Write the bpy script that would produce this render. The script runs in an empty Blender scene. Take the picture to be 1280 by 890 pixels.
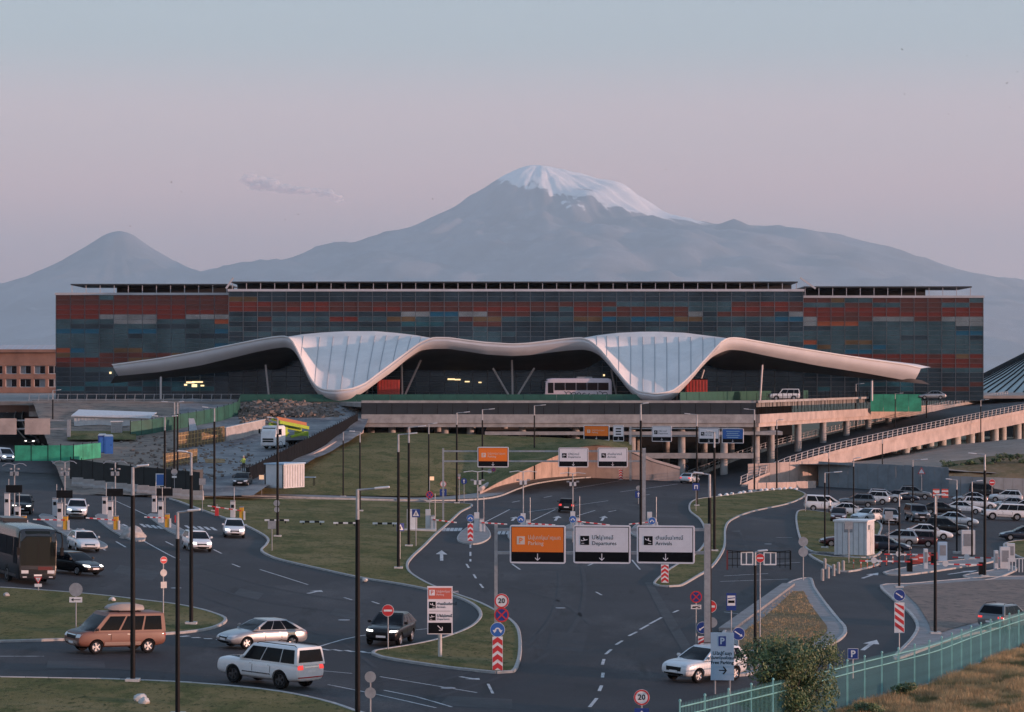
import bpy, bmesh, math, random
from mathutils import Vector, Matrix, noise as mnoise
from mathutils.bvhtree import BVHTree
from mathutils.geometry import tessellate_polygon
random.seed(7)
R = math.radians
scene = bpy.context.scene
C = scene.collection

# ------------------------------------------------------------------ camera
F, HZ, CX, H = 3400.0, 468.0, 640.0, 14.6          # focal length (px of 1280), horizon row, centre column, eye height
cam_d = bpy.data.cameras.new('camera')
cam = bpy.data.objects.new('camera', cam_d); C.objects.link(cam)
cam.location = (0, 0, H); cam.rotation_euler = (R(90), 0, 0)
cam_d.sensor_width = 36; cam_d.lens = 36*F/1280.0
cam_d.shift_y = (HZ-445.0)/1280.0
cam_d.clip_start = 1; cam_d.clip_end = 200000
scene.camera = cam

# ------------------------------------------------------------------ sky and sun
def lin(c):
    return tuple(((v/12.92) if v <= .04045 else ((v+.055)/1.055)**2.4) for v in c)
def hexc(s):
    return lin(tuple(int(s[i:i+2], 16)/255 for i in (0, 2, 4)))
SUN_DIR = Vector((0.962, -0.262, 0.066)).normalized()        # towards the sun: low, from the right, a little behind
world = bpy.data.worlds.new('World'); scene.world = world; world.use_nodes = True
wn = world.node_tree; wn.nodes.clear()
w_out = wn.nodes.new('ShaderNodeOutputWorld')
tc = wn.nodes.new('ShaderNodeTexCoord')
sky = wn.nodes.new('ShaderNodeTexSky'); sky.sky_type = 'NISHITA'; sky.sun_disc = False
sky.sun_elevation = math.asin(SUN_DIR.z); sky.sun_rotation = math.atan2(SUN_DIR.x, SUN_DIR.y)
sky.air_density = 1.0; sky.dust_density = 1.0; sky.ozone_density = 2.0
bg1 = wn.nodes.new('ShaderNodeBackground'); bg1.inputs[1].default_value = 0.10
wn.links.new(sky.outputs[0], bg1.inputs[0])
sep = wn.nodes.new('ShaderNodeSeparateXYZ'); wn.links.new(tc.outputs['Generated'], sep.inputs[0])
ramp = wn.nodes.new('ShaderNodeValToRGB'); wn.links.new(sep.outputs['Z'], ramp.inputs[0])
cr = ramp.color_ramp; cr.interpolation = 'EASE'
SKY = [(0.0, 'dda6aa'), (0.03, 'd9a4a8'), (0.062, 'd2a0a6'), (0.09, 'bf9fa6'), (0.125, '989ca4'), (0.17, '8a9ca8'), (0.4, '8299b2'), (1.0, '7388a4')]
while len(cr.elements) < len(SKY): cr.elements.new(.5)
for e, (p, c) in zip(cr.elements, SKY):
    e.position = p; e.color = hexc(c)+(1,)
bg2 = wn.nodes.new('ShaderNodeBackground'); bg2.inputs[1].default_value = 1.09
wn.links.new(ramp.outputs[0], bg2.inputs[0])
addw = wn.nodes.new('ShaderNodeAddShader')
wn.links.new(bg1.outputs[0], addw.inputs[0]); wn.links.new(bg2.outputs[0], addw.inputs[1])
wn.links.new(addw.outputs[0], w_out.inputs[0])
sun_d = bpy.data.lights.new('sun', 'SUN'); sun_d.energy = 5.0; sun_d.angle = R(0.53); sun_d.color = (1.0, 0.56, 0.43)
sun = bpy.data.objects.new('sun', sun_d); C.objects.link(sun)
sun.rotation_euler = SUN_DIR.to_track_quat('Z', 'Y').to_euler()
vs = scene.view_settings
vs.view_transform = 'Standard'; vs.look = 'None'; vs.exposure = 0.38; vs.gamma = 1.0; vs.use_curve_mapping = False
scene.render.engine = 'CYCLES'
scene.cycles.use_denoising = True
scene.cycles.max_bounces = 6; scene.cycles.diffuse_bounces = 2; scene.cycles.glossy_bounces = 3
scene.cycles.transparent_max_bounces = 40; scene.cycles.volume_bounces = 0
scene.cycles.caustics_reflective = False; scene.cycles.caustics_refractive = False

# ------------------------------------------------------------------ pixel -> place
def gz(x, y=0):
    return -0.04*max(-90.0, min(90.0, x))           # the whole site falls gently from left to right
def G(px, py, up=0.0):
    d = H*F/(py-HZ)
    for _ in range(30):
        x = (px-CX)*d/F
        d = (H-gz(x)-up)*F/(py-HZ)
    x = (px-CX)*d/F
    return Vector((x, d, gz(x)+up))
def P(px, py, d):
    return Vector(((px-CX)*d/F, d, H-(py-HZ)*d/F))

# ------------------------------------------------------------------ materials
MATS = {}
def mat(name, col, rough=.6, metal=0.0, var=0.0, vscale=3.0, bump=0.0, bscale=30.0, col2=None, emit=None, estr=0.0, spec=None, coat=0.0, detail=5.0, coords='Object'):
    if name in MATS: return MATS[name]
    m = bpy.data.materials.new(name); m.use_nodes = True
    nt = m.node_tree; b = nt.nodes['Principled BSDF']
    col = hexc(col) if isinstance(col, str) else col
    b.inputs['Base Color'].default_value = tuple(col)+(1,)
    b.inputs['Roughness'].default_value = rough; b.inputs['Metallic'].default_value = metal
    if spec is not None: b.inputs['Specular IOR Level'].default_value = spec
    if coat: b.inputs['Coat Weight'].default_value = coat; b.inputs['Coat Roughness'].default_value = .06
    if emit:
        b.inputs['Emission Color'].default_value = tuple(hexc(emit) if isinstance(emit, str) else emit)+(1,)
        b.inputs['Emission Strength'].default_value = estr
    if var or bump:
        t = nt.nodes.new('ShaderNodeTexCoord')
    if var:
        n = nt.nodes.new('ShaderNodeTexNoise'); n.inputs['Scale'].default_value = vscale; n.inputs['Detail'].default_value = detail
        n.inputs['Roughness'].default_value = .62
        nt.links.new(t.outputs[coords], n.inputs['Vector'])
        r = nt.nodes.new('ShaderNodeValToRGB')
        c2 = (hexc(col2) if isinstance(col2, str) else col2) if col2 else tuple(min(1, c*(1+var)) for c in col)
        c1 = tuple(col) if col2 else tuple(c*(1-var) for c in col)
        r.color_ramp.elements[0].position = .34; r.color_ramp.elements[1].position = .66
        r.color_ramp.elements[0].color = c1+(1,); r.color_ramp.elements[1].color = c2+(1,)
        nt.links.new(n.outputs['Fac'], r.inputs[0]); nt.links.new(r.outputs[0], b.inputs['Base Color'])
    if bump:
        n2 = nt.nodes.new('ShaderNodeTexNoise'); n2.inputs['Scale'].default_value = bscale; n2.inputs['Detail'].default_value = 6
        nt.links.new(t.outputs[coords], n2.inputs['Vector'])
        bp = nt.nodes.new('ShaderNodeBump'); bp.inputs['Strength'].default_value = bump; bp.inputs['Distance'].default_value = .05
        nt.links.new(n2.outputs['Fac'], bp.inputs['Height']); nt.links.new(bp.outputs[0], b.inputs['Normal'])
    MATS[name] = m
    return m
def layered(name, base, layers, rough=.9, bump=.3, bscale=20, spec=.3):
    """base colour, then (colour, scale, lo, hi, stretch) noise layers mixed over it in turn"""
    m = bpy.data.materials.new(name); m.use_nodes = True; nt = m.node_tree; b = nt.nodes['Principled BSDF']
    b.inputs['Roughness'].default_value = rough; b.inputs['Specular IOR Level'].default_value = spec
    t = nt.nodes.new('ShaderNodeTexCoord')
    rgb = nt.nodes.new('ShaderNodeRGB'); rgb.outputs[0].default_value = tuple(base)+(1,)
    cur = rgb.outputs[0]
    for i, (c, sc, lo, hi, st) in enumerate(layers):
        mp = nt.nodes.new('ShaderNodeMapping'); mp.inputs['Scale'].default_value = st; mp.inputs['Location'].default_value = (i*13.7, i*7.1, 0)
        nt.links.new(t.outputs['Object'], mp.inputs[0])
        n = nt.nodes.new('ShaderNodeTexNoise'); n.inputs['Scale'].default_value = sc; n.inputs['Detail'].default_value = 7; n.inputs['Roughness'].default_value = .65
        nt.links.new(mp.outputs[0], n.inputs['Vector'])
        mr = nt.nodes.new('ShaderNodeMapRange'); mr.inputs['From Min'].default_value = lo; mr.inputs['From Max'].default_value = hi
        nt.links.new(n.outputs['Fac'], mr.inputs['Value'])
        mx = nt.nodes.new('ShaderNodeMix'); mx.data_type = 'RGBA'
        nt.links.new(mr.outputs[0], mx.inputs['Factor']); nt.links.new(cur, mx.inputs['A'])
        mx.inputs['B'].default_value = tuple(c)+(1,)
        cur = mx.outputs['Result']
    nt.links.new(cur, b.inputs['Base Color'])
    n2 = nt.nodes.new('ShaderNodeTexNoise'); n2.inputs['Scale'].default_value = bscale; n2.inputs['Detail'].default_value = 8
    nt.links.new(t.outputs['Object'], n2.inputs['Vector'])
    bp = nt.nodes.new('ShaderNodeBump'); bp.inputs['Strength'].default_value = bump; bp.inputs['Distance'].default_value = .06
    nt.links.new(n2.outputs['Fac'], bp.inputs['Height']); nt.links.new(bp.outputs[0], b.inputs['Normal'])
    MATS[name] = m
    return m
U = (1, 1, 1)
M_asphalt = layered('asphalt', (.036, .037, .043), [((.024, .025, .030), .05, .42, .58, U), ((.066, .066, .071), .13, .53, .68, (1, .3, 1)), ((.014, .015, .018), .3, .58, .66, (1.6, .22, 1)), ((.10, .10, .105), 1.0, .65, .74, (.3, 1.8, 1)), ((.012, .012, .015), .8, .65, .70, (1.4, .5, 1)), ((.022, .022, .026), 7, .5, .62, U), ((.075, .075, .08), 16, .6, .7, U)], rough=.82, bump=.35, bscale=14)
M_asphalt_new = layered('asphalt_new', (.026, .027, .032), [((.036, .037, .043), .2, .4, .6, U), ((.06, .06, .065), .9, .62, .76, (1, .4, 1))], rough=.8, bump=.3, bscale=14)
M_tar = layered('tar_band', (.022, .022, .026), [((.04, .04, .046), .8, .4, .65, U)], rough=.7, bump=.3)
M_lawn = layered('lawn_grass', (.142, .126, .055), [((.20, .165, .082), .09, .46, .62, U), ((.082, .092, .036), .4, .48, .60, (1, .5, 1)), ((.24, .19, .105), 1.6, .60, .72, (1, .4, 1)), ((.052, .058, .024), 4, .54, .64, (1, .35, 1)), ((.22, .19, .10), 14, .56, .68, U)], rough=.95, bump=1.0, bscale=12, spec=.05)
M_drygrass = layered('dry_ground', (.20, .135, .075), [((.13, .105, .05), .3, .45, .62, U), ((.26, .18, .11), 1.2, .5, .7, U), ((.07, .075, .035), .8, .6, .72, U)], rough=.95, bump=.8, bscale=12, spec=.1)
M_gravel = layered('gravel', (.20, .16, .138), [((.25, .19, .16), .25, .45, .65, U), ((.09, .085, .08), 1.3, .5, .65, U), ((.22, .2, .19), 7, .58, .7, U), ((.05, .048, .045), 9, .6, .7, U)], rough=.95, bump=1.0, bscale=9, spec=.2)
M_soil = layered('soil', (.25, .19, .155), [((.2, .165, .14), .12, .45, .62, U), ((.09, .075, .065), .5, .48, .66, U), ((.25, .23, .215), 1.5, .58, .74, U)], rough=.95, bump=1.0, bscale=6, spec=.2)
M_greydirt = layered('grey_dirt', (.24, .235, .235), [((.12, .12, .13), .15, .42, .62, U), ((.33, .32, .31), .7, .52, .72, (1, .5, 1)), ((.08, .08, .085), 2.2, .6, .72, U)], rough=.95, bump=.9, bscale=6, spec=.2)
M_plain = layered('plain', (.10, .095, .065), [((.07, .075, .04), .002, .4, .6, U), ((.14, .12, .08), .01, .5, .7, U)], rough=1, bump=.1)
M_conc = mat('concrete', (.34, .32, .31), .88, var=.22, vscale=.7, bump=.35, bscale=8)
M_conc_light = mat('pale_concrete', (.47, .455, .44), .88, var=.16, vscale=1.4, bump=.3, bscale=12)
M_conc_pink_sunlit = mat('pink_and_sunlit_concrete', (.43, .345, .31), .88, var=.18, vscale=.5, bump=.3, bscale=8)  # own pink of sandy walls; painted sunlight on terrace and ramp beams
M_kerb = mat('kerb_stone', (.36, .355, .35), .88, var=.22, vscale=1.6, bump=.3, bscale=16)
M_pave = mat('paving', (.21, .21, .215), .9, var=.2, vscale=1.2, bump=.35, bscale=18)
M_paint = layered('road_paint', (.52, .52, .53), [((.15, .15, .16), 1.4, .5, .7, U), ((.10, .10, .11), 7, .54, .68, U)], rough=.7, bump=.1)
M_white = mat('white_enamel', (.70, .70, .71), .45, var=.08, vscale=2)
M_offwhite = mat('offwhite_metal', (.55, .56, .58), .5, var=.08, vscale=2)
M_grey = mat('grey_metal', (.24, .25, .27), .5, .3, var=.12, vscale=3)
M_galv = mat('galvanised_steel', (.34, .35, .37), .45, .5, var=.15, vscale=4)
M_black = mat('black_metal', (.006, .006, .007), .6, .0, var=.2, vscale=3, spec=.2)
M_shade = mat('painted_shade', (.012, .012, .014), .9)  # near-black tone painted for shade under decks and behind openings
M_red = mat('red_enamel', (.55, .035, .04), .4)
M_redsoft = mat('red_board', (.52, .075, .055), .5, var=.1, vscale=2)
M_blue = mat('sign_blue', (.015, .045, .22), .4)
M_blue2 = mat('bright_blue', (.03, .13, .42), .45)
M_bluepale = mat('pale_blue_board', (.33, .47, .60), .5, var=.05, vscale=2)
M_orange = mat('sign_orange', (.95, .20, .015), .6)
M_salmon = mat('faded_orange', (.62, .13, .085), .45)
M_yellow = mat('yellow_paint', (.62, .33, .03), .5, var=.12, vscale=4)
M_signface = mat('sign_face', (.82, .75, .77), .5, var=.04, vscale=2)
M_ink = mat('ink', (.006, .006, .008), .7, spec=.12)
M_wood = mat('formwork_timber', (.36, .25, .12), .85, var=.3, vscale=2)
M_green = mat('green_sheet', (.014, .085, .062), .6, var=.25, vscale=.7)
M_greenlight = mat('green_netting', (.03, .30, .18), .7, var=.3, vscale=.6)
M_rubber = mat('rubber', (.008, .008, .009), .85, spec=.15)
M_rim = mat('alloy_rim', (.45, .46, .48), .35, .7)
M_glass = mat('car_glass', (.004, .005, .008), .1, spec=.12)
M_chrome = mat('chrome', (.5, .5, .52), .2, .9)
M_lamp_on = mat('headlight_on', (.8, .8, .8), .2, emit=(1, .95, .86), estr=3.0)
M_lamp_off = mat('headlight_lens', (.55, .57, .6), .12, spec=.8)
M_tail = mat('tail_light_lens', (.38, .012, .015), .2)
M_tail_on = mat('tail_light_on', (.5, .02, .02), .3, emit=(1, .06, .05), estr=.7)
M_skin = mat('skin', (.42, .25, .18), .6)

# ------------------------------------------------------------------ mesh helpers
class MB:
    def __init__(s): s.v = []; s.f = []
    def add(s, vs, fs):
        o = len(s.v); s.v += [tuple(v) for v in vs]; s.f += [tuple(i+o for i in f) for f in fs]; return s
    def box(s, c, size, rz=0.0, M=None):
        x, y, z = size[0]/2, size[1]/2, size[2]/2
        vs = [Vector(p) for p in ((-x,-y,-z),(x,-y,-z),(x,y,-z),(-x,y,-z),(-x,-y,z),(x,-y,z),(x,y,z),(-x,y,z))]
        m = M if M is not None else Matrix.Rotation(rz, 3, 'Z')
        return s.add([m @ v + Vector(c) for v in vs], [(3,2,1,0),(4,5,6,7),(0,1,5,4),(1,2,6,5),(2,3,7,6),(3,0,4,7)])
    def bar(s, a, b, w, h=None):
        a, b = Vector(a), Vector(b); d = b-a; L = d.length
        if L < 1e-6: return s
        q = d.to_track_quat('X', 'Z').to_matrix()
        return s.box((a+b)/2, (L, w, h or w), M=q)
    def tube(s, pts, rad, n=8, cap=True):
        pts = [Vector(p) for p in pts]; k = len(pts)
        rads = rad if isinstance(rad, (list, tuple)) else [rad]*k
        rings = []; up = None
        for i, p in enumerate(pts):
            t = (pts[min(i+1, k-1)]-pts[max(i-1, 0)]).normalized()
            if up is None:
                up = Vector((0, 0, 1)) if abs(t.z) < .9 else Vector((1, 0, 0))
            e1 = t.cross(up).normalized(); e2 = e1.cross(t).normalized(); up = e2
            rings.append([p+e1*rads[i]*math.cos(2*math.pi*j/n)+e2*rads[i]*math.sin(2*math.pi*j/n) for j in range(n)])
        fs = []
        for i in range(k-1):
            for j in range(n):
                a = i*n+j; b = i*n+(j+1) % n
                fs.append((a, b, b+n, a+n))
        if cap:
            fs.append(tuple(range(n))[::-1]); fs.append(tuple(range((k-1)*n, k*n)))
        return s.add([v for r in rings for v in r], fs)
    def cyl(s, c, r, h, n=12, r2=None):
        c = Vector(c); return s.tube([c, c+Vector((0, 0, h))], [r, r if r2 is None else r2], n)
    def lathe(s, prof, axis='Z', c=(0, 0, 0), n=20):
        vs = []; fs = []; k = len(prof)
        for i in range(n):
            a = 2*math.pi*i/n
            for (r, h) in prof:
                p = (r*math.cos(a), r*math.sin(a), h)
                if axis == 'Y': p = (p[0], h, p[1])
                if axis == 'X': p = (h, p[0], p[1])
                vs.append(Vector(p)+Vector(c))
        for i in range(n):
            for j in range(k-1):
                a = i*k+j; b = ((i+1) % n)*k+j
                fs.append((a, b, b+1, a+1))
        return s.add(vs, fs)
    def prism(s, poly, y0, y1):
        """poly: (x,z) outline, extruded along y"""
        n = len(poly)
        vs = [(x, y0, z) for x, z in poly]+[(x, y1, z) for x, z in poly]
        tri = tessellate_polygon([[Vector((x, z, 0)) for x, z in poly]])
        fs = [tuple(t) for t in tri]+[tuple(i+n for i in t[::-1]) for t in tri]
        fs += [(i, i+n, (i+1) % n+n, (i+1) % n) for i in range(n)]
        return s.add(vs, fs)
    def poly3(s, pts):
        tri = tessellate_polygon([[Vector((p[0], p[1], 0)) for p in pts]])
        out = []
        for t in tri:
            a, b, c = (Vector(pts[i]) for i in t)
            out.append(tuple(t) if (b-a).cross(c-a).z > 0 else tuple(t[::-1]))
        return s.add(pts, out)
    def ribbon(s, left, right):
        k = len(left); vs = list(left)+list(right)
        return s.add(vs, [(i, i+k, i+k+1, i+1) for i in range(k-1)])
    def mesh(s, name):
        me = bpy.data.meshes.new(name); me.from_pydata([tuple(v) for v in s.v], [], s.f); me.update(); return me
    def build(s, name, m, parent=None, smooth=False, fix=True):
        me = s.mesh(name)
        if fix:
            bm = bmesh.new(); bm.from_mesh(me); bmesh.ops.recalc_face_normals(bm, faces=bm.faces); bm.to_mesh(me); bm.free()
        if smooth: smooth_mesh(me)
        return mesh_obj(name, me, m, parent)
def smooth_mesh(me, ang=40):
    me.polygons.foreach_set('use_smooth', [True]*len(me.polygons))
    try: me.set_sharp_from_angle(angle=R(ang))
    except Exception: pass
def mesh_obj(name, me, m, parent=None):
    o = bpy.data.objects.new(name, me); C.objects.link(o)
    if m is not None:
        if len(me.materials) == 0: me.materials.append(m)
        elif me.materials[0] != m:
            o.material_slots[0].link = 'OBJECT'; o.material_slots[0].material = m
    if parent is not None: o.parent = parent
    return o
def tag(o, label=None, cat=None, group=None, kind=None):
    if label: o['label'] = label
    if cat: o['category'] = cat
    if group: o['group'] = group
    if kind: o['kind'] = kind
    return o
def empty(name, loc=(0, 0, 0), rz=0.0, label=None, cat=None, group=None):
    o = bpy.data.objects.new(name, None); C.objects.link(o); o.empty_display_size = .5
    o.location = loc; o.rotation_euler = (0, 0, rz)
    return tag(o, label, cat, group)
def copy_tree(o, parent=None):
    c = o.copy(); C.objects.link(c); c.parent = parent
    for ch in o.children: copy_tree(ch, c)
    return c
def text(body, size, loc, m, parent=None, align='LEFT', rx=90, rz=0, bold=0.0, name='lettering', sx=1.0):
    cu = bpy.data.curves.new('lettering', 'FONT'); cu.body = body; cu.size = size; cu.align_x = align; cu.align_y = 'CENTER'
    cu.extrude = .003; cu.offset = bold; cu.resolution_u = 2
    tmp = bpy.data.objects.new('tmp', cu); C.objects.link(tmp)
    dg = bpy.context.evaluated_depsgraph_get(); dg.update()
    me = bpy.data.meshes.new_from_object(tmp.evaluated_get(dg))
    bpy.data.objects.remove(tmp); bpy.data.curves.remove(cu)
    me.name = name; me.materials.clear()
    me.transform(Matrix.Translation(Vector(loc)) @ Matrix.Rotation(R(rz), 4, 'Z') @ Matrix.Rotation(R(rx), 4, 'X') @ Matrix.Scale(sx, 4, (1, 0, 0)))
    return mesh_obj(name, me, m, parent)
def smooth_line(pts, step=1.0, closed=False):
    """Catmull-Rom through the points, resampled at about step"""
    pts = [Vector(p) for p in pts]; n = len(pts); out = []
    rng = n if closed else n-1
    for i in range(rng):
        p1, p2 = pts[i % n], pts[(i+1) % n]
        p0 = pts[(i-1) % n] if (closed or i > 0) else p1
        p3 = pts[(i+2) % n] if (closed or i+2 < n) else p2
        k = max(1, int(round((p2-p1).length/step)))
        for j in range(k):
            t = j/k
            out.append(.5*((2*p1)+(p2-p0)*t+(2*p0-5*p1+4*p2-p3)*t*t+(3*p1-p0-3*p2+p3)*t**3))
    if not closed: out.append(pts[-1])
    return out

# ================================================================== SETTING: ground, road, mountains
xs = [-24300, -12000, -5000, -1000, -300, -90, 0, 90, 300, 1000, 5000, 12000, 24300]
ys = [-2500, -300, 60, 200, 420, 1000, 4000, 15000, 40000, 84000]
mb = MB(); mb.add([(x, y, gz(x)-.05) for y in ys for x in xs], [(j*len(xs)+i, j*len(xs)+i+1, (j+1)*len(xs)+i+1, (j+1)*len(xs)+i) for j in range(len(ys)-1) for i in range(len(xs)-1)])
tag(mb.build('ground', M_plain, fix=False), 'wide plain reaching to the mountains', kind='structure')
mb = MB(); mb.add([(x, y, gz(x)) for y in (92, 180, 270, 401) for x in (-88, -40, 0, 40, 88)], [(j*5+i, j*5+i+1, (j+1)*5+i+1, (j+1)*5+i) for j in range(3) for i in range(4)])
road = tag(mb.build('road', M_asphalt, fix=False), 'wide dark asphalt junction of airport approach roads', kind='structure')
def sheet(name, px, m, up, label, smooth=True, kind='structure', step=1.2):
    pts = [G(*p) for p in px]
    if smooth: pts = smooth_line(pts, step, True)
    pts = [Vector((p.x, p.y, gz(p.x)+up)) for p in pts]
    return tag(MB().poly3(pts).build(name, m, fix=False), label, kind=kind)

# ---- kerbs of single stones
stone_mb = MB().box((0, 0, 0), (1, .2, .26))
stone_me = stone_mb.mesh('kerb_stone')
bm = bmesh.new(); bm.from_mesh(stone_me); bmesh.ops.bevel(bm, geom=[e for e in bm.edges if abs(e.verts[0].co.z-e.verts[1].co.z) < .01 and e.verts[0].co.z > 0 and abs(e.verts[0].co.y-e.verts[1].co.y) < .01], offset=.03, segments=1, affect='EDGES'); bm.to_mesh(stone_me); bm.free()
stone_me.materials.append(M_kerb)
KERB = [0]
def kerb(pts, parent, far=MB, single=True, step=1.05, top=.13):
    """stones along an open or closed line of ground points"""
    ln = pts; rest = MB()
    for a, b in zip(ln[:-1], ln[1:]):
        d = b-a; L = d.length
        if L < .15: continue
        c = (a+b)/2; c = Vector((c.x, c.y, gz(c.x)+top-.13+random.uniform(-.006, .006)))
        ang = math.atan2(d.y, d.x)
        px = CX+F*c.x/c.y
        if single and KERB[0] < 296 and c.y < 205 and -5 < px < 1290 and c.y > 118:
            o = bpy.data.objects.new('kerb_stone', stone_me); C.objects.link(o); o.parent = parent
            o.location = c; o.rotation_euler = (0, math.asin(max(-.2, min(.2, -d.z/L))), ang); o.scale = (L-.02, 1, 1); KERB[0] += 1
        else:
            q = Matrix.Rotation(ang, 3, 'Z') @ Matrix.Rotation(math.asin(-d.z/L), 3, 'Y')
            rest.box(c, (L-.015, .2, .26), M=q)
    if rest.v:
        o = rest.build('kerb_run', M_kerb, parent); o['kind'] = 'stuff'
def island(name, px, m, label, up=.10, kerbs=True, step=1.05, closed=True):
    pts = smooth_line([G(*p) for p in px], step, True)
    pts = [Vector((p.x, p.y, gz(p.x)+up)) for p in pts]
    o = tag(MB().poly3(pts).build(name, m, fix=False), label, kind='structure')
    if kerbs: kerb(pts+[pts[0]], o)
    return o
LAWN_C = [(214, 623), (260, 622), (330, 624), (400, 625), (470, 627), (530, 629), (588, 631), (575, 641), (560, 655), (545, 668), (530, 683), (516, 696), (509, 706), (512, 716), (528, 727), (545, 735), (570, 744), (600, 755), (625, 768), (640, 778), (648, 790), (650, 812), (647, 830), (640, 841), (620, 842), (580, 838), (540, 833), (500, 827), (478, 823), (467, 819), (470, 815), (490, 812), (530, 805), (560, 797), (585, 787), (597, 778), (601, 770), (597, 761), (585, 753), (570, 747), (540, 739), (500, 731), (450, 723), (400, 712), (352, 701), (335, 695), (327, 689), (333, 682), (335, 675), (325, 667), (300, 655), (260, 641), (225, 628)]
LAWN_A = [(-90, 738), (-40, 736), (0, 736), (60, 740), (120, 745), (180, 752), (220, 757), (250, 763), (270, 769), (281, 774), (280, 779), (268, 785), (245, 790), (200, 794), (150, 797), (100, 800), (0, 803), (-90, 804)]
LAWN_B = [(-90, 849), (0, 849), (60, 850), (120, 851), (180, 853), (240, 856), (300, 861), (350, 867), (400, 877), (440, 890), (470, 905), (470, 960), (-90, 960)]
LAWN_F = [(868, 626), (900, 621), (950, 615), (985, 612), (1003, 616), (1005, 621), (985, 630), (940, 640), (915, 650), (907, 660), (906, 680), (903, 690), (895, 703), (885, 713), (870, 722), (850, 733), (835, 734), (818, 731), (830, 718), (850, 705), (868, 695), (881, 680), (882, 665), (875, 650), (862, 638)]
lawn_c = island('lawn', LAWN_C, M_lawn, 'long mown lawn sweeping round the road bend to a pointed tip')
lawn_a = island('lawn', LAWN_A, M_lawn, 'grass island between the toll lanes and the road with the copper van')
lawn_b = island('lawn', LAWN_B, M_lawn, 'grass verge below the white off-road car')
lawn_f = island('lawn', LAWN_F, M_lawn, 'narrow grass median right of the overhead direction signs')
isl_g = island('traffic_island', [(905, 792), (930, 774), (955, 755), (980, 735), (992, 727), (1012, 724), (1018, 736), (1032, 756), (1047, 775), (1056, 786), (1054, 796), (1036, 808), (1000, 822), (965, 834), (930, 845), (912, 838)], M_pave, 'paved traffic island with a dry grass middle behind the shrub')
sheet('dry_grass', [(925, 798), (950, 778), (975, 756), (992, 741), (1004, 741), (1012, 756), (1026, 775), (1034, 787), (1028, 797), (1000, 810), (960, 823), (930, 832)], M_drygrass, .13, 'dry brown grass inside the paved traffic island')
isl_h = island('traffic_island', [(1102, 733), (1135, 731), (1180, 727), (1230, 723), (1290, 722), (1360, 727), (1400, 745), (1330, 765), (1250, 785), (1190, 800), (1140, 818), (1118, 824), (1140, 800), (1147, 784), (1138, 768), (1117, 750)], M_pave, 'paved island round a gravel patch behind the turquoise fence')
sheet('gravel_patch', [(1130, 736), (1180, 731), (1235, 727), (1290, 727), (1350, 734), (1330, 758), (1250, 773), (1195, 787), (1168, 794), (1160, 780), (1148, 760)], M_gravel, .13, 'brown gravel patch behind the turquoise fence')
lawn_i = island('lawn', [(999, 639), (1030, 641), (1070, 645), (1100, 655), (1098, 672), (1100, 692), (1075, 698), (1040, 692), (1010, 688), (997, 662)], M_lawn, 'small lawn beside the white cabin in the car park')
lawn_j = island('lawn', [(1012, 694), (1040, 697), (1090, 700), (1098, 706), (1070, 714), (1050, 715), (1035, 708)], M_lawn, 'grass wedge in front of the white cabin')
lawn_k = island('lawn', [(1257, 680), (1290, 676), (1330, 680), (1330, 700), (1285, 700), (1262, 690)], M_lawn, 'grass strip beside the car park exit gate')
sheet('access_road', [(1008, 722), (1040, 708), (1080, 706), (1120, 693), (1180, 688), (1260, 690), (1290, 700), (1340, 715), (1340, 724), (1230, 726), (1135, 734), (1108, 738), (1150, 770), (1160, 790), (1130, 822), (1080, 850), (1010, 850), (960, 850), (1000, 825), (1050, 800), (1060, 786), (1040, 760)], M_asphalt_new, .006, 'curving dark access road to the car park barriers', smooth=False)
for nm, px in (('paved_median', [(1105, 717), (1140, 709), (1180, 703), (1235, 699), (1240, 703), (1200, 710), (1160, 716), (1125, 720)]), ('paved_median', [(1205, 721), (1240, 714), (1262, 709), (1270, 713), (1250, 722), (1230, 726)])):
    island(nm, px, M_pave, 'narrow paved median carrying car park barriers')
# ---- markings, each a piece of the road
def line(pts, w=.14, name='lane_line', up=.011, parent=None):
    pts = smooth_line([G(*p) for p in pts], 2.0)
    L = []; Rr = []
    for i, p in enumerate(pts):
        t = (pts[min(i+1, len(pts)-1)]-pts[max(i-1, 0)]); n = Vector((-t.y, t.x, 0)).normalized()*w/2
        for lst, q in ((L, p+n), (Rr, p-n)): lst.append(Vector((q.x, q.y, gz(q.x)+up)))
    return MB().ribbon(Rr, L).build(name, M_paint, road, fix=False)
for a in ([(841, 766), (848, 763)], [(812, 780), (827, 772)], [(800, 787), (811, 781)], [(786, 795), (796, 790)], [(770, 806), (778, 801)], [(757, 818), (764, 812)], [(753, 831), (755, 824)], [(753, 847), (754, 841)], [(749, 864), (752, 857)], [(737, 884), (746, 873)]):
    line(a, .16, 'lane_dash')
for a in ([(225, 796), (236, 795)], [(240, 797.3), (250, 797)], [(255, 798.5), (265, 798.5)], [(270, 799.5), (280, 800)], [(382, 811), (397, 808)], [(400, 811), (412, 813)], [(416, 812), (427, 814)], [(432, 813), (442, 815)], [(450, 814), (457, 816)], [(460, 816), (470, 817)]):
    line(a, .32, 'give_way_dash')
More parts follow.
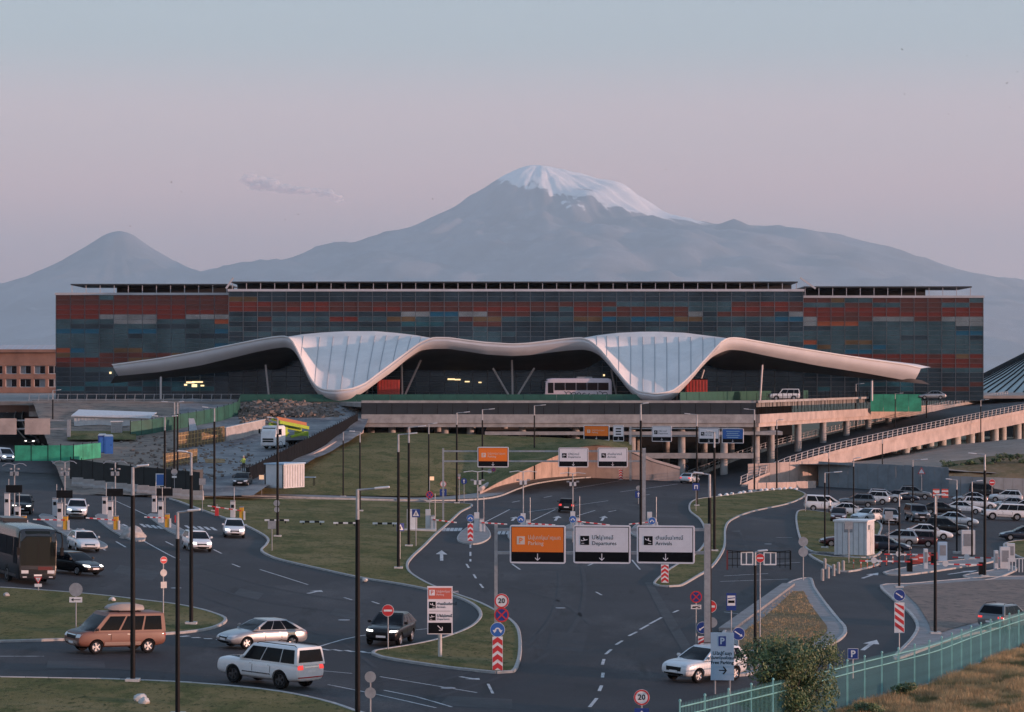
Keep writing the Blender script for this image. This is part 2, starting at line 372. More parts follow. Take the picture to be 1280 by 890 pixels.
for a in ([(475, 846), (530, 855), (596, 866)], [(410, 856), (470, 868), (545, 885)], [(480, 863), (520, 871), (565, 884)], [(395, 838), (440, 842)], [(0, 820.5), (55, 820.5)], [(142, 625), (188, 646)], [(172, 672), (210, 693), (225, 700)], [(325, 712), (360, 723), (385, 731)], [(610, 855), (616, 867)],
          [(715, 611), (775, 601)], [(775, 615), (847, 605)], [(665, 651), (694, 637)], [(721, 645), (744, 638)], [(604, 654), (637, 637)], [(660, 640), (760, 626)], [(400, 808), (450, 795), (535, 786)], [(940, 706), (1000, 703)], [(905, 720), (960, 717)], [(900, 727), (985, 724)], [(905, 765), (940, 770)], [(520, 683), (512, 700)], [(800, 712), (790, 700)], [(1045, 700), (1075, 695)]):
    line(a, .13)
for a in ([(145, 677), (157, 684)], [(207, 677), (217, 682)], [(267, 687), (277, 692)], [(125, 684), (132, 688)], [(430, 747), (440, 750)], [(465, 752), (474, 755)], [(640, 628), (650, 626)], [(680, 622), (690, 620)], [(700, 634), (712, 631)], [(760, 640), (770, 638)], [(800, 620), (812, 618)], [(290, 705), (300, 709)], [(583, 705), (586, 710)], [(592, 718), (595, 723)], [(600, 730), (604, 735)], [(588, 690), (588, 695)], [(588, 680), (588, 685)], [(588, 699), (588, 702)], [(915, 664), (925, 664)], [(970, 672), (990, 672)], [(640, 705), (650, 712)], [(735, 707), (745, 703)], [(745, 740), (752, 744)]):
    line(a, .15, 'lane_dash')
for k in range(5):
    line([(556+k*5.0, 660), (554+k*5.0, 664)], .32, 'crossing_bar'); line([(125+k*7, 652+k*.8), (131+k*7, 655+k*.8)], .3, 'crossing_bar'); line([(176+k*7, 655+k*.8), (182+k*7, 659+k*.8)], .3, 'crossing_bar'); line([(232+k*8, 657+k*.5), (238+k*8, 661+k*.5)], .3, 'crossing_bar'); line([(625+k*5.5, 664), (623+k*5.5, 668)], .3, 'crossing_bar')
def arrow_mark(a, b, w=.2):
    a, b = G(*a), G(*b); d = (b-a); L = d.length; d.normalize(); n = Vector((-d.y, d.x, 0))
    pts = [a-n*w/2, a+n*w/2, a+d*L*.6+n*w/2, a+d*L*.6+n*w*1.8, b, a+d*L*.6-n*w*1.8, a+d*L*.6-n*w/2]
    pts = [Vector((p.x, p.y, gz(p.x)+.012)) for p in pts]
    MB().poly3(pts).build('arrow_marking', M_paint, road, fix=False)
for a, b in (((552, 701), (552, 688)), ((1078, 723), (1098, 716)), ((1078, 813), (1096, 800)), ((1185, 718), (1222, 713)), ((694, 651), (698, 645)), ((752, 651), (756, 645)), ((640, 651), (645, 646)), ((385, 742), (402, 738)), ((575, 846), (600, 850))): arrow_mark(a, b, .26)
sheet('tar_band', [(806, 728), (815, 728), (868, 815), (858, 822), (828, 772)], M_tar, .008, 'dark tar band across the junction', smooth=False).parent = road
random.seed(77)
for px in ([(640, 700), (700, 697), (712, 712), (645, 716)], [(690, 790), (735, 792), (728, 815), (684, 812)], [(420, 760), (455, 767), (447, 776), (412, 768)], [(150, 706), (200, 716), (190, 726), (142, 715)], [(560, 870), (640, 874), (640, 886), (548, 882)], [(300, 735), (330, 742), (322, 750), (292, 743)], [(935, 690), (985, 688), (985, 697), (932, 699)], [(740, 625), (790, 620), (800, 627), (748, 633)], [(60, 826), (130, 827), (132, 836), (58, 835)]):
    sheet('asphalt_patch', px, random.choice((M_tar, M_asphalt_new)), .007, 'dark repair patch in the asphalt', smooth=False).parent = road
for px in ((700, 760), (430, 775), (220, 735), (790, 690), (560, 860), (960, 680)):
    p_ = G(*px, .008); q_ = MB().lathe([(.36, 0), (.34, .012), (.001, .012)], c=p_, n=16).build('manhole_cover', M_grey, road)
for pl, w in (([(520, 860), (640, 820), (690, 770), (700, 720), (690, 680)], .28), ([(545, 872), (668, 828), (722, 775), (730, 722), (716, 680)], .28), ([(250, 745), (340, 775), (420, 800), (470, 835)], .25), ([(180, 700), (300, 745), (420, 765), (520, 778)], .25), ([(205, 695), (330, 732), (440, 752), (540, 765)], .25), ([(20, 838), (120, 836), (250, 842), (330, 850)], .3), ([(905, 640), (925, 665), (935, 700), (905, 740), (840, 790)], .25), ([(1120, 705), (1075, 725), (1085, 760), (1110, 790), (1090, 820)], .22), ([(640, 733), (700, 752), (742, 782)], .35), ([(470, 853), (530, 842), (560, 838)], .2), ([(600, 745), (690, 733), (790, 731)], .25), ([(870, 760), (905, 758), (960, 748)], .25)):
    o = line(pl, w, 'tar_seam', .009); o.data.materials.clear(); o.data.materials.append(M_asphalt_new)

# ---- slope lawn below the terrace, with its path and the wing wall
def grid_mesh(rows):
    mb = MB(); n = len(rows[0]); k = len(rows)
    mb.add([p for r in rows for p in r], [(j*n+i, j*n+i+1, (j+1)*n+i+1, (j+1)*n+i) for j in range(k-1) for i in range(n-1)])
    return mb
bot = [(318, 619), (380, 620), (450, 621), (520, 622), (560, 621), (600, 617), (622, 604), (650, 590), (690, 572), (720, 560), (745, 556), (760, 557.5), (790, 566)]
top = [(455, 541), (480, 541), (520, 541), (560, 542), (600, 543), (640, 545), (680, 546.5), (700, 547.5), (720, 548), (735, 548), (748, 548.5), (765, 550), (790, 553)]
NB = [G(*b) if i < 6 else None for i, b in enumerate(bot)]
bd = [None]*6+[328, 336, 350, 358, 366, 371, 378]
rows = []
B3 = [NB[i]+Vector((0, 0, .15)) if NB[i] else P(bot[i][0], bot[i][1], bd[i]) for i in range(len(bot))]
T3 = [P(t[0], t[1], 398) for t in top]
for j in range(11):
    t = j/10
    rows.append([B3[i].lerp(T3[i], t)+Vector((0, 0, .35*math.sin(math.pi*t)*(1 if i < 7 else .3)+.1*mnoise.noise(Vector((i*.9, j*.7, 3))))) for i in range(len(bot))])
slope = tag(grid_mesh(rows).build('lawn_slope', M_lawn, fix=False, smooth=True), 'grass bank rising to the parking terrace', kind='structure')
pth = smooth_line([G(300, 619), G(380, 621.5), G(450, 623.5), G(520, 625), G(570, 624), G(600, 620), G(625, 611), G(650, 604), G(690, 598.5), G(740, 595), G(800, 591), G(850, 589)], 3.0)
L = []; Rr = []
for i, p in enumerate(pth):
    t = pth[min(i+1, len(pth)-1)]-pth[max(i-1, 0)]; n = Vector((-t.y, t.x, 0)).normalized()
    L.append(Vector((p.x, p.y, gz(p.x)+.16))+n*3.2); Rr.append(Vector((p.x, p.y, gz(p.x)+.16))-n*2.2)
footpath = tag(MB().ribbon(Rr, L).build('footpath', M_pave, fix=False), 'pale footpath along the foot of the grass bank', kind='structure')
kerb([p+Vector((0, 0, .02)) for p in Rr], footpath, single=False, top=.17)

# ---- mountains
def mountain(name, px0, D, left, right, m, label, seed, nth=260, amp=.075):
    k = D/F; x0 = (px0-CX)*k
    def prof(pr):
        return [(abs(x-px0)*k, max(0, (HZ-y))*k) for x, y in pr]
    Lp, Rp = prof(left), prof(right)
    def ev(pr, r):
        for (r0, z0), (r1, z1) in zip(pr[:-1], pr[1:]):
            if r <= r1: return z0+(z1-z0)*(r-r0)/max(1e-6, r1-r0)
        return 0
    radii = [0]; r = 90
    Rmax = min(Lp[-1][0], Rp[-1][0])
    while r < Rmax: radii.append(r); r *= 1.03; r += 60
    radii.append(Rmax)
    zs = max(z for _, z in Lp)
    vs = []; fs = []
    for j, r in enumerate(radii):
        for i in range(nth):
            a = 2*math.pi*i/nth; t = (1+math.cos(a))/2; t = t*t*(3-2*t)
            z = ev(Lp, r)*(1-t)+ev(Rp, r)*t
            q = Vector((math.cos(a)*r/1500, math.sin(a)*r/1500, seed))
            g = abs(mnoise.noise(Vector((math.cos(a)*5, math.sin(a)*5, seed+r/9000))))*.55+abs(mnoise.noise(Vector((math.cos(a)*14, math.sin(a)*14, seed+r/5000))))*.3
            rid = mnoise.fractal(q*1.3, .8, 2.1, 6)
            side = 1-(.75 if r > 1800 else .35)*abs(math.cos(a))**6
            z += zs*amp*(rid*.7-g*min(1, r/4500)*1.7)*min(1, .25+r/3000)*side*min(1, z/400)
            vs.append((x0+math.cos(a)*r, D+math.sin(a)*r, z+.1))
    for j in range(len(radii)-1):
        for i in range(nth):
            a = j*nth+i; b = j*nth+(i+1) % nth
            fs.append((a, b, b+nth, a+nth))
    me = bpy.data.meshes.new(name); me.from_pydata(vs, [], fs); me.update()
    me.polygons.foreach_set('use_smooth', [True]*len(me.polygons))
    o = mesh_obj(name, me, m); return tag(o, label, kind='structure')
def mountain_mat(name, x0, thr, k):
    m = layered(name, (.27, .27, .30), [((.18, .18, .20), .0006, .4, .6, U), ((.36, .35, .37), .002, .52, .7, U)], rough=1, bump=0)  # rock kept pale and bluish: some haze is put into its colour
    nt = m.node_tree; b = nt.nodes['Principled BSDF']; src = b.inputs['Base Color'].links[0].from_socket
    t = nt.nodes.new('ShaderNodeTexCoord'); sp = nt.nodes.new('ShaderNodeSeparateXYZ'); nt.links.new(t.outputs['Object'], sp.inputs[0])
    def math_(op, a, bb):
        n = nt.nodes.new('ShaderNodeMath'); n.operation = op
        for i, v in enumerate((a, bb)):
            if isinstance(v, (int, float)): n.inputs[i].default_value = v
            else: nt.links.new(v, n.inputs[i])
        return n.outputs[0]
    n1 = nt.nodes.new('ShaderNodeTexNoise'); n1.inputs['Scale'].default_value = .0011; n1.inputs['Detail'].default_value = 9; n1.inputs['Roughness'].default_value = .7
    ang = math_('ARCTAN2', math_('SUBTRACT', sp.outputs['Y'], 53000), math_('SUBTRACT', sp.outputs['X'], x0))
    cmb = nt.nodes.new('ShaderNodeCombineXYZ'); nt.links.new(math_('MULTIPLY', ang, 11000.0), cmb.inputs[0]); nt.links.new(math_('MULTIPLY', sp.outputs['Z'], .55), cmb.inputs[1]); nt.links.new(cmb.outputs[0], n1.inputs['Vector'])
    v = math_('ADD', sp.outputs['Z'], math_('MULTIPLY', math_('SUBTRACT', sp.outputs['X'], x0), k))
    v = math_('ADD', v, math_('MULTIPLY', math_('SUBTRACT', n1.outputs['Fac'], .5), 550))
    n3 = nt.nodes.new('ShaderNodeTexNoise'); n3.inputs['Scale'].default_value = .0016; n3.inputs['Detail'].default_value = 8; nt.links.new(t.outputs['Object'], n3.inputs['Vector'])
    v = math_('ADD', v, math_('MULTIPLY', math_('SUBTRACT', n3.outputs['Fac'], .5), 1700))
    v2 = math_('ADD', math_('ADD', sp.outputs['Z'], math_('MULTIPLY', math_('SUBTRACT', n1.outputs['Fac'], .5), 900)), thr-2960)
    v = math_('MINIMUM', v, v2)
    mr = nt.nodes.new('ShaderNodeMapRange'); mr.inputs['From Min'].default_value = thr-25; mr.inputs['From Max'].default_value = thr+25; nt.links.new(v, mr.inputs['Value'])
    mx = nt.nodes.new('ShaderNodeMix'); mx.data_type = 'RGBA'; nt.links.new(mr.outputs[0], mx.inputs['Factor']); nt.links.new(src, mx.inputs['A']); mx.inputs['B'].default_value = (.95, .94, .95, 1)
    nt.links.new(mx.outputs['Result'], b.inputs['Base Color'])
    return m
mountain('mountain', 675, 53000,
    [(675, 206), (662, 207), (650, 209), (630, 217), (600, 236), (560, 262), (520, 280), (470, 297), (400, 314), (330, 328), (265, 340), (180, 354), (80, 374), (-100, 412), (-400, 455), (-620, 468)],
    [(675, 206), (695, 208), (720, 214), (745, 222), (775, 233), (800, 246), (830, 264), (865, 280), (905, 285), (940, 287), (985, 290), (1040, 297), (1080, 306), (1130, 320), (1180, 335), (1240, 350), (1340, 372), (1500, 405), (1800, 455), (2000, 468)],
    mountain_mat('snow_mountain', (675-CX)*53000/F, 3520, .30), 'huge snow-capped volcano rising behind the terminal', 3.1)
mountain('mountain', 148, 50000,
    [(148, 287.5), (138, 290), (128, 294), (110, 305), (80, 322), (40, 341), (0, 355), (-60, 372), (-200, 410), (-420, 450), (-560, 468)],
    [(148, 287.5), (158, 289), (167, 292), (190, 308), (215, 323), (240, 335), (270, 345), (330, 362), (450, 400), (650, 445), (860, 468)],
    mountain_mat('bare_mountain', 0, 99999, 0), 'smaller bare volcanic cone left of the snowy peak', 8.7, 180)
mountain('mountain', 1255, 68000, [(1255, 345), (1200, 352), (1120, 370), (900, 430), (700, 468)], [(1255, 345), (1300, 358), (1380, 380), (1560, 430), (1810, 468)],
    MATS['bare_mountain'], 'low distant ridge right of the snowy peak', 5.3, 120)

# ---- haze: one box of even air round everything
mb = MB().box((0, 41000, 2140-5), (49000, 92000, 4300))
m = bpy.data.materials.new('haze'); m.use_nodes = True; nt = m.node_tree; nt.nodes.clear()
o_ = nt.nodes.new('ShaderNodeOutputMaterial'); pv = nt.nodes.new('ShaderNodeVolumePrincipled')
pv.inputs['Color'].default_value = (.60, .84, 1.0, 1); pv.inputs['Density'].default_value = 2.4e-5; pv.inputs['Anisotropy'].default_value = 0.0
nt.links.new(pv.outputs[0], o_.inputs['Volume'])
haze = mb.build('haze', m); tag(haze, 'thin blue evening haze in the air before the mountains', kind='stuff')
# ---- evening cloud
def cloud(name, pts, d, label, seed):
    random.seed(seed); bm = bmesh.new(); k = d/F
    for (x0, y0, a0, b0), (x1, y1, a1, b1) in zip(pts[:-1], pts[1:]):
        for j in range(5):
            t = (j+random.random())/5; rx = (a0+(a1-a0)*t)*random.uniform(.5, 1.15); rz = (b0+(b1-b0)*t)*random.uniform(.5, 1.1)
            c = P(x0+(x1-x0)*t+random.gauss(0, a0*.25), y0+(y1-y0)*t+random.gauss(0, b0*.35), d+random.uniform(-300, 300))
            bmesh.ops.create_icosphere(bm, subdivisions=3, radius=1, matrix=Matrix.Translation(c) @ Matrix.Rotation(random.uniform(-.2, .2), 4, 'Y') @ Matrix.Diagonal((rx*k, rx*k*.8, rz*k, 1)))
    for v in bm.verts:
        q = v.co/(14*d/F); v.co += Vector((mnoise.noise(q), 0, mnoise.noise(q+Vector((9, 2, 7)))*.6))*3.5*k
    me = bpy.data.meshes.new(name); bm.to_mesh(me); bm.free(); me.polygons.foreach_set('use_smooth', [True]*len(me.polygons))
    return tag(mesh_obj(name, me, M_cloud), label, kind='structure')
M_cloud = bpy.data.materials.new('cloud'); M_cloud.use_nodes = True; nt = M_cloud.node_tree; nt.nodes.clear()
o_ = nt.nodes.new('ShaderNodeOutputMaterial'); df = nt.nodes.new('ShaderNodeBsdfDiffuse'); tl_ = nt.nodes.new('ShaderNodeBsdfTranslucent'); tr_ = nt.nodes.new('ShaderNodeBsdfTransparent')
for n_ in (df, tl_): n_.inputs[0].default_value = (.92, .9, .9, 1)
m1_ = nt.nodes.new('ShaderNodeMixShader'); m1_.inputs[0].default_value = .1; m2_ = nt.nodes.new('ShaderNodeMixShader')
t_ = nt.nodes.new('ShaderNodeTexCoord'); n_ = nt.nodes.new('ShaderNodeTexNoise'); n_.inputs['Scale'].default_value = .0026; n_.inputs['Detail'].default_value = 3; n_.inputs['Roughness'].default_value = .65
r_ = nt.nodes.new('ShaderNodeMapRange'); r_.inputs['From Min'].default_value = .30; r_.inputs['From Max'].default_value = .75; r_.inputs['To Max'].default_value = .55
nt.links.new(t_.outputs['Object'], n_.inputs['Vector']); nt.links.new(n_.outputs['Fac'], r_.inputs['Value']); nt.links.new(r_.outputs[0], m2_.inputs[0])
nt.links.new(df.outputs[0], m1_.inputs[1]); nt.links.new(tl_.outputs[0], m1_.inputs[2]); nt.links.new(tr_.outputs[0], m2_.inputs[1]); nt.links.new(m1_.outputs[0], m2_.inputs[2]); nt.links.new(m2_.outputs[0], o_.inputs['Surface'])
cloud('cloud', [(306, 222, 8, 6), (315, 229, 12, 7), (330, 231, 14, 8), (342, 230, 10, 6), (352, 236, 12, 4), (368, 238, 12, 3), (385, 238, 12, 4), (402, 239, 10, 5), (413, 243, 9, 4), (424, 248, 8, 3.5)], 96000, 'small pink evening cloud left of the snowy peak', 4)

# ================================================================== TERMINAL
def glass_mat(name, col, trans=.45, rough=.22, tcol=None):
    m = bpy.data.materials.new(name); m.use_nodes = True; nt = m.node_tree; b = nt.nodes['Principled BSDF']; out = nt.nodes['Material Output']
    b.inputs['Base Color'].default_value = tuple(col)+(1,); b.inputs['Roughness'].default_value = rough; b.inputs['Specular IOR Level'].default_value = .5; b.inputs['Metallic'].default_value = .85
    t = nt.nodes.new('ShaderNodeTexCoord'); n = nt.nodes.new('ShaderNodeTexNoise'); n.inputs['Scale'].default_value = .25; nt.links.new(t.outputs['Object'], n.inputs['Vector'])
    r = nt.nodes.new('ShaderNodeValToRGB'); r.color_ramp.elements[0].position = .35; r.color_ramp.elements[1].position = .65
    r.color_ramp.elements[0].color = tuple(c*.75 for c in col)+(1,); r.color_ramp.elements[1].color = tuple(c*1.25 for c in col)+(1,)
    nt.links.new(n.outputs['Fac'], r.inputs[0]); nt.links.new(r.outputs[0], b.inputs['Base Color'])
    tr = nt.nodes.new('ShaderNodeBsdfTransparent'); tr.inputs[0].default_value = tuple(tcol or [min(1, c*3+.35) for c in col])+(1,)
    mx = nt.nodes.new('ShaderNodeMixShader'); mx.inputs[0].default_value = trans
    nt.links.new(b.outputs[0], mx.inputs[1]); nt.links.new(tr.outputs[0], mx.inputs[2]); nt.links.new(mx.outputs[0], out.inputs['Surface'])
    return m
GM = {'plain': glass_mat('facade_glass', (.062, .130, .165), .32, tcol=(.42, .66, .74)), 'dark': glass_mat('facade_glass_dark', (.036, .066, .090), .2, tcol=(.36, .52, .6)), 'pale': glass_mat('facade_glass_pale', (.20, .265, .30), .25),
      'red': glass_mat('red_glass', (.150, .046, .042), .14), 'brown': glass_mat('brown_glass', (.100, .052, .050), .14), 'orange': glass_mat('orange_glass', (.25, .09, .055), .12),
      'blue': glass_mat('blue_glass', (.022, .115, .20), .1), 'teal': glass_mat('teal_glass', (.032, .12, .16), .14), 'olive': glass_mat('olive_glass', (.125, .10, .065), .15)}
M_roofedge = mat('roof_edge', (.42, .41, .43), .6, var=.08, vscale=.4)
M_louvre = mat('roof_louvre', (.030, .033, .040), .6, var=.25, vscale=.5)
M_hall = mat('hall_interior', (.10, .11, .12), .9, var=.4, vscale=.12)
M_truss = mat('truss_steel', (.42, .45, .47), .6)
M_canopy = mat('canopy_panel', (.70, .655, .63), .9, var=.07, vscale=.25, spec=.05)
M_seam = mat('canopy_seam', (.40, .40, .41), .8)
M_fascia = mat('canopy_fascia', (.52, .50, .51), .75, var=.06, vscale=.3)
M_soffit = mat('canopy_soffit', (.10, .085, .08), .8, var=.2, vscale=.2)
term = empty('terminal_building', (0, 470, 0), 0, 'long glass airport terminal with red and blue panes and louvred roof', 'terminal')
TO = Vector((0, 470, 0))
DECK = 10.35
random.seed(11)
pane_me = {}
pane_rest = {}
pane_count = [0]
def facade(x0, x1, d, ytop, ncol, side):
    """glass wall between two pixel columns at distance d"""
    k = d/F; X0, X1 = (x0-CX)*k, (x1-CX)*k; zt = H-(ytop-HZ)*k; zb = DECK-.3
    nrow = 22; cw = (X1-X0)/ncol; rh = (zt-zb)/nrow
    cells = []
    def colour(r, c, n):
        f = r/nrow; u = c/n                        # row 0 on top
        q = random.random()
        if side == 0:
            if r == 0: return 'dark'
            if r == 1: return 'olive' if q < .15 else ('blue' if q < .2 else 'dark')
            if r in (2, 3): return 'brown' if q < .45 else ('red' if q < .78 else ('olive' if q < .82 else 'plain'))
            if r == 4: return 'brown' if q < .3 else ('pale' if q < .5 else ('blue' if q < .58 else 'dark'))
            if r == 5: return 'blue' if q < .1 else ('red' if q < .2 else ('olive' if q < .3 else ('brown' if q < .45 else 'plain')))
            if r == 6: return 'teal' if q < .1 else ('brown' if q < .14 else 'dark')
            return 'dark' if q < .6 or r > 10 else 'plain'
        if r in (0, 1): return 'brown' if q < .55 else ('olive' if q < .6 else 'plain')
        if r in (2, 3): return 'red' if q < .42 or (side < 0 and c < 4) or (side > 0 and c > n-5) else ('brown' if q < .85 else 'dark')
        if r == 4: return 'red' if (q < .35) else ('pale' if q < .7 else 'brown')
        if r == 5: return 'blue' if q < .12 else ('orange' if q < .22 else ('pale' if q < .5 else 'plain'))
        if r == 7: return 'blue' if (side < 0 and c < 3) or (side > 0 and c > n-4) or q < .2 else ('orange' if q < .3 else 'plain')
        if r in (9, 10, 11): return 'blue' if q < .13 else ('orange' if q < .18 else ('olive' if q < .22 else 'plain'))
        if r in (12, 13, 14): return 'red' if q < .42 else ('brown' if q < .80 else ('olive' if q < .92 else 'plain'))
        if r in (18, 19): return 'teal' if q < .2 else ('brown' if q < .3 else 'dark')
        return 'dark' if q < .35 or r > 15 else 'plain'
    me = pane_me.get(side)
    if me is None:
        me = MB().box((0, 0, 0), (cw-.05, .04, rh-.03)).mesh('pane'); me.materials.append(GM['plain']); pane_me[side] = me
    c = 0
    for r in range(nrow):
        run = None
        for c in range(ncol):
            if run is None or run[1] <= 0: run = [colour(r, c, ncol), random.choice((1, 1, 2, 2, 3))]
            run[1] -= 1
            kind = run[0]
            ctr = Vector((X0+(c+.5)*cw, d+random.uniform(-.012, .012), zt-(r+.5)*rh))-TO
            vis = kind in ('red', 'orange', 'blue') or (kind in ('brown',) and r < 6)
            hidden = r > 16
            if vis and not hidden and pane_count[0] < 292:
                o = bpy.data.objects.new('pane', me); C.objects.link(o); o.parent = term; o.location = ctr
                o.material_slots[0].link = 'OBJECT'; o.material_slots[0].material = GM[kind]; pane_count[0] += 1
            else:
                pane_rest.setdefault(kind, MB()).box(ctr, (cw-.05, .04, rh-.03))
    mu = MB().box((0, 0, 0), (.09, .12, zt-zb)).mesh('mullion'); tr = MB().box((0, 0, 0), (X1-X0, .07, .05)).mesh('transom')
    mu.materials.append(M_louvre2); tr.materials.append(M_louvre2)
    for c in range(ncol+1):
        o = mesh_obj('mullion', mu, None, term); o.location = Vector((X0+c*cw, d-.05, (zt+zb)/2))-TO
    for r in range(nrow+1):
        o = mesh_obj('transom', tr, None, term); o.location = Vector(((X0+X1)/2, d-.02, zt-r*rh))-TO
    return X0, X1, zt, zb, cw
M_louvre2 = mat('mullion_metal', (.10, .115, .13), .5, .3)
SEC = [(-1, 70, 286, 470, 369, 12), (1, 1004, 1229, 472, 372.5, 13), (0, 286, 1004, 456, 364.5, 40)]
info = {}
for side, x0, x1, d, yt, nc in SEC: info[side] = facade(x0, x1, d, yt, nc, side)+(d,)
for kind, mb in pane_rest.items():
    o = mb.build('pane_field', GM[kind], term); o['kind'] = 'stuff'
for side, (X0, X1, zt, zb, cw, d) in info.items():
    dep = 42 if side else 58
    # interior: floor slabs, back wall, end walls, roof
    hall = MB()
    hall.box(Vector(((X0+X1)/2, d+16, (zt+zb)/2))-TO, (X1-X0-1.0, .5, zt-zb-.4))
    hall.build('hall_wall', M_hall, term)
    for fl in range(1, 4):
        MB().box(Vector(((X0+X1)/2, d+8.2, zb+fl*(zt-zb)/4))-TO, (X1-X0-1.2, 15, .4)).build('floor_slab', M_truss, term)
    MB().box(Vector(((X0+X1)/2, d+dep/2+.3, zt+.22))-TO, (X1-X0+.3, dep+1.5, .4)).build('roof_edge', M_roofedge, term)
    if side:
        for e in ((X0, 1), (X1, -1)):
            MB().box(Vector((e[0]+e[1]*.12, d+dep/2, (zt+zb)/2))-TO, (.2, dep-.4, zt-zb)).build('end_wall', M_louvre2, term)
        # steel truss behind the glass
        n = 7; tw = (X1-X0)/n
        for i in range(n):
            xa, xb = X0+i*tw, X0+(i+1)*tw
            for (za, zc) in ((zt-.5, zt-8.5),):
                MB().bar(Vector((xa, d+1.6, za))-TO, Vector((xb, d+1.6, zc))-TO, .28).build('truss_brace', M_truss, term)
                MB().bar(Vector((xb, d+1.8, za))-TO, Vector((xa, d+1.8, zc))-TO, .28).build('truss_brace', M_truss, term)
            MB().box(Vector((xa+.3, d+1.4, (zt+zb)/2))-TO, (.35, .35, zt-zb)).build('truss_column', M_truss, term)
    # louvred roof canopy
    lx0, lx1 = {(-1): (87, 284), 1: (1006, 1216), 0: (288, 998)}[side]
    yt2 = {(-1): 354.5, 1: 357.5, 0: 351.5}[side]
    A, B = (lx0-CX)*d/F, (lx1-CX)*d/F; zl = H-(yt2-HZ)*d/F; base = zt+.42
    MB().box(Vector(((A+B)/2, d+9, zl-.12))-TO, (B-A, 16, .22)).build('louvre_roof', M_louvre, term)
    inset = {(-1): (6.5, 0), 1: (0, 6.5), 0: (0, 0)}[side]
    MB().box(Vector(((A+inset[0]+B-inset[1])/2, d+11.5, (zl+base)/2-.1))-TO, (B-A-inset[0]-inset[1], .3, zl-base-.25)).build('louvre_screen', M_louvre, term)
    n = int((B-A)/2.36); pm = MB().box((0, 0, 0), (.1, .14, zl-base-.2)).mesh('roof_post'); pm.materials.append(M_roofedge)
    for i in range(n+1):
        o = mesh_obj('roof_post', pm, None, term); o.location = Vector((A+.2+(B-A-.4)*i/n, d+1.3, (zl+base)/2-.1))-TO
X0, X1, zt, zb, cw, d = info[0]
for sx, xx in ((-1, X0), (1, X1)):
    MB().bar(Vector((xx+sx*2.0 if sx > 0 else xx-.4, d-.6, zt+.5))-TO, Vector((xx-.6 if sx > 0 else xx+.8, d-.6, zt+2.3))-TO, .3).build('roof_brace', M_roofedge, term)
# lit shops inside
M_shop = mat('shop_light', (.9, .7, .4), .5, emit=(1, .72, .38), estr=1.1)
for (x, y, w, h) in ((238, 478, 1.4, .3), (247, 477.5, 1.8, .25), (232, 481, .5, .3), (253, 482, .6, .25), (243, 482, .9, .5), (564, 474, 1.2, .25), (572, 474.5, 1.0, .22), (584, 477, .8, .2), (138, 466, .35, .35), (755, 469, .3, .3), (600, 478, .5, .2)):
    p = P(x, y, 454 if 286 < x < 1004 else 468.6)
    MB().box(p-TO, (w, .15, h)).build('shop_lamp', M_shop, term)

# ---- wave canopy
TOP = [(141, 457), (200, 449), (250, 440), (300, 430), (320, 426), (340, 422.5), (355, 421), (363, 422.5), (370, 435), (377, 450), (386, 470), (395, 484), (405, 488), (420, 489), (440, 487), (457, 480), (470, 470), (490, 455), (510, 440), (525, 429), (540, 423), (560, 423), (582, 426), (607, 429), (640, 431), (660, 430), (677, 428), (710, 424), (727, 423), (737, 426), (750, 437), (762, 452), (775, 469), (785, 481), (797, 490), (820, 493), (840, 490), (852, 481), (865, 469), (877, 455), (890, 441), (902, 427), (912, 423), (927, 424), (960, 430), (1022, 440), (1085, 450), (1135, 457), (1151, 461)]
BOT = [(148, 470), (200, 465), (250, 457), (300, 445), (320, 440), (340, 436), (355, 434), (363, 434.5), (370, 441), (377, 455), (386, 476), (395, 490), (405, 500), (420, 501.5), (440, 499), (457, 489), (470, 479), (490, 465), (510, 448), (525, 438), (540, 436), (560, 436), (582, 439), (607, 443), (640, 445), (660, 444), (677, 442), (710, 438), (727, 437), (737, 438), (750, 444), (762, 458), (775, 474), (785, 487), (797, 499), (820, 504), (840, 500), (852, 488), (865, 474), (877, 459), (890, 446), (902, 440), (912, 437), (927, 438), (960, 445), (1022, 457), (1085, 467), (1135, 476), (1142, 478)]
def interp(tab, x):
    if x <= tab[0][0]: return tab[0][1]
    for (a, b), (c, e) in zip(tab[:-1], tab[1:]):
        if x <= c: return b+(e-b)*(x-a)/(c-a)
    return tab[-1][1]
def smooth_tab(tab, x, r=5):
    return sum(interp(tab, x+k*r/2)*w for k, w in ((-2, .1), (-1, .22), (0, .36), (1, .22), (2, .1)))
RID = [(355, 421.5), (365, 420), (377, 418), (402, 415.6), (432, 414), (470, 414), (495, 416), (520, 419), (542, 423)]
RID2 = [(725, 423), (747, 419), (772, 416), (802, 414.6), (827, 414.6), (857, 416), (880, 419), (912, 423)]
def front_d(x):                                        # plan line of the canopy edge: wings bow back
    b = 430
    for c in (425, 820): b -= 7*math.exp(-((x-c)/60)**2)
    if x > 900: b += (x-900)*.085
    if x < 360: b += (360-x)*.055
    return b
canopy = empty('wave_canopy', (0, 440, DECK), 0, 'white wave-shaped entrance canopy dipping to the ground twice before the terminal', 'canopy')
CO = Vector((0, 440, DECK))
cols = [141+i*(1151-141)/404 for i in range(405)]
ft = [P(x, smooth_tab(TOP, x), front_d(x)) for x in cols]
fb = [P(148+(x-141)*(1142-148)/(1151-141), smooth_tab(BOT, 148+(x-141)*(1142-148)/(1151-141)), front_d(x)+.9) for x in cols]
fm = [(a+b)/2+Vector((0, -.55, 0)) for a, b in zip(ft, fb)]
fq = [(a*.75+b*.25)+Vector((0, -.45, 0)) for a, b in zip(ft, fb)]; fr = [(a*.25+b*.75)+Vector((0, -.38, 0)) for a, b in zip(ft, fb)]
mb = grid_mesh([[v-CO for v in r] for r in (fb, fr, fm, fq, ft)])
mb.build('fascia', M_fascia, canopy, smooth=True, fix=False)
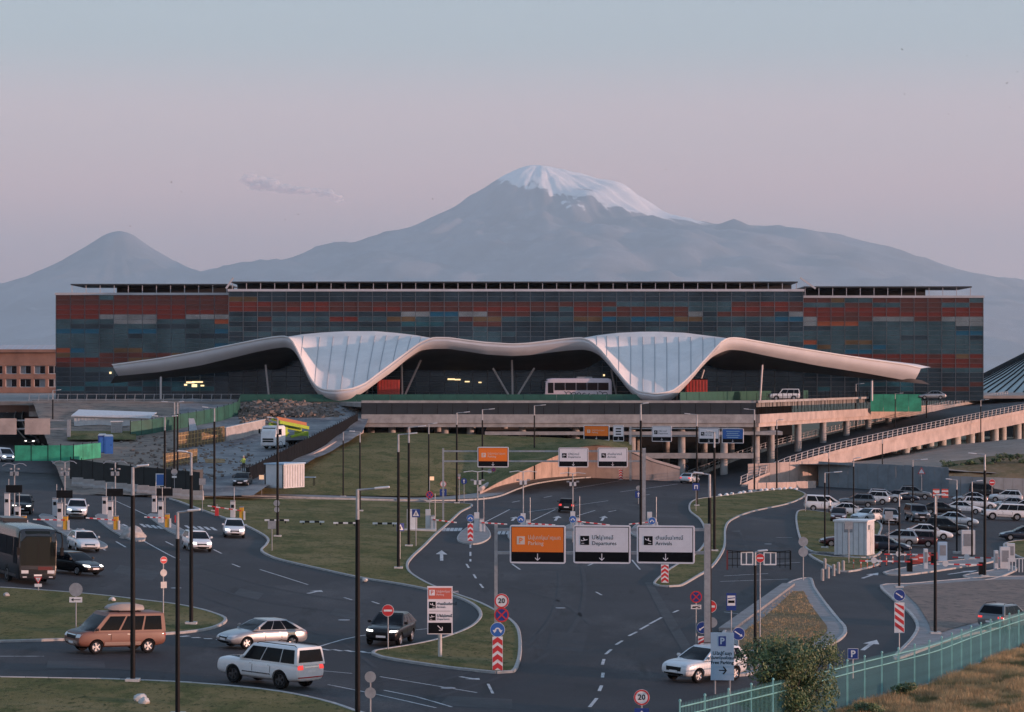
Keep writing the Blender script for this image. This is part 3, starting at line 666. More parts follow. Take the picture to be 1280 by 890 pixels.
MB().add([v-CO for v in (fb[0], fm[0], ft[0], ft[0]+Vector((1, 8, -.2)), fb[0]+Vector((1, 8, .2)))], [(0, 1, 2, 3, 4)]).build('fascia_end', M_fascia, canopy)
MB().add([v-CO for v in (fb[-1], fm[-1], ft[-1], ft[-1]+Vector((-1, 8, -.2)), fb[-1]+Vector((-1, 8, .2)))], [(0, 1, 2, 3, 4)]).build('fascia_end', M_fascia, canopy)
# roof skin behind the edge
def roof_back(i):
    x = cols[i]; a = ft[i]
    for rid, lo, hi, sl in ((RID, 357, 541, 12), (RID2, 727, 911, 0)):
        if lo < x < hi:
            t = (x-lo)/(hi-lo); xx = x+sl*math.sin(math.pi*t)*(1 if True else 0)
            return P(xx, interp(rid, xx), 450)
    return Vector((a.x*1.03, 453.5, a.z+.25))
rows = []; NR = 9
for j in range(NR+1):
    t = j/NR; row = []
    for i in range(len(cols)):
        a, b = ft[i], roof_back(i); dz = b.z-a.z
        p = a.lerp(b, t); p = Vector((p.x, p.y, a.z+dz*(t**.82)))
        row.append(p-CO)
    rows.append(row)
grid_mesh(rows).build('roof_skin', M_canopy, canopy, smooth=True, fix=False)
trim = MB().tube([v+Vector((0, -.05, .1))-CO for v in ft[::2]], .14, 5); trim.build('edge_trim', M_canopy, canopy)
for lo, hi, n in ((360, 540, 11), (730, 908, 12)):
    for k in range(1, n):
        xk = lo+(hi-lo)*k/n; i = min(range(len(cols)), key=lambda q: abs(cols[q]-xk))
        pts = [rows[j][i]+Vector((0, -.03, .03)) for j in range(NR)]
        MB().tube(pts, .065, 6).build('seam', M_seam, canopy)
# soffit: rises from the hall glass to the edge
sb = []
for i, x in enumerate(cols):
    b = fb[i]; dip = max(math.exp(-((x-425)/62)**4), math.exp(-((x-820)/66)**4))
    zb_ = 15.3 if 330 < x < 960 else 15.6-max(0, (abs(x-640)-320))*.014
    zz = zb_*(1-dip)+(b.z+2.2)*dip
    sb.append(Vector((b.x*1.04, 451.5, min(zz, b.z+2.2))))
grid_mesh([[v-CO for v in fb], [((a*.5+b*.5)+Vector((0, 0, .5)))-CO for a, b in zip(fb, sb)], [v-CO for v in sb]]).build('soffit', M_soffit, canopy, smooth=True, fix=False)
# struts
M_strut = mat('strut_steel', (.52, .46, .45), .5)
for a, b in (((640, 493), (616, 460)), ((641, 493), (640, 450)), ((643, 493), (668, 460)), ((503, 488), (526, 450)), ((503, 488), (502, 450)), ((337, 495), (332, 456)), ((458, 501), (459, 488)), ((950, 494), (953, 456)), ((868, 477), (880, 462)), ((772, 477), (764, 462)), ((794, 502), (793, 490)), ((846, 502), (847, 490)), ((201, 497), (201, 471)), ((1090, 497), (1090, 476))):
    pa = P(*a, 437); pb = P(*b, 437); pa.z = DECK
    MB().tube([pa-CO, pb-CO], .17, 6).build('strut', M_strut, canopy)

# ---- raised forecourt terrace on columns
def deck_z(py, d): return H-(py-HZ)*d/F
terr = empty('parking_terrace', (0, 420, 0), 0, 'raised concrete forecourt terrace on round columns before the terminal', 'terrace')
TT = Vector((0, 420, 0))
EDGE = [(P(452, 503, 402)), (P(945, 503, 402)), (P(1190, 503, 545))]      # front edge, then running back to the right
ex = [(e.x, e.y) for e in EDGE]
ptop = [Vector((x, y, DECK)) for x, y in [(-95, 430), (-27, 424), (ex[0][0], ex[0][1]), (ex[1][0], ex[1][1]), (ex[2][0], ex[2][1]), (150, 560), (150, 640), (-120, 640), (-95, 440)]]
M_deck = mat('deck_paving', (.22, .20, .19), .9, var=.2, vscale=.3)
mbd = MB(); n = len(ptop)
tri = tessellate_polygon([[Vector((p.x, p.y, 0)) for p in ptop]])
mbd.add([p-TT for p in ptop]+[p-TT-Vector((0, 0, .6)) for p in ptop], [tuple(t) for t in tri]+[tuple(i+n for i in t[::-1]) for t in tri]+[(i, (i+1) % n, (i+1) % n+n, i+n) for i in range(n)])
mbd.build('deck_slab', M_deck, terr)
def edge_run(a, b, m_par, glass=True):
    d = (b-a).normalized(); nrm = Vector((d.y, -d.x, 0)); L = (b-a).length; ang = math.atan2(d.y, d.x); q = Matrix.Rotation(ang, 3, 'Z'); mid = (a+b)/2
    MB().box(Vector((mid.x, mid.y, 8.05))+nrm*.35-TT, (L, .5, 1.3), M=q).build('edge_beam', m_par, terr)
    MB().box(Vector((mid.x, mid.y, 7.1))+nrm*.05-TT, (L, .7, .55), M=q).build('lower_ledge', m_par, terr)
    k = int(L/2.2)
    pm = MB().box((0, 0, 0), (.07, .07, 2.0)).mesh('railing_post'); pm.materials.append(M_black)
    gm = MB().box((0, 0, 0), (L/k-.08, .05, 1.75)).mesh('screen_panel'); gm.materials.append(M_screen)
    for i in range(k+1):
        p = a.lerp(b, i/k)
        o = mesh_obj('railing_post', pm, None, terr); o.location = Vector((p.x, p.y, 9.6))+nrm*.3-TT; o.rotation_euler = (0, 0, ang)
        if i < k and glass:
            p = a.lerp(b, (i+.5)/k); o = mesh_obj('screen_panel', gm, None, terr); o.location = Vector((p.x, p.y, 9.6))+nrm*.3-TT; o.rotation_euler = (0, 0, ang)
    MB().box(Vector((mid.x, mid.y, DECK+.22))+nrm*.1-TT, (L, .5, .35), M=q).build('coping', M_conc, terr)
M_screen = mat('screen_sheet', (.018, .022, .028), .35, var=.3, vscale=.4)
edge_run(EDGE[0], EDGE[1], M_conc); edge_run(EDGE[1], EDGE[2], M_conc_pink_sunlit, False)  # right stretch takes the pink tone: low sun painted into its colour
cm = MB().cyl((0, 0, 0), .55, 9.5, 14).mesh('column'); cm.materials.append(M_conc); smooth_mesh(cm)
for x in (490, 556, 588, 653, 720, 790, 852, 905, 945):
    p = P(x, 540, 404); o = mesh_obj('column', cm, None, terr); o.location = Vector((p.x, 404, -2.2))-TT
for i in range(9):
    p = EDGE[1].lerp(EDGE[2], .06+i*.11); o = mesh_obj('column', cm, None, terr); o.location = Vector((p.x, p.y+1, -2.2))-TT
for i in range(13):
    o = mesh_obj('column', cm, None, terr); o.location = Vector((-22+i*5.2, 425+(i % 2)*12, -2.2))-TT
MB().box(Vector((2, 447, 3))-TT, (88, .6, 14)).build('shade_wall', M_shade, terr)  # under-deck shade is put into this wall's near-black colour
MB().box(Vector((18, 424, 5.9))-TT, (44, 44, .5)).build('middle_slab', M_conc, terr)
sl = P(880, 566, 404); MB().box(Vector((24, 403.2, 2.55))-TT, (24, .5, .8)).build('middle_beam', M_conc, terr)
for nm, a, b, d, d2, h, label in (('hoarding', 300, 800, 424, 424, 1.15, 'dark green construction hoarding below the wave canopy'), ('hoarding', 850, 1150, 421, 528, 1.5, 'green construction hoarding under the right canopy wing')):
    pa, pb = Vector(((a-CX)*d/F, d, 0)), Vector(((b-CX)*d2/F, d2, 0)); A, B = 0, (pb-pa).length; e = empty(nm, ((pa.x+pb.x)/2, (pa.y+pb.y)/2, DECK), math.atan2(pb.y-pa.y, pb.x-pa.x), label, 'hoarding'); k = int((B-A)/2.5)
    pm = MB().box((0, 0, h/2), ((B-A)/k-.03, .06, h)).mesh('sheet_panel'); pm.materials.append(M_green)
    for i in range(k):
        o = mesh_obj('sheet_panel', pm, None, e); o.location = (-(B-A)/2+(i+.5)*(B-A)/k, random.uniform(-.03, .03), 0)
e = empty('netting_screen', P(1120, 508, 470), 0, 'bright green netting screen on the terrace railing', 'netting')
for i in range(4): MB().box((-3.3+i*2.2, 0, .6), (2.16, .06, 3.0)).build('netting_panel', M_greenlight, e)
for x, y, d, lab in ((486, 482.5, 436, 'red kiosk beside the left canopy dip'), (870, 483.5, 436, 'red kiosk beside the right canopy dip')):
    p = P(x, y, d); e = empty('kiosk', (p.x, d, DECK), 0, lab, 'kiosk')
    MB().box((0, 0, 1.7), (3.5, 2.5, 3.4)).build('body', M_redsoft, e); MB().box((0, 0, 3.5), (3.7, 2.7, .2)).build('roof', M_black, e)
    for i in range(7): MB().box((-1.5+i*.5, -1.28, 1.7), (.05, .05, 3.2)).build('panel_rib', M_red, e)
# railing on the right stretch
e = empty('terrace_fence', (EDGE[1].lerp(EDGE[2], .5).x, EDGE[1].lerp(EDGE[2], .5).y, DECK), 0, 'thin dark mesh fence along the right terrace edge', 'fence')
eo = Vector(e.location)
for i in range(50):
    p = EDGE[1].lerp(EDGE[2], i/49); MB().box(Vector((p.x, p.y-.5, DECK+.2))-eo, (.07, .07, 2.6)).build('post', M_black, e)
for zz in (.1, .9): MB().bar(EDGE[1]+Vector((0, -.5, DECK+zz-EDGE[1].z))-eo, EDGE[2]+Vector((0, -.5, DECK+zz-EDGE[2].z))-eo, .05).build('rail', M_black, e)

# ---- wing wall in front of the terrace
wall = empty('retaining_wall', G(720, 596), 0, 'sandy concrete retaining wall with a humped top at the underpass', 'wall')
wo = Vector(wall.location)
wb = [(600, 621), (622, 611), (650, 604.5), (690, 599), (720, 597), (745, 595.5), (765, 594), (790, 592), (815, 590.5), (850, 588.5)]
wt = [(600, 613), (622, 600), (650, 586), (690, 569), (720, 558), (745, 554.5), (762, 555.5), (790, 566), (815, 577), (850, 587)]
def wall_foot(px, py):
    q = G(px, py); y = min(q.y+3.4, 396.0); x = (px-CX)*y/F; return Vector((x, y, gz(x)))
WB = [wall_foot(*p) for p in wb]
WT = [P(t[0], t[1], b.y) for t, b in zip(wt, WB)]
sWB = smooth_line(WB, 2.4); sWT = []
tot = len(WB)-1
for p in sWB:
    px = CX+F*p.x/p.y; sWT.append(Vector((p.x, p.y, P(px, interp(wt, px), p.y).z)))
for i in range(len(sWB)-1):
    a, b, c, dd = sWB[i], sWB[i+1], sWT[i+1], sWT[i]; back = Vector((0, .6, 0)); g = (b-a)*.006
    a, b, c, dd = a+g, b-g, c-g, dd+g
    vs = [v-wo for v in (a, b, c, dd, a+back, b+back, c+back, dd+back)]
    MB().add(vs, [(0, 1, 2, 3), (5, 4, 7, 6), (3, 2, 6, 7), (0, 4, 5, 1), (1, 5, 6, 2), (4, 0, 3, 7)]).build('wall_panel', M_conc_pink_sunlit, wall)
MB().tube([p+Vector((0, .2, .12))-wo for p in sWT], .3, 6).build('coping', M_conc_pink_sunlit, wall)

# ---- pink stone office building, far left
def wall_with_windows(e, W, Hh, rows_, cols_, m_wall, m_frame, ww, wh, y=0):
    pass
d = 620; A = (-60-CX)*d/F; B = (72-CX)*d/F; zt = H-(440-HZ)*d/F
ob = empty('office_building', ((A+B)/2, d, 2), 0, 'pink stone office block with rows of square windows left of the terminal', 'building')
oo = Vector(ob.location); M_tuff = mat('pink_tuff', (.27, .145, .105), .9, var=.22, vscale=.25, bump=.2, bscale=3)
floors = [(455, 469.5), (471.5, 486), (489, 502)]
cw = 17.8*d/F; wx = [14+17.8*k for k in range(-4, 4)]
zs = [zt-.2]+[z for f in floors for z in (H-(f[0]-HZ)*d/F, H-(f[1]-HZ)*d/F)]
prev = zt
for f in floors:
    z1, z0 = H-(f[0]+2-HZ)*d/F, H-(f[1]-2-HZ)*d/F
    MB().box(Vector(((A+B)/2, d, (prev+z1)/2))-oo, (B-A, .8, prev-z1)).build('wall', M_tuff, ob)
    edges = [A]+[v for x in wx for v in ((x-7.2-CX)*d/F, (x+7.2-CX)*d/F)]+[B]
    for a, b in zip(edges[0::2], edges[1::2]):
        if b-a > .05: MB().box(Vector(((a+b)/2, d+.02, (z0+z1)/2))-oo, (b-a, .76, z1-z0)).build('pier', M_tuff, ob)
    for x in wx:
        c = Vector(((x-CX)*d/F, d+.25, (z0+z1)/2))-oo; w_ = 14.4*d/F
        wf = MB(); [wf.box(c+Vector(v), s) for v, s in (((0, 0, (z1-z0)/2-.06), (w_, .12, .12)), ((0, 0, -(z1-z0)/2+.06), (w_, .12, .12)), ((-w_/2+.06, 0, 0), (.12, .12, z1-z0)), ((w_/2-.06, 0, 0), (.12, .12, z1-z0)), ((0, 0, 0), (.1, .12, z1-z0)))]
        fr_ = wf.build('window', M_offwhite, ob)
        for sx in (-1, 1):
            MB().box(c+Vector((sx*w_/4, .08, 0)), (w_/2-.14, .04, z1-z0-.2)).build('pane', random.choice((MATS['car_glass'], MATS['car_glass'], MATS['grey_metal'])), fr_)
    prev = z0
MB().box(Vector(((A+B)/2, d, (prev+2)/2))-oo, (B-A, .8, prev-2)).build('wall', M_tuff, ob)
MB().box(Vector(((A+B)/2, d+9, 9))-oo, (B-A-.4, 17, 14)).build('core', M_shade, ob)
MB().box(Vector(((A+B)/2, d+8, zt+.25))-oo, (B-A+.8, 18.5, .7)).build('cornice', M_tuff, ob)
for i in range(14):
    x = A+(i+.5)*(B-A)/14; MB().add([Vector(v)-oo for v in ((x-.85, d-.5, zt+.65), (x+.75, d-.5, zt+.65), (x+1.2, d+3, zt+1.7), (x-.4, d+3, zt+1.7))], [(0, 1, 2, 3)]).build('roof_panel', M_roofedge, ob)
# ---- old round terminal on the right
d = 690
rt = empty('round_terminal', P(1300, 500, d), 0, 'old concrete terminal with a great ribbed grey-green roof cone', 'building')
ro = Vector(rt.location); M_cone = mat('ribbed_roof', (.33, .375, .37), .7, var=.12, vscale=.2)
c0 = P(1330, 500, 745); rad_top, rad_bot = 6.5, 33.0
zt_, zb_ = P(0, 432, 745).z, P(0, 490, 745).z
MB().lathe([(rad_top, zt_), (22.0, (zt_+zb_)/2-1.5), (rad_bot, zb_), (rad_bot, zb_-1.0)], c=(c0.x-ro.x, c0.y-ro.y, -ro.z), n=64).build('roof', M_cone, rt)
for i in range(40):
    a = math.pi+math.pi*i/39
    f = lambda r, z: Vector((c0.x+math.cos(a)*r, c0.y+math.sin(a)*r, z))-ro
    MB().tube([f(rad_top, zt_+.1), f(22.0, (zt_+zb_)/2-1.4), f(rad_bot, zb_+.1)], .22, 5).build('rib', M_black, rt)
MB().lathe([(30.5, zb_-1), (30.5, -2)], c=(c0.x-ro.x, c0.y-ro.y, -ro.z), n=48).build('wall', M_shade, rt)
for i in range(26):
    a = math.pi*1.02+math.pi*.96*i/25; p = Vector((c0.x+math.cos(a)*32.4, c0.y+math.sin(a)*32.4, 0))
    z1 = zb_-1.1
    arch = [(-2.0, z1), (2.0, z1)]+[(2.0, 3), (1.6, 3), (1.6, z1-2.6)]+[(1.6*math.cos(t*math.pi/8), z1-2.6+1.6*math.sin(t*math.pi/8)) for t in range(1, 8)]+[(-1.6, z1-2.6), (-1.6, 3), (-2.0, 3)]
    b_ = MB().prism(arch, -.3, .3); q = Matrix.Rotation(a+math.pi/2, 3, 'Z'); b_.v = [tuple(q @ Vector(v)+p-ro) for v in b_.v]
    b_.build('arch', M_conc_pink_sunlit, rt)

# ================================================================== VEHICLES
def loft(stations, ring):
    """stations: list of rings of equal length; closed tube with end caps"""
    mb = MB(); k = len(stations); n = len(stations[0])
    mb.add([p for s in stations for p in s], [(i*n+j, (i+1)*n+j, (i+1)*n+(j+1) % n, i*n+(j+1) % n) for i in range(k-1) for j in range(n)]+[tuple(range(n)), tuple(range((k-1)*n, k*n))[::-1]])
    return mb
def eval_mesh(me, mods):
    o = bpy.data.objects.new('tmp', me); C.objects.link(o)
    for f in mods: f(o)
    dg = bpy.context.evaluated_depsgraph_get(); dg.update()
    out = bpy.data.meshes.new_from_object(o.evaluated_get(dg)); bpy.data.objects.remove(o)
    return out
def join_meshes(name, meshes):
    bm = bmesh.new()
    for m_ in meshes: bm.from_mesh(m_)
    out = bpy.data.meshes.new(name); bm.to_mesh(out); bm.free(); return out
WHEELS = {}
def wheel_meshes(r, w):
    if (r, w) in WHEELS: return WHEELS[(r, w)]
    t = MB().lathe([(r*.62, -w*.42), (r*.9, -w*.5), (r*.985, -w*.36), (r, 0), (r*.985, w*.36), (r*.9, w*.5), (r*.62, w*.42)], axis='Y', n=24).mesh('tyre'); smooth_mesh(t); t.materials.append(M_rubber)
    b = MB().lathe([(r*.64, w*.40), (r*.60, w*.47), (r*.56, w*.36), (r*.52, w*.12), (.001, w*.10)], axis='Y', n=20)
    for i in range(5):
        a = 2*math.pi*i/5
        q = Matrix.Rotation(a, 3, 'Y'); b.box(q @ Vector((r*.31, w*.36, 0)), (r*.56, w*.12, r*.17), M=q)
    b.lathe([(.001, w*.46), (r*.13, w*.45), (r*.14, w*.3)], axis='Y', n=10)
    rm = b.mesh('rim'); smooth_mesh(rm); rm.materials.append(M_rim)
    dk = MB().lathe([(r*.6, w*.09), (.001, w*.09)], axis='Y', n=16).mesh('brake_disc'); dk.materials.append(M_black)
    WHEELS[(r, w)] = (t, rm, dk); return WHEELS[(r, w)]
def make_car(spec):
    """x forward, y left, z up, origin on the ground below the middle; returns a root whose parts can be copied"""
    L, W, Ht = spec['L'], spec['W'], spec['H']; hw = W/2
    root = empty(spec.get('name', 'car'), (0, 0, 0))
    st = []
    for (t, zt, zb, wf) in spec['hull']:
        x = (t-.5)*L; w = hw*wf; dz = zt-zb
        half = [(0, zb), (w*.72, zb), (w*.95, zb+min(.10, dz*.25)), (w*1.0, zb+dz*.38), (w*.995, zb+dz*.62), (w*.975, zt-min(.10, dz*.18)), (w*.90, zt-.015), (w*.55, zt+.012), (0, zt+.02)]
        ring = [Vector((x, y, z)) for y, z in half]+[Vector((x, -y, z)) for y, z in half[-2:0:-1]]
        st.append(ring)
    hold = spec.get('hold', .012)
    st = [st[0], [p+Vector((hold*.4*L/4.5, 0, 0)) for p in st[0]]]+st[1:-1]+[[p-Vector((hold*L/4.5, 0, 0)) for p in st[-1]], st[-1]]
    me = loft(st, None).mesh('hull')
    bm = bmesh.new(); bm.from_mesh(me); bmesh.ops.recalc_face_normals(bm, faces=bm.faces); bm.to_mesh(me); bm.free()
    r, ww = spec['wr'], spec.get('ww', .23)
    cut = MB()
    for ax in spec['axles']:
        for s in (-1, 1): cut.lathe([(.001, s*(hw+.1)), (r*1.13, s*(hw+.1)), (r*1.13, s*(hw-.34)), (.001, s*(hw-.34))], axis='Y', c=(ax, 0, r*.98), n=24)
    cme = cut.mesh('cut'); bm = bmesh.new(); bm.from_mesh(cme); bmesh.ops.remove_doubles(bm, verts=bm.verts, dist=.002); bmesh.ops.recalc_face_normals(bm, faces=bm.faces); bm.to_mesh(cme); bm.free()
    co = bpy.data.objects.new('tmpcut', cme); C.objects.link(co)
    def m1(o): m_ = o.modifiers.new('s', 'SUBSURF'); m_.levels = 1
    def m2(o): m_ = o.modifiers.new('b', 'BOOLEAN'); m_.object = co; m_.operation = 'DIFFERENCE'; m_.solver = 'EXACT'
    hull_full = eval_mesh(me, [m1]); hull = eval_mesh(me, [m1, m2]); bpy.data.objects.remove(co)
    # greenhouse
    xb0, xr0, xr1, xb1 = [(t-.5)*L for t in spec['gh']]; zb = spec['belt']-.03; wb = hw*spec.get('gwb', .93); wr = hw*spec.get('gwr', .74)
    zr = Ht
    def gh_ring(f):      # f: 0 belt .. 1 roof, slightly bulged
        b = math.sin(f*math.pi)*.012
        xa = xb0+(xr0-xb0)*f; xc = xb1+(xr1-xb1)*f; y = wb+(wr-wb)*f+b; z = zb+(zr-zb)*f
        nx = 7; out = []
        for i in range(nx): out.append(Vector((xa+(xc-xa)*i/(nx-1), y, z)))
        for j in range(1, 5): out.append(Vector((xc+.06*math.sin(math.pi*j/5)*(1-f*.5), y-2*y*j/5, z)))
        for i in range(nx): out.append(Vector((xc+(xa-xc)*i/(nx-1), -y, z)))
        for j in range(1, 5): out.append(Vector((xa-.04*math.sin(math.pi*j/5)*(1-f*.5), -y+2*y*j/5, z)))
        return out
    rings = [gh_ring(f) for f in (0, .35, .7, 1)]
    top = [Vector((p.x*.985+(xr0+xr1)/2*.015, p.y*.93, p.z+.0)) for p in rings[-1]]
    rings[-1] = [Vector((p.x, p.y, p.z-.045)) for p in rings[-1]]
    gmb = MB(); n = len(rings[0]); allr = rings+[top]
    gmb.add([p for rr in allr for p in rr], [(i*n+j, i*n+(j+1) % n, (i+1)*n+(j+1) % n, (i+1)*n+j) for i in range(len(allr)-1) for j in range(n)])
    # crowned roof cap
    cx_ = (xr0+xr1)/2; k0 = len(gmb.v); gmb.add([Vector((cx_+(p.x-cx_)*.55, p.y*.5, p.z+.025)) for p in top]+[Vector((cx_, 0, zr+.035))], [])
    base = (len(allr)-1)*n
    gmb.f += [(base+j, base+(j+1) % n, k0+(j+1) % n, k0+j) for j in range(n)]+[(k0+j, k0+(j+1) % n, k0+n) for j in range(n)]
    gme = gmb.mesh('gh'); bm = bmesh.new(); bm.from_mesh(gme); bmesh.ops.recalc_face_normals(bm, faces=bm.faces); bm.to_mesh(gme); bm.free()
    body_me = join_meshes('body', [hull, gme]); smooth_mesh(body_me, 38); body_me.materials.clear(); body_me.materials.append(M_paints['white'])
    mesh_obj('body', body_me, None, root)
    bv = BVHTree.FromPolygons([v.co for v in body_me.vertices], [p.vertices for p in body_me.polygons])
    bh = BVHTree.FromPolygons([v.co for v in hull_full.vertices], [p.vertices for p in hull_full.polygons])
    def patch(name, m_, axis, quad, off=.012, nu=6, nv=3, tree=None, parent=root, smooth=True):
        """quad: four (a,b) corners in the plane seen along axis; projected onto the body"""
        q = [Vector((a, b, 0)) for a, b in quad]; pts = []
        for j in range(nv+1):
            for i in range(nu+1):
                u, v = i/nu, j/nv; p = (q[0]*(1-u)+q[1]*u)*(1-v)+(q[3]*(1-u)+q[2]*u)*v
                if axis == 'F': o_, d_ = Vector((L, p.x, p.y)), Vector((-1, 0, 0))
                elif axis == 'B': o_, d_ = Vector((-L, p.x, p.y)), Vector((1, 0, 0))
                elif axis == 'L': o_, d_ = Vector((p.x, W, p.y)), Vector((0, -1, 0))
                elif axis == 'R': o_, d_ = Vector((p.x, -W, p.y)), Vector((0, 1, 0))
                else: o_, d_ = Vector((p.x, p.y, Ht+2)), Vector((0, 0, -1))
                h = (tree or bh).ray_cast(o_, d_)
                if h[0] is None: h = (tree or bh).find_nearest(o_+d_*(L*.55 if axis in 'FB' else W*.5))
                pts.append(h[0]-d_*off)
        w_ = nu+1
        f_ = [(j*w_+i, j*w_+i+1, (j+1)*w_+i+1, (j+1)*w_+i) for j in range(nv) for i in range(nu)]
        mb = MB().add(pts, f_); o_ = mb.build(name, m_, parent, smooth=smooth, fix=True)
        # outward normals
        me_ = o_.data; dirv = {'F': Vector((1, 0, 0)), 'B': Vector((-1, 0, 0)), 'L': Vector((0, 1, 0)), 'R': Vector((0, -1, 0)), 'T': Vector((0, 0, 1))}[axis]
        if sum(p.normal.dot(dirv) for p in me_.polygons) < 0: me_.flip_normals()
        return o_
    zc = lambda f: zb+(zr-zb)*f
    g0, g1 = spec.get('glass', (.14, .86))
    gy = lambda f: wb+(wr-wb)*f
    patch('windscreen', M_glass, 'F', [(-gy(g0)*.93, zc(g0*.6)), (gy(g0)*.93, zc(g0*.6)), (gy(g1)*.90, zc(g1)), (-gy(g1)*.90, zc(g1))], .014, 6, 4, bv)
    patch('rear_window', M_glass, 'B', [(-gy(g0)*.88, zc(g0+.08)), (gy(g0)*.88, zc(g0+.08)), (gy(g1)*.84, zc(g1)), (-gy(g1)*.84, zc(g1))], .014, 6, 4, bv)
    xa = lambda f: xb0+(xr0-xb0)*f; xc = lambda f: xb1+(xr1-xb1)*f
    cuts = spec['side']           # fractions along the glass band
    for sgn, ax in ((1, 'L'), (-1, 'R')):
        for a, b in cuts:
            lo = lambda t: xa(g0)+.10+(xc(g0)-.06-xa(g0)-.10)*t
            hi = lambda t: xa(g1)+.10+(xc(g1)-.06-xa(g1)-.10)*t
            patch('side_window', M_glass, ax, [(lo(a), zc(g0)), (lo(b), zc(g0)), (hi(b), zc(g1)), (hi(a), zc(g1))], .012, 4, 3, bv)
    hl = spec['hl']; tl = spec['tl']
    for s in (-1, 1):
        y0, y1, z0, z1 = hl; patch('headlight', M_lamp_off, 'F', [(s*y0*hw, z0), (s*y1*hw, z0+spec.get('hls', .03)), (s*y1*hw, z1+spec.get('hls', .03)), (s*y0*hw, z1)], .014, 6, 3)
        y0, y1, z0, z1 = tl; patch('tail_light', M_tail, 'B', [(s*y0*hw, z0), (s*y1*hw, z0), (s*y1*hw, z1), (s*y0*hw, z1)], .014, 6, 3)
    gr = spec['grille']; patch('grille', M_black, 'F', [(-gr[0]*hw, gr[1]), (gr[0]*hw, gr[1]), (gr[0]*hw*1.04, gr[2]), (-gr[0]*hw*1.04, gr[2])], .012, 8, 3)
    if spec.get('chrome'): patch('grille_bar', M_chrome, 'F', [(-gr[0]*hw, gr[2]-.05), (gr[0]*hw, gr[2]-.05), (gr[0]*hw, gr[2]), (-gr[0]*hw, gr[2])], .022, 8, 1)
    lw = spec['lowgrille']; patch('air_intake', M_black, 'F', [(-lw[0]*hw, lw[1]), (lw[0]*hw, lw[1]), (lw[0]*hw, lw[2]), (-lw[0]*hw, lw[2])], .012, 8, 2)
    zp = spec.get('plate', .55)
    patch('number_plate', M_white, 'F', [(-.26, spec['fplate']), (.26, spec['fplate']), (.26, spec['fplate']+.11), (-.26, spec['fplate']+.11)], .026, 2, 1)
    patch('number_plate', M_white, 'B', [(-.26, zp), (.26, zp), (.26, zp+.11), (-.26, zp+.11)], .026, 2, 1)
    patch('rear_bumper', M_black if spec.get('darkbump') else M_rubber, 'B', [(-.8*hw, .30), (.8*hw, .30), (.8*hw, .40), (-.8*hw, .40)], .014, 8, 1)
    for sgn, ax in ((1, 'L'), (-1, 'R')):
        patch('sill', M_black, ax, [(spec['axles'][0]+r*1.2, spec['sill'][0]), (spec['axles'][1]-r*1.2, spec['sill'][0]), (spec['axles'][1]-r*1.2, spec['sill'][1]), (spec['axles'][0]+r*1.2, spec['sill'][1])], .01, 4, 1)
        for t in spec['doors']:
            xx = (t-.5)*L; patch('door_gap', M_rubber, ax, [(xx-.014, spec['sill'][1]), (xx+.014, spec['sill'][1]), (xx+.014, spec['belt']-.04), (xx-.014, spec['belt']-.04)], .004, 1, 4)
            patch('door_handle', M_chrome, ax, [(xx+.08-.05, spec['belt']-.16), (xx+.22-.05, spec['belt']-.16), (xx+.22-.05, spec['belt']-.13), (xx+.08-.05, spec['belt']-.13)], .02, 2, 1)
        mx = xb1-.22; mm = MB().box((mx, sgn*(wb+.10), zb+.13), (.12, .20, .14)); mo = mm.mesh('mirror'); bm = bmesh.new(); bm.from_mesh(mo); bmesh.ops.bevel(bm, geom=bm.edges[:], offset=.03, segments=2, affect='EDGES'); bm.to_mesh(mo); bm.free(); smooth_mesh(mo)
        mo.materials.append(M_paints['white']); mesh_obj('mirror', mo, None, root)
        if spec.get('rails'):
            MB().tube([(xr0+.15, sgn*wr*.88, zr+.02), (xr0+.25, sgn*wr*.88, zr+.075), (xr1-.35, sgn*wr*.88, zr+.075), (xr1-.2, sgn*wr*.88, zr+.02)], .02, 6).build('roof_rail', spec.get('railm', M_black), root)
    tm, rm, dk = wheel_meshes(r, ww)
    for ax in spec['axles']:
        for s in (-1, 1):
            wo_ = empty('wheel', (ax, s*(hw-ww*.5-.035), r)); wo_.parent = root
            if s < 0: wo_.rotation_euler = (0, 0, math.pi)
            mesh_obj('tyre', tm, None, wo_); mesh_obj('rim', rm, None, wo_); mesh_obj('brake_disc', dk, None, wo_)
    if spec.get('extra'): spec['extra'](root, patch, hw, zr)
    return root
M_paints = {}
def paint(name, col, rough=.28, metal=.0):
    M_paints[name] = mat('paint_'+name, col, rough, metal, var=.05, vscale=1.5, coat=.25 if max(col) < .03 else (.1 if name == 'copper' else .5), spec=.25 if max(col) < .03 else .5); return M_paints[name]
for nm, c, me_ in (('white', (.66, .67, .69), 0), ('pearl', (.60, .62, .64), 0), ('silver', (.33, .34, .36), .5), ('grey', (.14, .15, .16), .4), ('black', (.010, .010, .012), 0), ('navy', (.012, .017, .035), .2), ('copper', (.165, .073, .052), .0), ('red', (.26, .02, .02), 0), ('maroon', (.055, .012, .016), .2), ('slate', (.10, .12, .14), .4), ('paleblue', (.40, .48, .54), .2)): paint(nm, c, .28 if nm != 'copper' else .5, me_ if nm != 'copper' else 0)
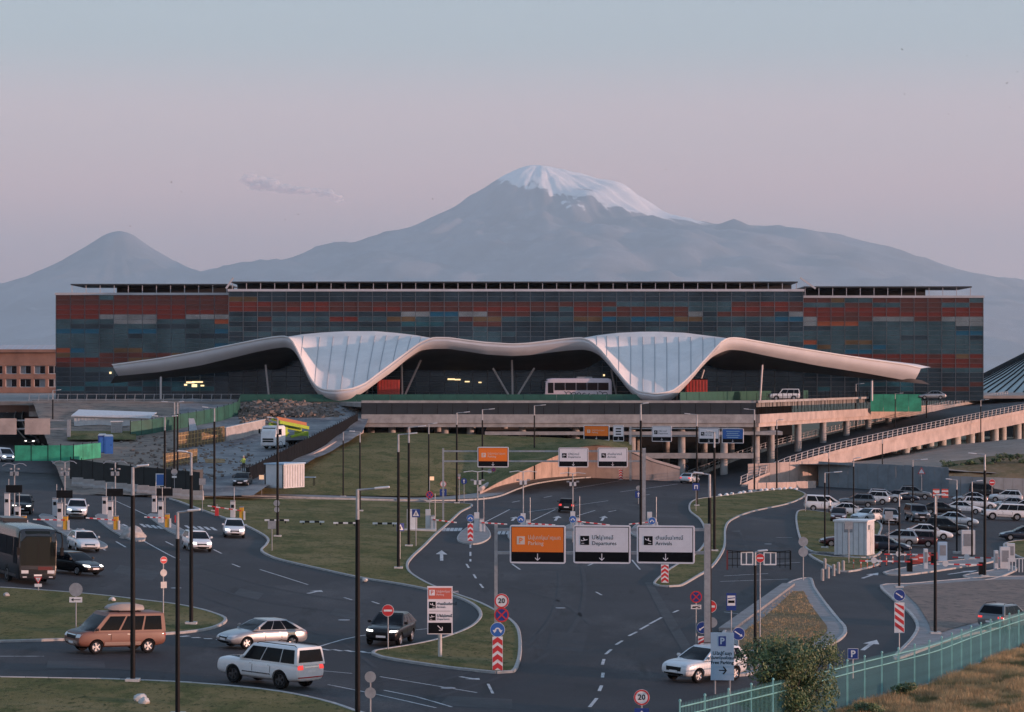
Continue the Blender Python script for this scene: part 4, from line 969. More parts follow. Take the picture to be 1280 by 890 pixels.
SEDAN = dict(L=4.65, W=1.82, H=1.46, wr=.325, axles=(-1.32, 1.38), belt=.98, gh=(.07, .27, .53, .72), gwb=.95, glass=(.07, .9), side=((0.05, .335), (.352, .65), (.667, .96)),
    hull=[(0, .62, .45, .74), (.012, .88, .30, .86), (.05, .99, .24, .95), (.15, 1.0, .20, .99), (.3, .985, .18, 1), (.55, .97, .18, 1), (.7, .96, .18, 1), (.80, .90, .19, .99), (.9, .80, .20, .95), (.96, .71, .23, .88), (.99, .64, .28, .82), (1.0, .54, .37, .74)],
    hl=(.48, .86, .60, .72), tl=(.52, .90, .72, .90), grille=(.42, .52, .66), lowgrille=(.62, .27, .40), fplate=.43, plate=.62, sill=(.20, .27), doors=(.36, .57), chrome=True)
HATCH = dict(L=4.2, W=1.80, H=1.49, wr=.32, axles=(-1.25, 1.30), belt=.97, gh=(.015, .10, .50, .74), gwb=.95, glass=(.08, .9), side=((.04, .19), (.205, .57), (.585, .96)),
    hull=[(0, .70, .45, .80), (.012, .95, .30, .90), (.04, 1.0, .24, .96), (.15, 1.0, .20, 1), (.35, .99, .18, 1), (.6, .97, .18, 1), (.74, .96, .18, 1), (.84, .90, .19, .98), (.93, .79, .21, .92), (.98, .70, .25, .87), (1.0, .54, .37, .76)],
    hl=(.46, .88, .60, .74), tl=(.58, .92, .74, .94), grille=(.4, .54, .64), lowgrille=(.62, .26, .42), fplate=.44, plate=.55, sill=(.20, .27), doors=(.30, .52))
CROSS = dict(L=4.5, W=1.88, H=1.66, wr=.36, axles=(-1.30, 1.38), belt=1.08, gh=(.02, .11, .52, .73), gwb=.95, glass=(.07, .88), side=((.04, .23), (.245, .59), (.605, .96)),
    hull=[(0, .80, .50, .80), (.012, 1.05, .36, .90), (.04, 1.12, .30, .96), (.15, 1.12, .26, 1), (.35, 1.10, .24, 1), (.6, 1.08, .24, 1), (.73, 1.07, .24, 1), (.84, 1.05, .25, .99), (.93, .98, .27, .95), (.985, .90, .30, .90), (1.0, .74, .40, .82)],
    hl=(.48, .90, .77, .86), tl=(.55, .93, .86, .98), grille=(.5, .56, .76), lowgrille=(.66, .32, .46), fplate=.48, plate=.60, sill=(.26, .38), doors=(.31, .53), rails=True, darkbump=True)
SUV = dict(L=4.95, W=1.97, H=1.92, wr=.42, ww=.28, axles=(-1.42, 1.43), belt=1.17, gh=(.006, .030, .58, .71), gwb=.965, gwr=.83, glass=(.08, .86), side=((.02, .275), (.29, .635), (.65, .965)),
    hull=[(0, 1.0, .55, .86), (.008, 1.20, .42, .93), (.03, 1.24, .36, .97), (.15, 1.24, .32, 1), (.4, 1.23, .30, 1), (.62, 1.22, .30, 1), (.70, 1.21, .30, 1), (.82, 1.20, .31, 1), (.92, 1.17, .33, .98), (.985, 1.12, .36, .95), (1.0, .98, .44, .90)],
    hl=(.52, .92, .90, 1.04), tl=(.56, .96, .94, 1.16), grille=(.46, .72, 1.04), lowgrille=(.6, .40, .52), fplate=.58, plate=.80, sill=(.34, .42), doors=(.33, .55), rails=True, chrome=True)
MINIVAN = dict(L=4.7, W=1.97, H=2.0, wr=.36, ww=.25, axles=(-1.40, 1.40), belt=1.12, gh=(.008, .025, .66, .84), gwb=.965, gwr=.83, glass=(.09, .84), side=((.03, .30), (.33, .64), (.67, .95)),
    hull=[(0, .95, .50, .90), (.008, 1.18, .42, .95), (.04, 1.21, .34, .98), (.2, 1.21, .30, 1), (.5, 1.20, .30, 1), (.82, 1.19, .30, 1), (.90, 1.14, .32, .98), (.96, 1.09, .34, .95), (.985, 1.0, .37, .92), (1.0, .86, .44, .90)],
    hl=(.55, .90, .80, .97), tl=(.78, .95, .86, 1.12), grille=(.5, .74, .96), lowgrille=(.6, .42, .52), fplate=.50, plate=.62, sill=(.32, .40), doors=(.42, .64), chrome=True)
MPV = dict(L=4.85, W=1.85, H=1.86, wr=.34, axles=(-1.42, 1.42), belt=1.10, gh=(.01, .03, .60, .86), gwr=.82, glass=(.10, .86), side=((.02, .34), (.37, .66), (.69, .93)),
    hull=[(0, .9, .45, .88), (.01, 1.1, .36, .94), (.05, 1.13, .26, .98), (.2, 1.13, .2, 1), (.5, 1.12, .2, 1), (.8, 1.10, .2, .99), (.88, 1.02, .22, .96), (.95, .88, .24, .9), (.985, .76, .28, .84), (1.0, .6, .4, .72)],
    hl=(.5, .9, .68, .84), tl=(.72, .94, .85, 1.1), grille=(.46, .58, .74), lowgrille=(.6, .28, .40), fplate=.44, plate=.62, sill=(.22, .30), doors=(.40, .62))
def lc_extra(root, patch, hw, zr):
    patch('bumper_reflector', M_tail, 'B', [(-.85*hw, .56), (.85*hw, .56), (.85*hw, .61), (-.85*hw, .61)], .02, 6, 1)
    for ax in 'LR': patch('side_moulding', M_chrome, ax, [(-.85, .60), (.85, .60), (.85, .65), (-.85, .65)], .014, 4, 1)
    patch('tailgate_trim', M_chrome, 'B', [(-.5*hw, 1.02), (.5*hw, 1.02), (.5*hw, 1.08), (-.5*hw, 1.08)], .02, 4, 1)
def van_extra(root, patch, hw, zr):
    bx = MB(); st = []
    for t, w, z0, z1 in ((-.95, .30, .14, .22), (-.85, .42, .10, .34), (-.4, .47, .09, .42), (.3, .45, .09, .42), (.8, .36, .10, .33), (1.0, .22, .14, .22)):
        st.append([Vector((t-.45, y, zr+z)) for y, z in ((-w, z0), (w, z0), (w*1.02, (z0+z1)/2), (w*.8, z1), (-w*.8, z1), (-w*1.02, (z0+z1)/2))])
    loft(st, None).build('roof_box', mat('roof_box_plastic', (.26, .23, .22), .5), root, smooth=True)
    for x in (-1.0, .1): MB().box((x, 0, zr+.07), (.08, 1.3, .06)).build('roof_bar', M_black, root)
    patch('bonnet_cover', mat('bonnet_black', (.016, .017, .022), .35), 'T', [(1.56, -.88*hw), (2.26, -.82*hw), (2.26, .82*hw), (1.56, .88*hw)], .008, 8, 6)
    for s, ax in ((1, 'L'), (-1, 'R')):
        patch('lower_panel', mat('van_two_tone', (.36, .27, .235), .4, .2), ax, [(-.98, .42), (.98, .42), (.98, .60), (-.98, .60)], .012, 8, 2)
    patch('front_bumper', mat('van_two_tone', (.36, .27, .235), .4, .2), 'F', [(-.92*hw, .44), (.92*hw, .44), (.92*hw, .66), (-.92*hw, .66)], .016, 8, 2)
PROTO = {}
for nm, sp in (('coupe', dict(CROSS, gh=(.01, .27, .53, .73), H=1.64, rails=False, side=((.10, .34), (.37, .64), (.67, .95)))), ('sedan', SEDAN), ('hatch', HATCH), ('cross', CROSS), ('suv', dict(SUV, extra=lc_extra)), ('van', dict(MINIVAN, extra=van_extra, name='van')), ('mpv', dict(MPV, name='van'))):
    PROTO[nm] = make_car(sp)
proto_used = set()
def orient(o, x, y, z, heading):
    """stand a thing on the sloping ground, front towards heading"""
    nrm = Vector((.04, 0, 1)).normalized()
    f = Vector((math.cos(heading), math.sin(heading), 0)); f = (f-nrm*f.dot(nrm)).normalized(); l = nrm.cross(f)
    m_ = Matrix((f, l, nrm)).transposed().to_4x4(); m_.translation = Vector((x, y, z)); o.matrix_world = m_
def place_car(kind, px, py, heading, col, label, cat='car', group=None, lights=False, tails=False, at=None, scale=None, flat=False):
    p = at if at is not None else G(px, py)
    o = copy_tree(PROTO[kind])
    if flat: o.location = p; o.rotation_euler = (0, 0, R(heading))
    else: orient(o, p.x, p.y, p.z+.012, R(heading))
    for ch in o.children:
        b = ch.name.split('.')[0]
        if b in ('body', 'mirror'):
            ch.material_slots[0].link = 'OBJECT'; ch.material_slots[0].material = M_paints[col]
        if b == 'headlight' and lights: ch.material_slots[0].link = 'OBJECT'; ch.material_slots[0].material = M_lamp_on
        if b == 'tail_light' and tails: ch.material_slots[0].link = 'OBJECT'; ch.material_slots[0].material = M_tail_on
    o['label'] = label; o['category'] = cat
    if group: o['group'] = group
    return o
place_car('van', 143, 815, 213, 'copper', 'copper passenger van with a grey roof box and black bonnet', 'van')
place_car('sedan', 327, 809, 216, 'silver', 'silver saloon beside the white off-road car', lights=False)
lc = place_car('suv', 337, 856, 143, 'white', 'white off-road car with roof rails and red rear lamps seen from behind', tails=True)
M_rimdark = mat('dark_rim', (.06, .06, .065), .4, .5)
for w_ in lc.children:
    for ch in w_.children:
        if ch.name.startswith('rim'): ch.material_slots[0].link = 'OBJECT'; ch.material_slots[0].material = M_rimdark
place_car('coupe', 488, 804, 259, 'black', 'black crossover with lit front lamps beside the orange and white board', lights=True)
place_car('sedan', 92, 717, 318, 'black', 'black saloon with lit headlights beside the dark coach', lights=True)
place_car('sedan', 104, 688, 291, 'pearl', 'silver-white saloon leaving the toll lanes behind the black saloon')
place_car('cross', 96, 647, 278, 'white', 'white crossover passing a lowered toll barrier', lights=True)
place_car('cross', 28, 642, 277, 'black', 'black crossover with lit lamps in the toll lane beside the coach', lights=True)
place_car('hatch', 246, 688, 287, 'white', 'white hatchback driving out past the red-faced barrier post', lights=True)
place_car('hatch', 292, 671, 278, 'white', 'white hatchback beside the raised barrier at the lawn edge', lights=True)
place_car('cross', 880, 850, 224, 'white', 'white electric crossover half hidden by the pale blue parking sign')
place_car('sedan', 862, 604, 68, 'white', 'white saloon driving up towards the ramp with red lamps lit', tails=True)
place_car('hatch', 708, 640, 88, 'black', 'black hatchback at the entry barrier with red lamps lit', tails=True)
place_car('cross', 1256, 788, 55, 'grey', 'dark car with red lamps lit behind the turquoise fence', tails=True)
place_car('sedan', 39, 556, 272, 'grey', 'dark saloon with lit headlights on the far approach road', lights=True)
place_car('mpv', 4, 577, 300, 'white', 'white van by the green netting on the far approach road', 'van', lights=True)
PARK = 'cars parked in the right-hand car park'
for k, x, y, h, c, lab in (
    ('mpv', 1031, 639, 358, 'white', 'white van parked at the end of the row beside the small lawn'),
    ('cross', 1071, 634, 176, 'slate', 'slate grey crossover parked behind the white saloon next to the white van'),
    ('sedan', 1063, 645, 352, 'white', 'white saloon parked in front of the slate crossover'),
    ('hatch', 1048, 652, 262, 'maroon', 'dark maroon hatchback parked nose out by the small lawn'),
    ('sedan', 1086, 652, 222, 'white', 'white saloon parked nose out behind the white cabin'),
    ('cross', 1090, 630, 172, 'pearl', 'pearl crossover parked with its tail to the aisle in the back row'),
    ('cross', 1105, 627.5, 355, 'silver', 'silver crossover parked in the back row next to the pearl crossover'),
    ('sedan', 1127, 627, 352, 'navy', 'navy saloon parked in the back row below the grey fence'),
    ('cross', 1143, 623.5, 352, 'grey', 'grey crossover parked last in the back row near the red barriers'),
    ('cross', 1112, 655, 268, 'silver', 'silver crossover parked nose out beside the boxy grey off-road car'),
    ('suv', 1146, 652, 275, 'slate', 'boxy grey off-road car parked nose out in the middle row'),
    ('sedan', 1177, 643, 352, 'black', 'black saloon parked in the middle row behind the grey off-road car'),
    ('sedan', 1205, 642, 350, 'white', 'white saloon parked beside the black saloon in the middle row'),
    ('hatch', 1224, 636, 355, 'white', 'white hatchback parked behind the white saloon of the middle row'),
    ('sedan', 1212, 629, 176, 'silver', 'silver saloon parked below the grey fence near the no entry sign'),
    ('suv', 1233, 622, 356, 'black', 'black off-road car parked against the grey fence under the no entry sign'),
    ('cross', 1257, 628, 170, 'pearl', 'pearl crossover parked by the grey fence beyond the no entry sign'),
    ('suv', 1254, 650, 181, 'white', 'white off-road car parked alone across the wide aisle'),
    ('cross', 1183, 668, 350, 'black', 'black crossover parked in the front row near the barrier posts'),
    ('sedan', 1196, 657, 352, 'paleblue', 'pale blue saloon parked behind the black crossover'),
    ('sedan', 1161, 674, 354, 'white', 'white saloon parked in the front row between a black crossover and a maroon car'),
    ('hatch', 1143, 683, 172, 'maroon', 'maroon hatchback showing red rear lamps in the front row'),
    ('hatch', 1119, 682, 174, 'silver', 'silver hatchback showing red rear lamps in the front row'),
    ('sedan', 1106, 690, 345, 'navy', 'navy saloon parked in the front row beside the white cabin'),
    ('hatch', 1084, 689, 180, 'maroon', 'maroon hatchback peeping out behind the white cabin'),
    ('sedan', 1056, 684, 182, 'maroon', 'dark red saloon hidden behind the white cabin beside the lawn'),
    ('sedan', 1278, 676, 181, 'navy', 'navy saloon at the car park exit gate'),
    ('sedan', 1262, 636, 175, 'silver', 'silver saloon parked behind the white off-road car'),
    ('hatch', 1278, 640, 172, 'white', 'white hatchback at the far end of the car park')):
    place_car(k, x, y, h, c, lab, 'van' if k == 'mpv' else 'car', PARK)
for o in PROTO.values():
    for ch in list(o.children_recursive): bpy.data.objects.remove(ch)
    bpy.data.objects.remove(o)

# ---- coaches
def coach(name, L, label, m_body, m_trim, loc, heading, ornate=False, flat=False):
    root = empty(name, (0, 0, 0), 0, label, 'coach')
    W2, Ht = 1.26, 3.65
    st = []
    for x, zt, zb, w in ((-L/2, 3.1, .5, .92), (-L/2+.12, 3.5, .38, .98), (-L/2+.6, Ht, .34, 1), (0, Ht, .34, 1), (L/2-1.2, Ht, .34, 1), (L/2-.45, Ht-.12, .34, .99), (L/2-.18, 3.1, .34, .97), (L/2-.06, 1.6, .34, .95), (L/2, .8, .40, .92)):
        w *= W2
        half = [(0, zb), (w*.95, zb), (w, zb+.12), (w, 1.2 if zt > 1.5 else zb+.3*(zt-zb)), (w*.985, zt-.35 if zt > 1.6 else zb+.7*(zt-zb)), (w*.9, zt-.06), (w*.6, zt), (0, zt+.02)]
        st.append([Vector((x, y, z)) for y, z in half]+[Vector((x, -y, z)) for y, z in half[-2:0:-1]])
    hull = loft(st, None)
    me = hull.mesh('body'); bm = bmesh.new(); bm.from_mesh(me); bmesh.ops.recalc_face_normals(bm, faces=bm.faces); bm.to_mesh(me); bm.free(); smooth_mesh(me, 35)
    mesh_obj('body', me, m_body, root)
    bv = BVHTree.FromPolygons([v.co for v in me.vertices], [p.vertices for p in me.polygons])
    def patch(nm, m_, ax, y0, y1, z0, z1, off=.02, nu=4, nv=4, parent=root):
        pts = []
        for j in range(nv+1):
            for i in range(nu+1):
                a = y0+(y1-y0)*i/nu; b = z0+(z1-z0)*j/nv
                o_, d_ = {'F': (Vector((L, a, b)), Vector((-1, 0, 0))), 'L': (Vector((a, 4, b)), Vector((0, -1, 0))), 'R': (Vector((a, -4, b)), Vector((0, 1, 0)))}[ax]
                h = bv.ray_cast(o_, d_); h = h[0] if h[0] is not None else bv.find_nearest(o_)[0]; pts.append(h-d_*off)
        w_ = nu+1
        o = MB().add(pts, [(j*w_+i, j*w_+i+1, (j+1)*w_+i+1, (j+1)*w_+i) for j in range(nv) for i in range(nu)]).build(nm, m_, parent)
        dv = {'F': Vector((1, 0, 0)), 'L': Vector((0, 1, 0)), 'R': Vector((0, -1, 0))}[ax]
        if sum(p.normal.dot(dv) for p in o.data.polygons) < 0: o.data.flip_normals()
        return o
    ws = patch('windscreen', mat('coach_glass', (.008, .012, .011), .1, spec=.2), 'F', -1.16, 1.16, 1.22, 3.4, .02, 6, 6)
    patch('windscreen_divider', M_black, 'F', -.02, .02, 1.25, 3.2, .03, 1, 6)
    for s in (-1, 1):
        patch('headlight', M_lamp_off, 'F', s*.62, s*1.08, .72, .92, .02)
        patch('fog_light', M_lamp_off, 'F', s*.72, s*.98, .46, .53, .02)
        ax = 'L' if s > 0 else 'R'
        n = int((L-2.2)/1.5)
        for i in range(n):
            x0 = -L/2+.5+i*(L-2.0)/n; patch('side_window', M_glass, ax, x0+.03, x0+(L-2.0)/n-.03, 1.75, 2.95, .012)
        patch('door_window', M_glass, ax, L/2-1.4, L/2-.5, 1.3, 2.95, .012)
        patch('skirt_band', m_trim, ax, -L/2+.4, L/2-.6, .42, .62, .012)
        MB().tube([(L/2-.5, s*1.15, 3.35), (L/2+.25, s*1.35, 3.3), (L/2+.35, s*1.42, 2.9), (L/2+.3, s*1.42, 2.2)], .045, 6).build('mirror_arm', M_black, root)
        MB().box((L/2+.3, s*1.42, 2.15), (.16, .2, .5)).build('mirror', M_black, root)
    patch('front_band', m_trim, 'F', -1.1, 1.1, .98, 1.2, .02)
    if not ornate: patch('red_panel', mat('coach_red', (.10, .012, .012), .3), 'F', .0, .95, .94, 1.16, .03)
    patch('number_plate', M_white, 'F', -.26, .26, .55, .66, .03, 2, 1)
    if ornate:
        random.seed(3)
        for s, ax in ((1, 'L'), (-1, 'R')):
            for i in range(9):
                x = -L/2+1+i*(L-3.2)/9; pts = []
                for k in range(14):
                    a = k/13*4.6+i; rr = .42*(1-k/17); pts.append(Vector((x+rr*math.cos(a)*1.2, s*(W2+.012), 1.15+rr*math.sin(a))))
                MB().tube(pts, .05, 4).build('swirl_decal', M_ink, root)
    tm, rm, dk = wheel_meshes(.5, .30)
    for ax in (-L/2+2.6, -L/2+3.9, L/2-2.7):
        for s in (-1, 1):
            wo_ = empty('wheel', (ax, s*(W2-.13), .5)); wo_.parent = root
            if s < 0: wo_.rotation_euler = (0, 0, math.pi)
            mesh_obj('tyre', tm, None, wo_); mesh_obj('rim', rm, None, wo_)
            MB().lathe([(.60, s*(W2+.004)), (.001, s*(W2+.004))], axis='Y', c=(ax, 0, .5), n=20).build('arch_shade', M_black, root)  # flat black disc painted as the shade of the wheel hollow
    MB().box((-L*.1, 0, Ht+.12), (2.4, 1.6, .22)).build('roof_unit', m_trim, root)
    if flat: root.location = loc; root.rotation_euler = (0, 0, R(heading))
    else: orient(root, loc.x, loc.y, loc.z+.012, R(heading))
    return root
M_coachdark = mat('coach_dark', (.010, .011, .014), .25, var=.15, vscale=1, coat=.5)
pb = G(46, 731); hd = R(296)
coach('coach', 11.5, 'dark touring coach with a big windscreen beside the toll lanes', M_coachdark, mat('coach_trim', (.02, .022, .027), .35), Vector((pb.x-math.cos(hd)*5.6, pb.y-math.sin(hd)*5.6, gz(pb.x-math.cos(hd)*5.6))), 296)
p = P(722, 497, 428); coach('coach', 10.6, 'pale pink coach with dark swirls parked below the canopy', mat('coach_pale', (.50, .42, .45), .4, var=.06), M_grey, Vector((p.x, 428, DECK)), 184, True, True)
# ---- pickup and cars on the terrace

# ================================================================== STREET FURNITURE
def street_lamp(px, py, top, arm, label, group='street lamps along the approach roads', at=None, light=.13, r=None, cat='street lamp', armlen=None, double=False, low=None):
    """black steel mast on a concrete foot, pale upper section and a flat arm with its luminaire"""
    p = at if at is not None else G(px, py)
    k = F/p.y
    h = (py-top)/k if at is None else (H-(top-HZ)*p.y/F)-p.z
    e = empty('street_lamp', p, 0, label, cat, group)
    r = r or max(.075, min(.115, h*.0105))
    MB().box((0, 0, .10), (.62, .62, .22)).build('foot', M_conc_light, e)
    MB().tube([(0, 0, .1), (0, 0, h*(1-light))], [r*1.15, r*.95], 10).build('mast', M_black, e, smooth=True)
    MB().tube([(0, 0, h*(1-light)), (0, 0, h)], [r*.8, r*.7], 8).build('upper_mast', M_galv, e, smooth=True)
    for s in ((1, -1) if double else (1,)):
        a = (arm/k)*s
        sg = 1 if a > 0 else -1
        MB().tube([(0, 0, h-.02), (a*.45, 0, h+.03), (a*.75, 0, h+.06)], [.05, .045, .04], 6).build('arm', M_galv, e)
        ln = MB(); ln.box((0, 0, 0), (max(.55, abs(a)*.5), .26, .09)); hd_ = ln.mesh('luminaire')
        bm = bmesh.new(); bm.from_mesh(hd_); bmesh.ops.bevel(bm, geom=bm.edges[:], offset=.03, segments=1, affect='EDGES'); bm.to_mesh(hd_); bm.free()
        o = mesh_obj('luminaire', hd_, M_offwhite, e); o.location = (a*.78, 0, h+.08); o.rotation_euler = (0, -R(5)*sg, 0)
    return e
LG = 'street lamps along the approach roads'
for a in ((166, 854, 584, 16, 'tall black street lamp at the edge of the verge by the copper van'),
          (222, 897, 640, 26, 'black street lamp standing low in the grass verge with a stone beside it'),
          (239, 782, 566, -14, 'black street lamp on the rounded end of the grass island by the no entry post'),
          (447, 899, 612, 39, 'black street lamp with a long arm at the kerb behind the white off-road car'),
          (498, 712, 543, 23, 'street lamp on the lawn close to the road bend, arm towards the main road'),
          (511, 684, 534, 21, 'street lamp on the lawn beside the blue crossing sign'),
          (429, 622, 540, 14, 'street lamp on the footpath below the bank, next to a pale-topped one'),
          (450, 640, 540, -13, 'pale-topped street lamp on the lawn beside the footpath'),
          (536, 627, 530, 10, 'street lamp by the footpath at the orange lamp-lit post'),
          (571, 630, 516, 16, 'street lamp by the footpath behind the round 35 sign'),
          (603, 613, 512, 15, 'street lamp at the end of the sandy wall'),
          (668, 601, 507, 14, 'street lamp standing at the sandy wall below the terrace'),
          (347, 672, 523, -12, 'street lamp on the lawn in front of the white container'),
          (801, 664, 505, 8, 'tall black street lamp beside the grey gantry mast'),
          (871, 633, 518, -15, 'street lamp on the tip of the median near the white saloon'),
          (893, 690, 540, -9, 'street lamp in the middle of the narrow median'),
          (943, 614, 512, -13, 'street lamp on the median behind the white stones'),
          (268, 640, 510, -15, 'street lamp behind the raised barrier arm'),
          (218, 621, 503, -16, 'first of two close street lamps at the black hoarding'),
          (222, 613, 503, 6, 'second of two close street lamps at the black hoarding'),
          (1036, 622, 566, -8, 'street lamp at the grey fence beside the white van'),
          (1031, 686, 591, 21, 'street lamp on the small lawn by the white cabin'),
          (1103, 612, 546, 10, 'street lamp against the grey panel fence'),
          (1067, 650, 573, 8, 'street lamp among the parked cars near the white saloons'),
          (1141, 640, 575, 18, 'street lamp between the rows near the triangular sign'),
          (1231, 722, 568, -20, 'tall grey street lamp beside the exit barrier'),
          (1196, 692, 600, -13, 'street lamp in the front parking row'),
          (1215, 700, 602, 12, 'street lamp next to the grey cabinet at the exit'),
          (944, 818, 690, 12, 'grey mast with a short arm on the paved island'),
          (971, 612, 525, 8, 'street lamp at the end of the stone wall')):
    street_lamp(*a)
street_lamp(887, 816, 593, -18, 'black mast with a pale top beside the gantry post')
street_lamp(206, 650, 521, 16, 'street lamp with two arms behind the toll lanes', double=True)
street_lamp(1169, 794, 620, 9, 'grey mast at the edge of the gravel patch')
street_lamp(1124, 736, 618, 8, 'grey mast behind the striped red and white board')
for x, top, bot, d in ((66, 488, 575, 400), (1070, 480, 552, 470), (1158, 466, 540, 500), (1119, 492, 545, 455), (1226, 500, 560, 470), (980, 500, 556, 450), (1175, 468, 530, 560)):
    b = P(x, bot, d); street_lamp(x, bot, top, 10, {66: 'street lamp beside the back of the sign gantry', 1070: 'street lamp on the ramp before the terminal', 1158: 'lamp standing on the ramp close to the terminal corner', 1119: 'lamp rising before the green netting', 1226: 'lamp beside the ramp columns', 980: 'lamp at the foot of the ramp railing', 1175: 'far lamp on the terrace by the terminal corner'}[x], at=b)

# ---- road signs (built facing -y, origin at the foot)
def disc(name, r, c, m, parent, y=0.0, t=.02, n=28):
    return MB().lathe([(.0005, y-t), (r, y-t), (r, y), (.0005, y)], axis='Y', c=c, n=n).build(name, m, parent)
def ring(name, r0, r1, c, m, parent, y, n=28):
    return MB().lathe([(r0, y), (r0, y-.006), (r1, y-.006), (r1, y)], axis='Y', c=c, n=n).build(name, m, parent)
def flat(name, pts, m, parent, y, t=.006):
    return MB().prism(pts, y-t, y).build(name, m, parent)
def rect(x0, x1, z0, z1): return [(x0, z0), (x1, z0), (x1, z1), (x0, z1)]
def arrow_pts(a, b, w, hw_, hl):
    a, b = Vector(a), Vector(b); d = (b-a).normalized(); n = Vector((-d.y, d.x)); c = b-d*hl
    return [tuple(v) for v in (a-n*w/2, c-n*w/2, c-n*hw_/2, b, c+n*hw_/2, c+n*w/2, a+n*w/2)]
def rot2(pts, ang, c):
    s, k = math.sin(ang), math.cos(ang)
    return [(c[0]+x*k-z*s, c[1]+x*s+z*k) for x, z in pts]
def face(kind, e, z, r=.35, x=0.0, y=-.06):
    c = (x, 0, z)
    if kind == 'no_entry':
        disc('rim', r, c, M_white, e, y); disc('disc', r*.94, c, M_red, e, y-.021, .004); flat('bar', rect(x-r*.7, x+r*.7, z-r*.16, z+r*.16), M_white, e, y-.027)
    elif kind == 'no_stop':
        disc('disc', r, c, M_red, e, y)
        disc('blue_field', r*.80, c, M_blue, e, y-.021, .004)
        for a in (45, -45): flat('cross_bar', rot2(rect(-r*.82, r*.82, -r*.09, r*.09), R(a), (x, z)), M_red, e, y-.027-(.003 if a > 0 else 0))
    elif kind == 'speed':
        disc('disc', r, c, M_white, e, y); ring('red_ring', r*.78, r*.97, c, M_red, e, y-.021)
        text('20', r*.95, (x, y-.026, z-.0), M_ink, e, 'CENTER', bold=.006)
    elif kind == 'round35':
        disc('disc', r, c, M_white, e, y); ring('red_ring', r*.80, r*.97, c, M_red, e, y-.021); text('35', r*.85, (x, y-.026, z), M_ink, e, 'CENTER', bold=.006)
    elif kind in ('keep_l', 'keep_r'):
        disc('rim', r, c, M_white, e, y); disc('disc', r*.95, c, M_blue, e, y-.021, .004); s = -1 if kind == 'keep_l' else 1
        flat('arrow', arrow_pts((x-s*r*.62, z+r*.42), (x+s*r*.62, z-r*.42), r*.17, r*.5, r*.34), M_white, e, y-.027)
    elif kind == 'split':
        disc('rim', r, c, M_white, e, y); disc('disc', r*.95, c, M_blue2, e, y-.021, .004)
        arc = [(x+r*.45*math.cos(t), z-r*.22+r*.52*math.sin(t)) for t in [math.pi*.08+math.pi*.84*i/8 for i in range(9)]]
        inn = [(x+r*.27*math.cos(t), z-r*.22+r*.33*math.sin(t)) for t in [math.pi*.92-math.pi*.84*i/8 for i in range(9)]]
        flat('arc', arc+inn, M_white, e, y-.027)
        for s in (-1, 1): flat('arrow_head', [(x+s*r*.14, z-r*.10), (x+s*r*.68, z-r*.02), (x+s*r*.44, z-r*.45)], M_white, e, y-.031)
    elif kind == 'back':
        disc('disc', r, c, M_galv, e, y+.02)
    elif kind == 'up_arrow':
        flat('plate', rect(x-r, x+r, z-r, z+r), M_blue, e, y, .02); flat('arrow', arrow_pts((x, z-r*.7), (x, z+r*.7), r*.3, r*.9, r*.55), M_white, e, y-.021)
    elif kind == 'round_up':
        disc('disc', r, c, M_blue, e, y); flat('arrow', arrow_pts((x, z-r*.65), (x, z+r*.65), r*.25, r*.7, r*.45), M_white, e, y-.021)
    elif kind == 'crossing':
        flat('plate', rect(x-r, x+r, z-r, z+r), M_blue, e, y, .02); flat('triangle', [(x-r*.8, z-r*.7), (x+r*.8, z-r*.7), (x, z+r*.8)], M_white, e, y-.021)
        flat('figure', [(x-r*.1, z-r*.5), (x+r*.1, z-r*.5), (x+r*.12, z+r*.2), (x-r*.08, z+r*.2)], M_ink, e, y-.028)
    elif kind == 'uturn':
        flat('plate', rect(x-r, x+r, z-r, z+r), M_blue, e, y, .02)
        flat('arc', [(x-r*.5, z-r*.6), (x-r*.5, z+r*.5), (x+r*.5, z+r*.5), (x+r*.5, z-r*.6), (x+r*.25, z-r*.6), (x+r*.25, z+r*.25), (x-r*.25, z+r*.25), (x-r*.25, z-r*.6)], M_white, e, y-.021)
    elif kind == 'parking':
        flat('plate', rect(x-r, x+r, z-r, z+r), M_white, e, y, .02); flat('field', rect(x-r*.93, x+r*.93, z-r*.93, z+r*.93), M_blue, e, y-.02); text('P', r*1.75, (x, y-.03, z-r*.06), M_white, e, 'CENTER', bold=.015)
    elif kind == 'bus':
        flat('plate', rect(x-r*.68, x+r*.68, z-r*1.2, z+r*1.2), M_blue, e, y, .02)
        flat('field', rect(x-r*.55, x+r*.55, z-r*.55, z+r*.85), M_white, e, y-.021)
        flat('bus_symbol', rect(x-r*.45, x+r*.45, z-r*.18, z+r*.18), M_ink, e, y-.028); flat('bus_roof', [(x-r*.5, z+r*.36), (x+r*.5, z+r*.5), (x+r*.5, z+r*.62), (x-r*.5, z+r*.5)], M_blue, e, y-.028)
    elif kind == 'triangle':
        flat('plate', [(x-r, z-r*.8), (x+r, z-r*.8), (x, z+r*.95)], M_red, e, y, .02); flat('field', [(x-r*.7, z-r*.62), (x+r*.7, z-r*.62), (x, z+r*.55)], M_white, e, y-.021)
    elif kind == 'yield':
        flat('plate', [(x-r, z+r*.8), (x, z-r*.95), (x+r, z+r*.8)], M_red, e, y, .02); flat('field', [(x-r*.66, z+r*.6), (x, z-r*.55), (x+r*.66, z+r*.6)], M_white, e, y-.021); flat('bar', rect(x-r*.07, x+r*.07, z-r*.2, z+r*.4), M_ink, e, y-.028)
    elif kind == 'plaque':
        flat('plaque', rect(x-r, x+r, z-r*.42, z+r*.42), M_white, e, y, .02)
    elif kind == 'plaque_arrow':
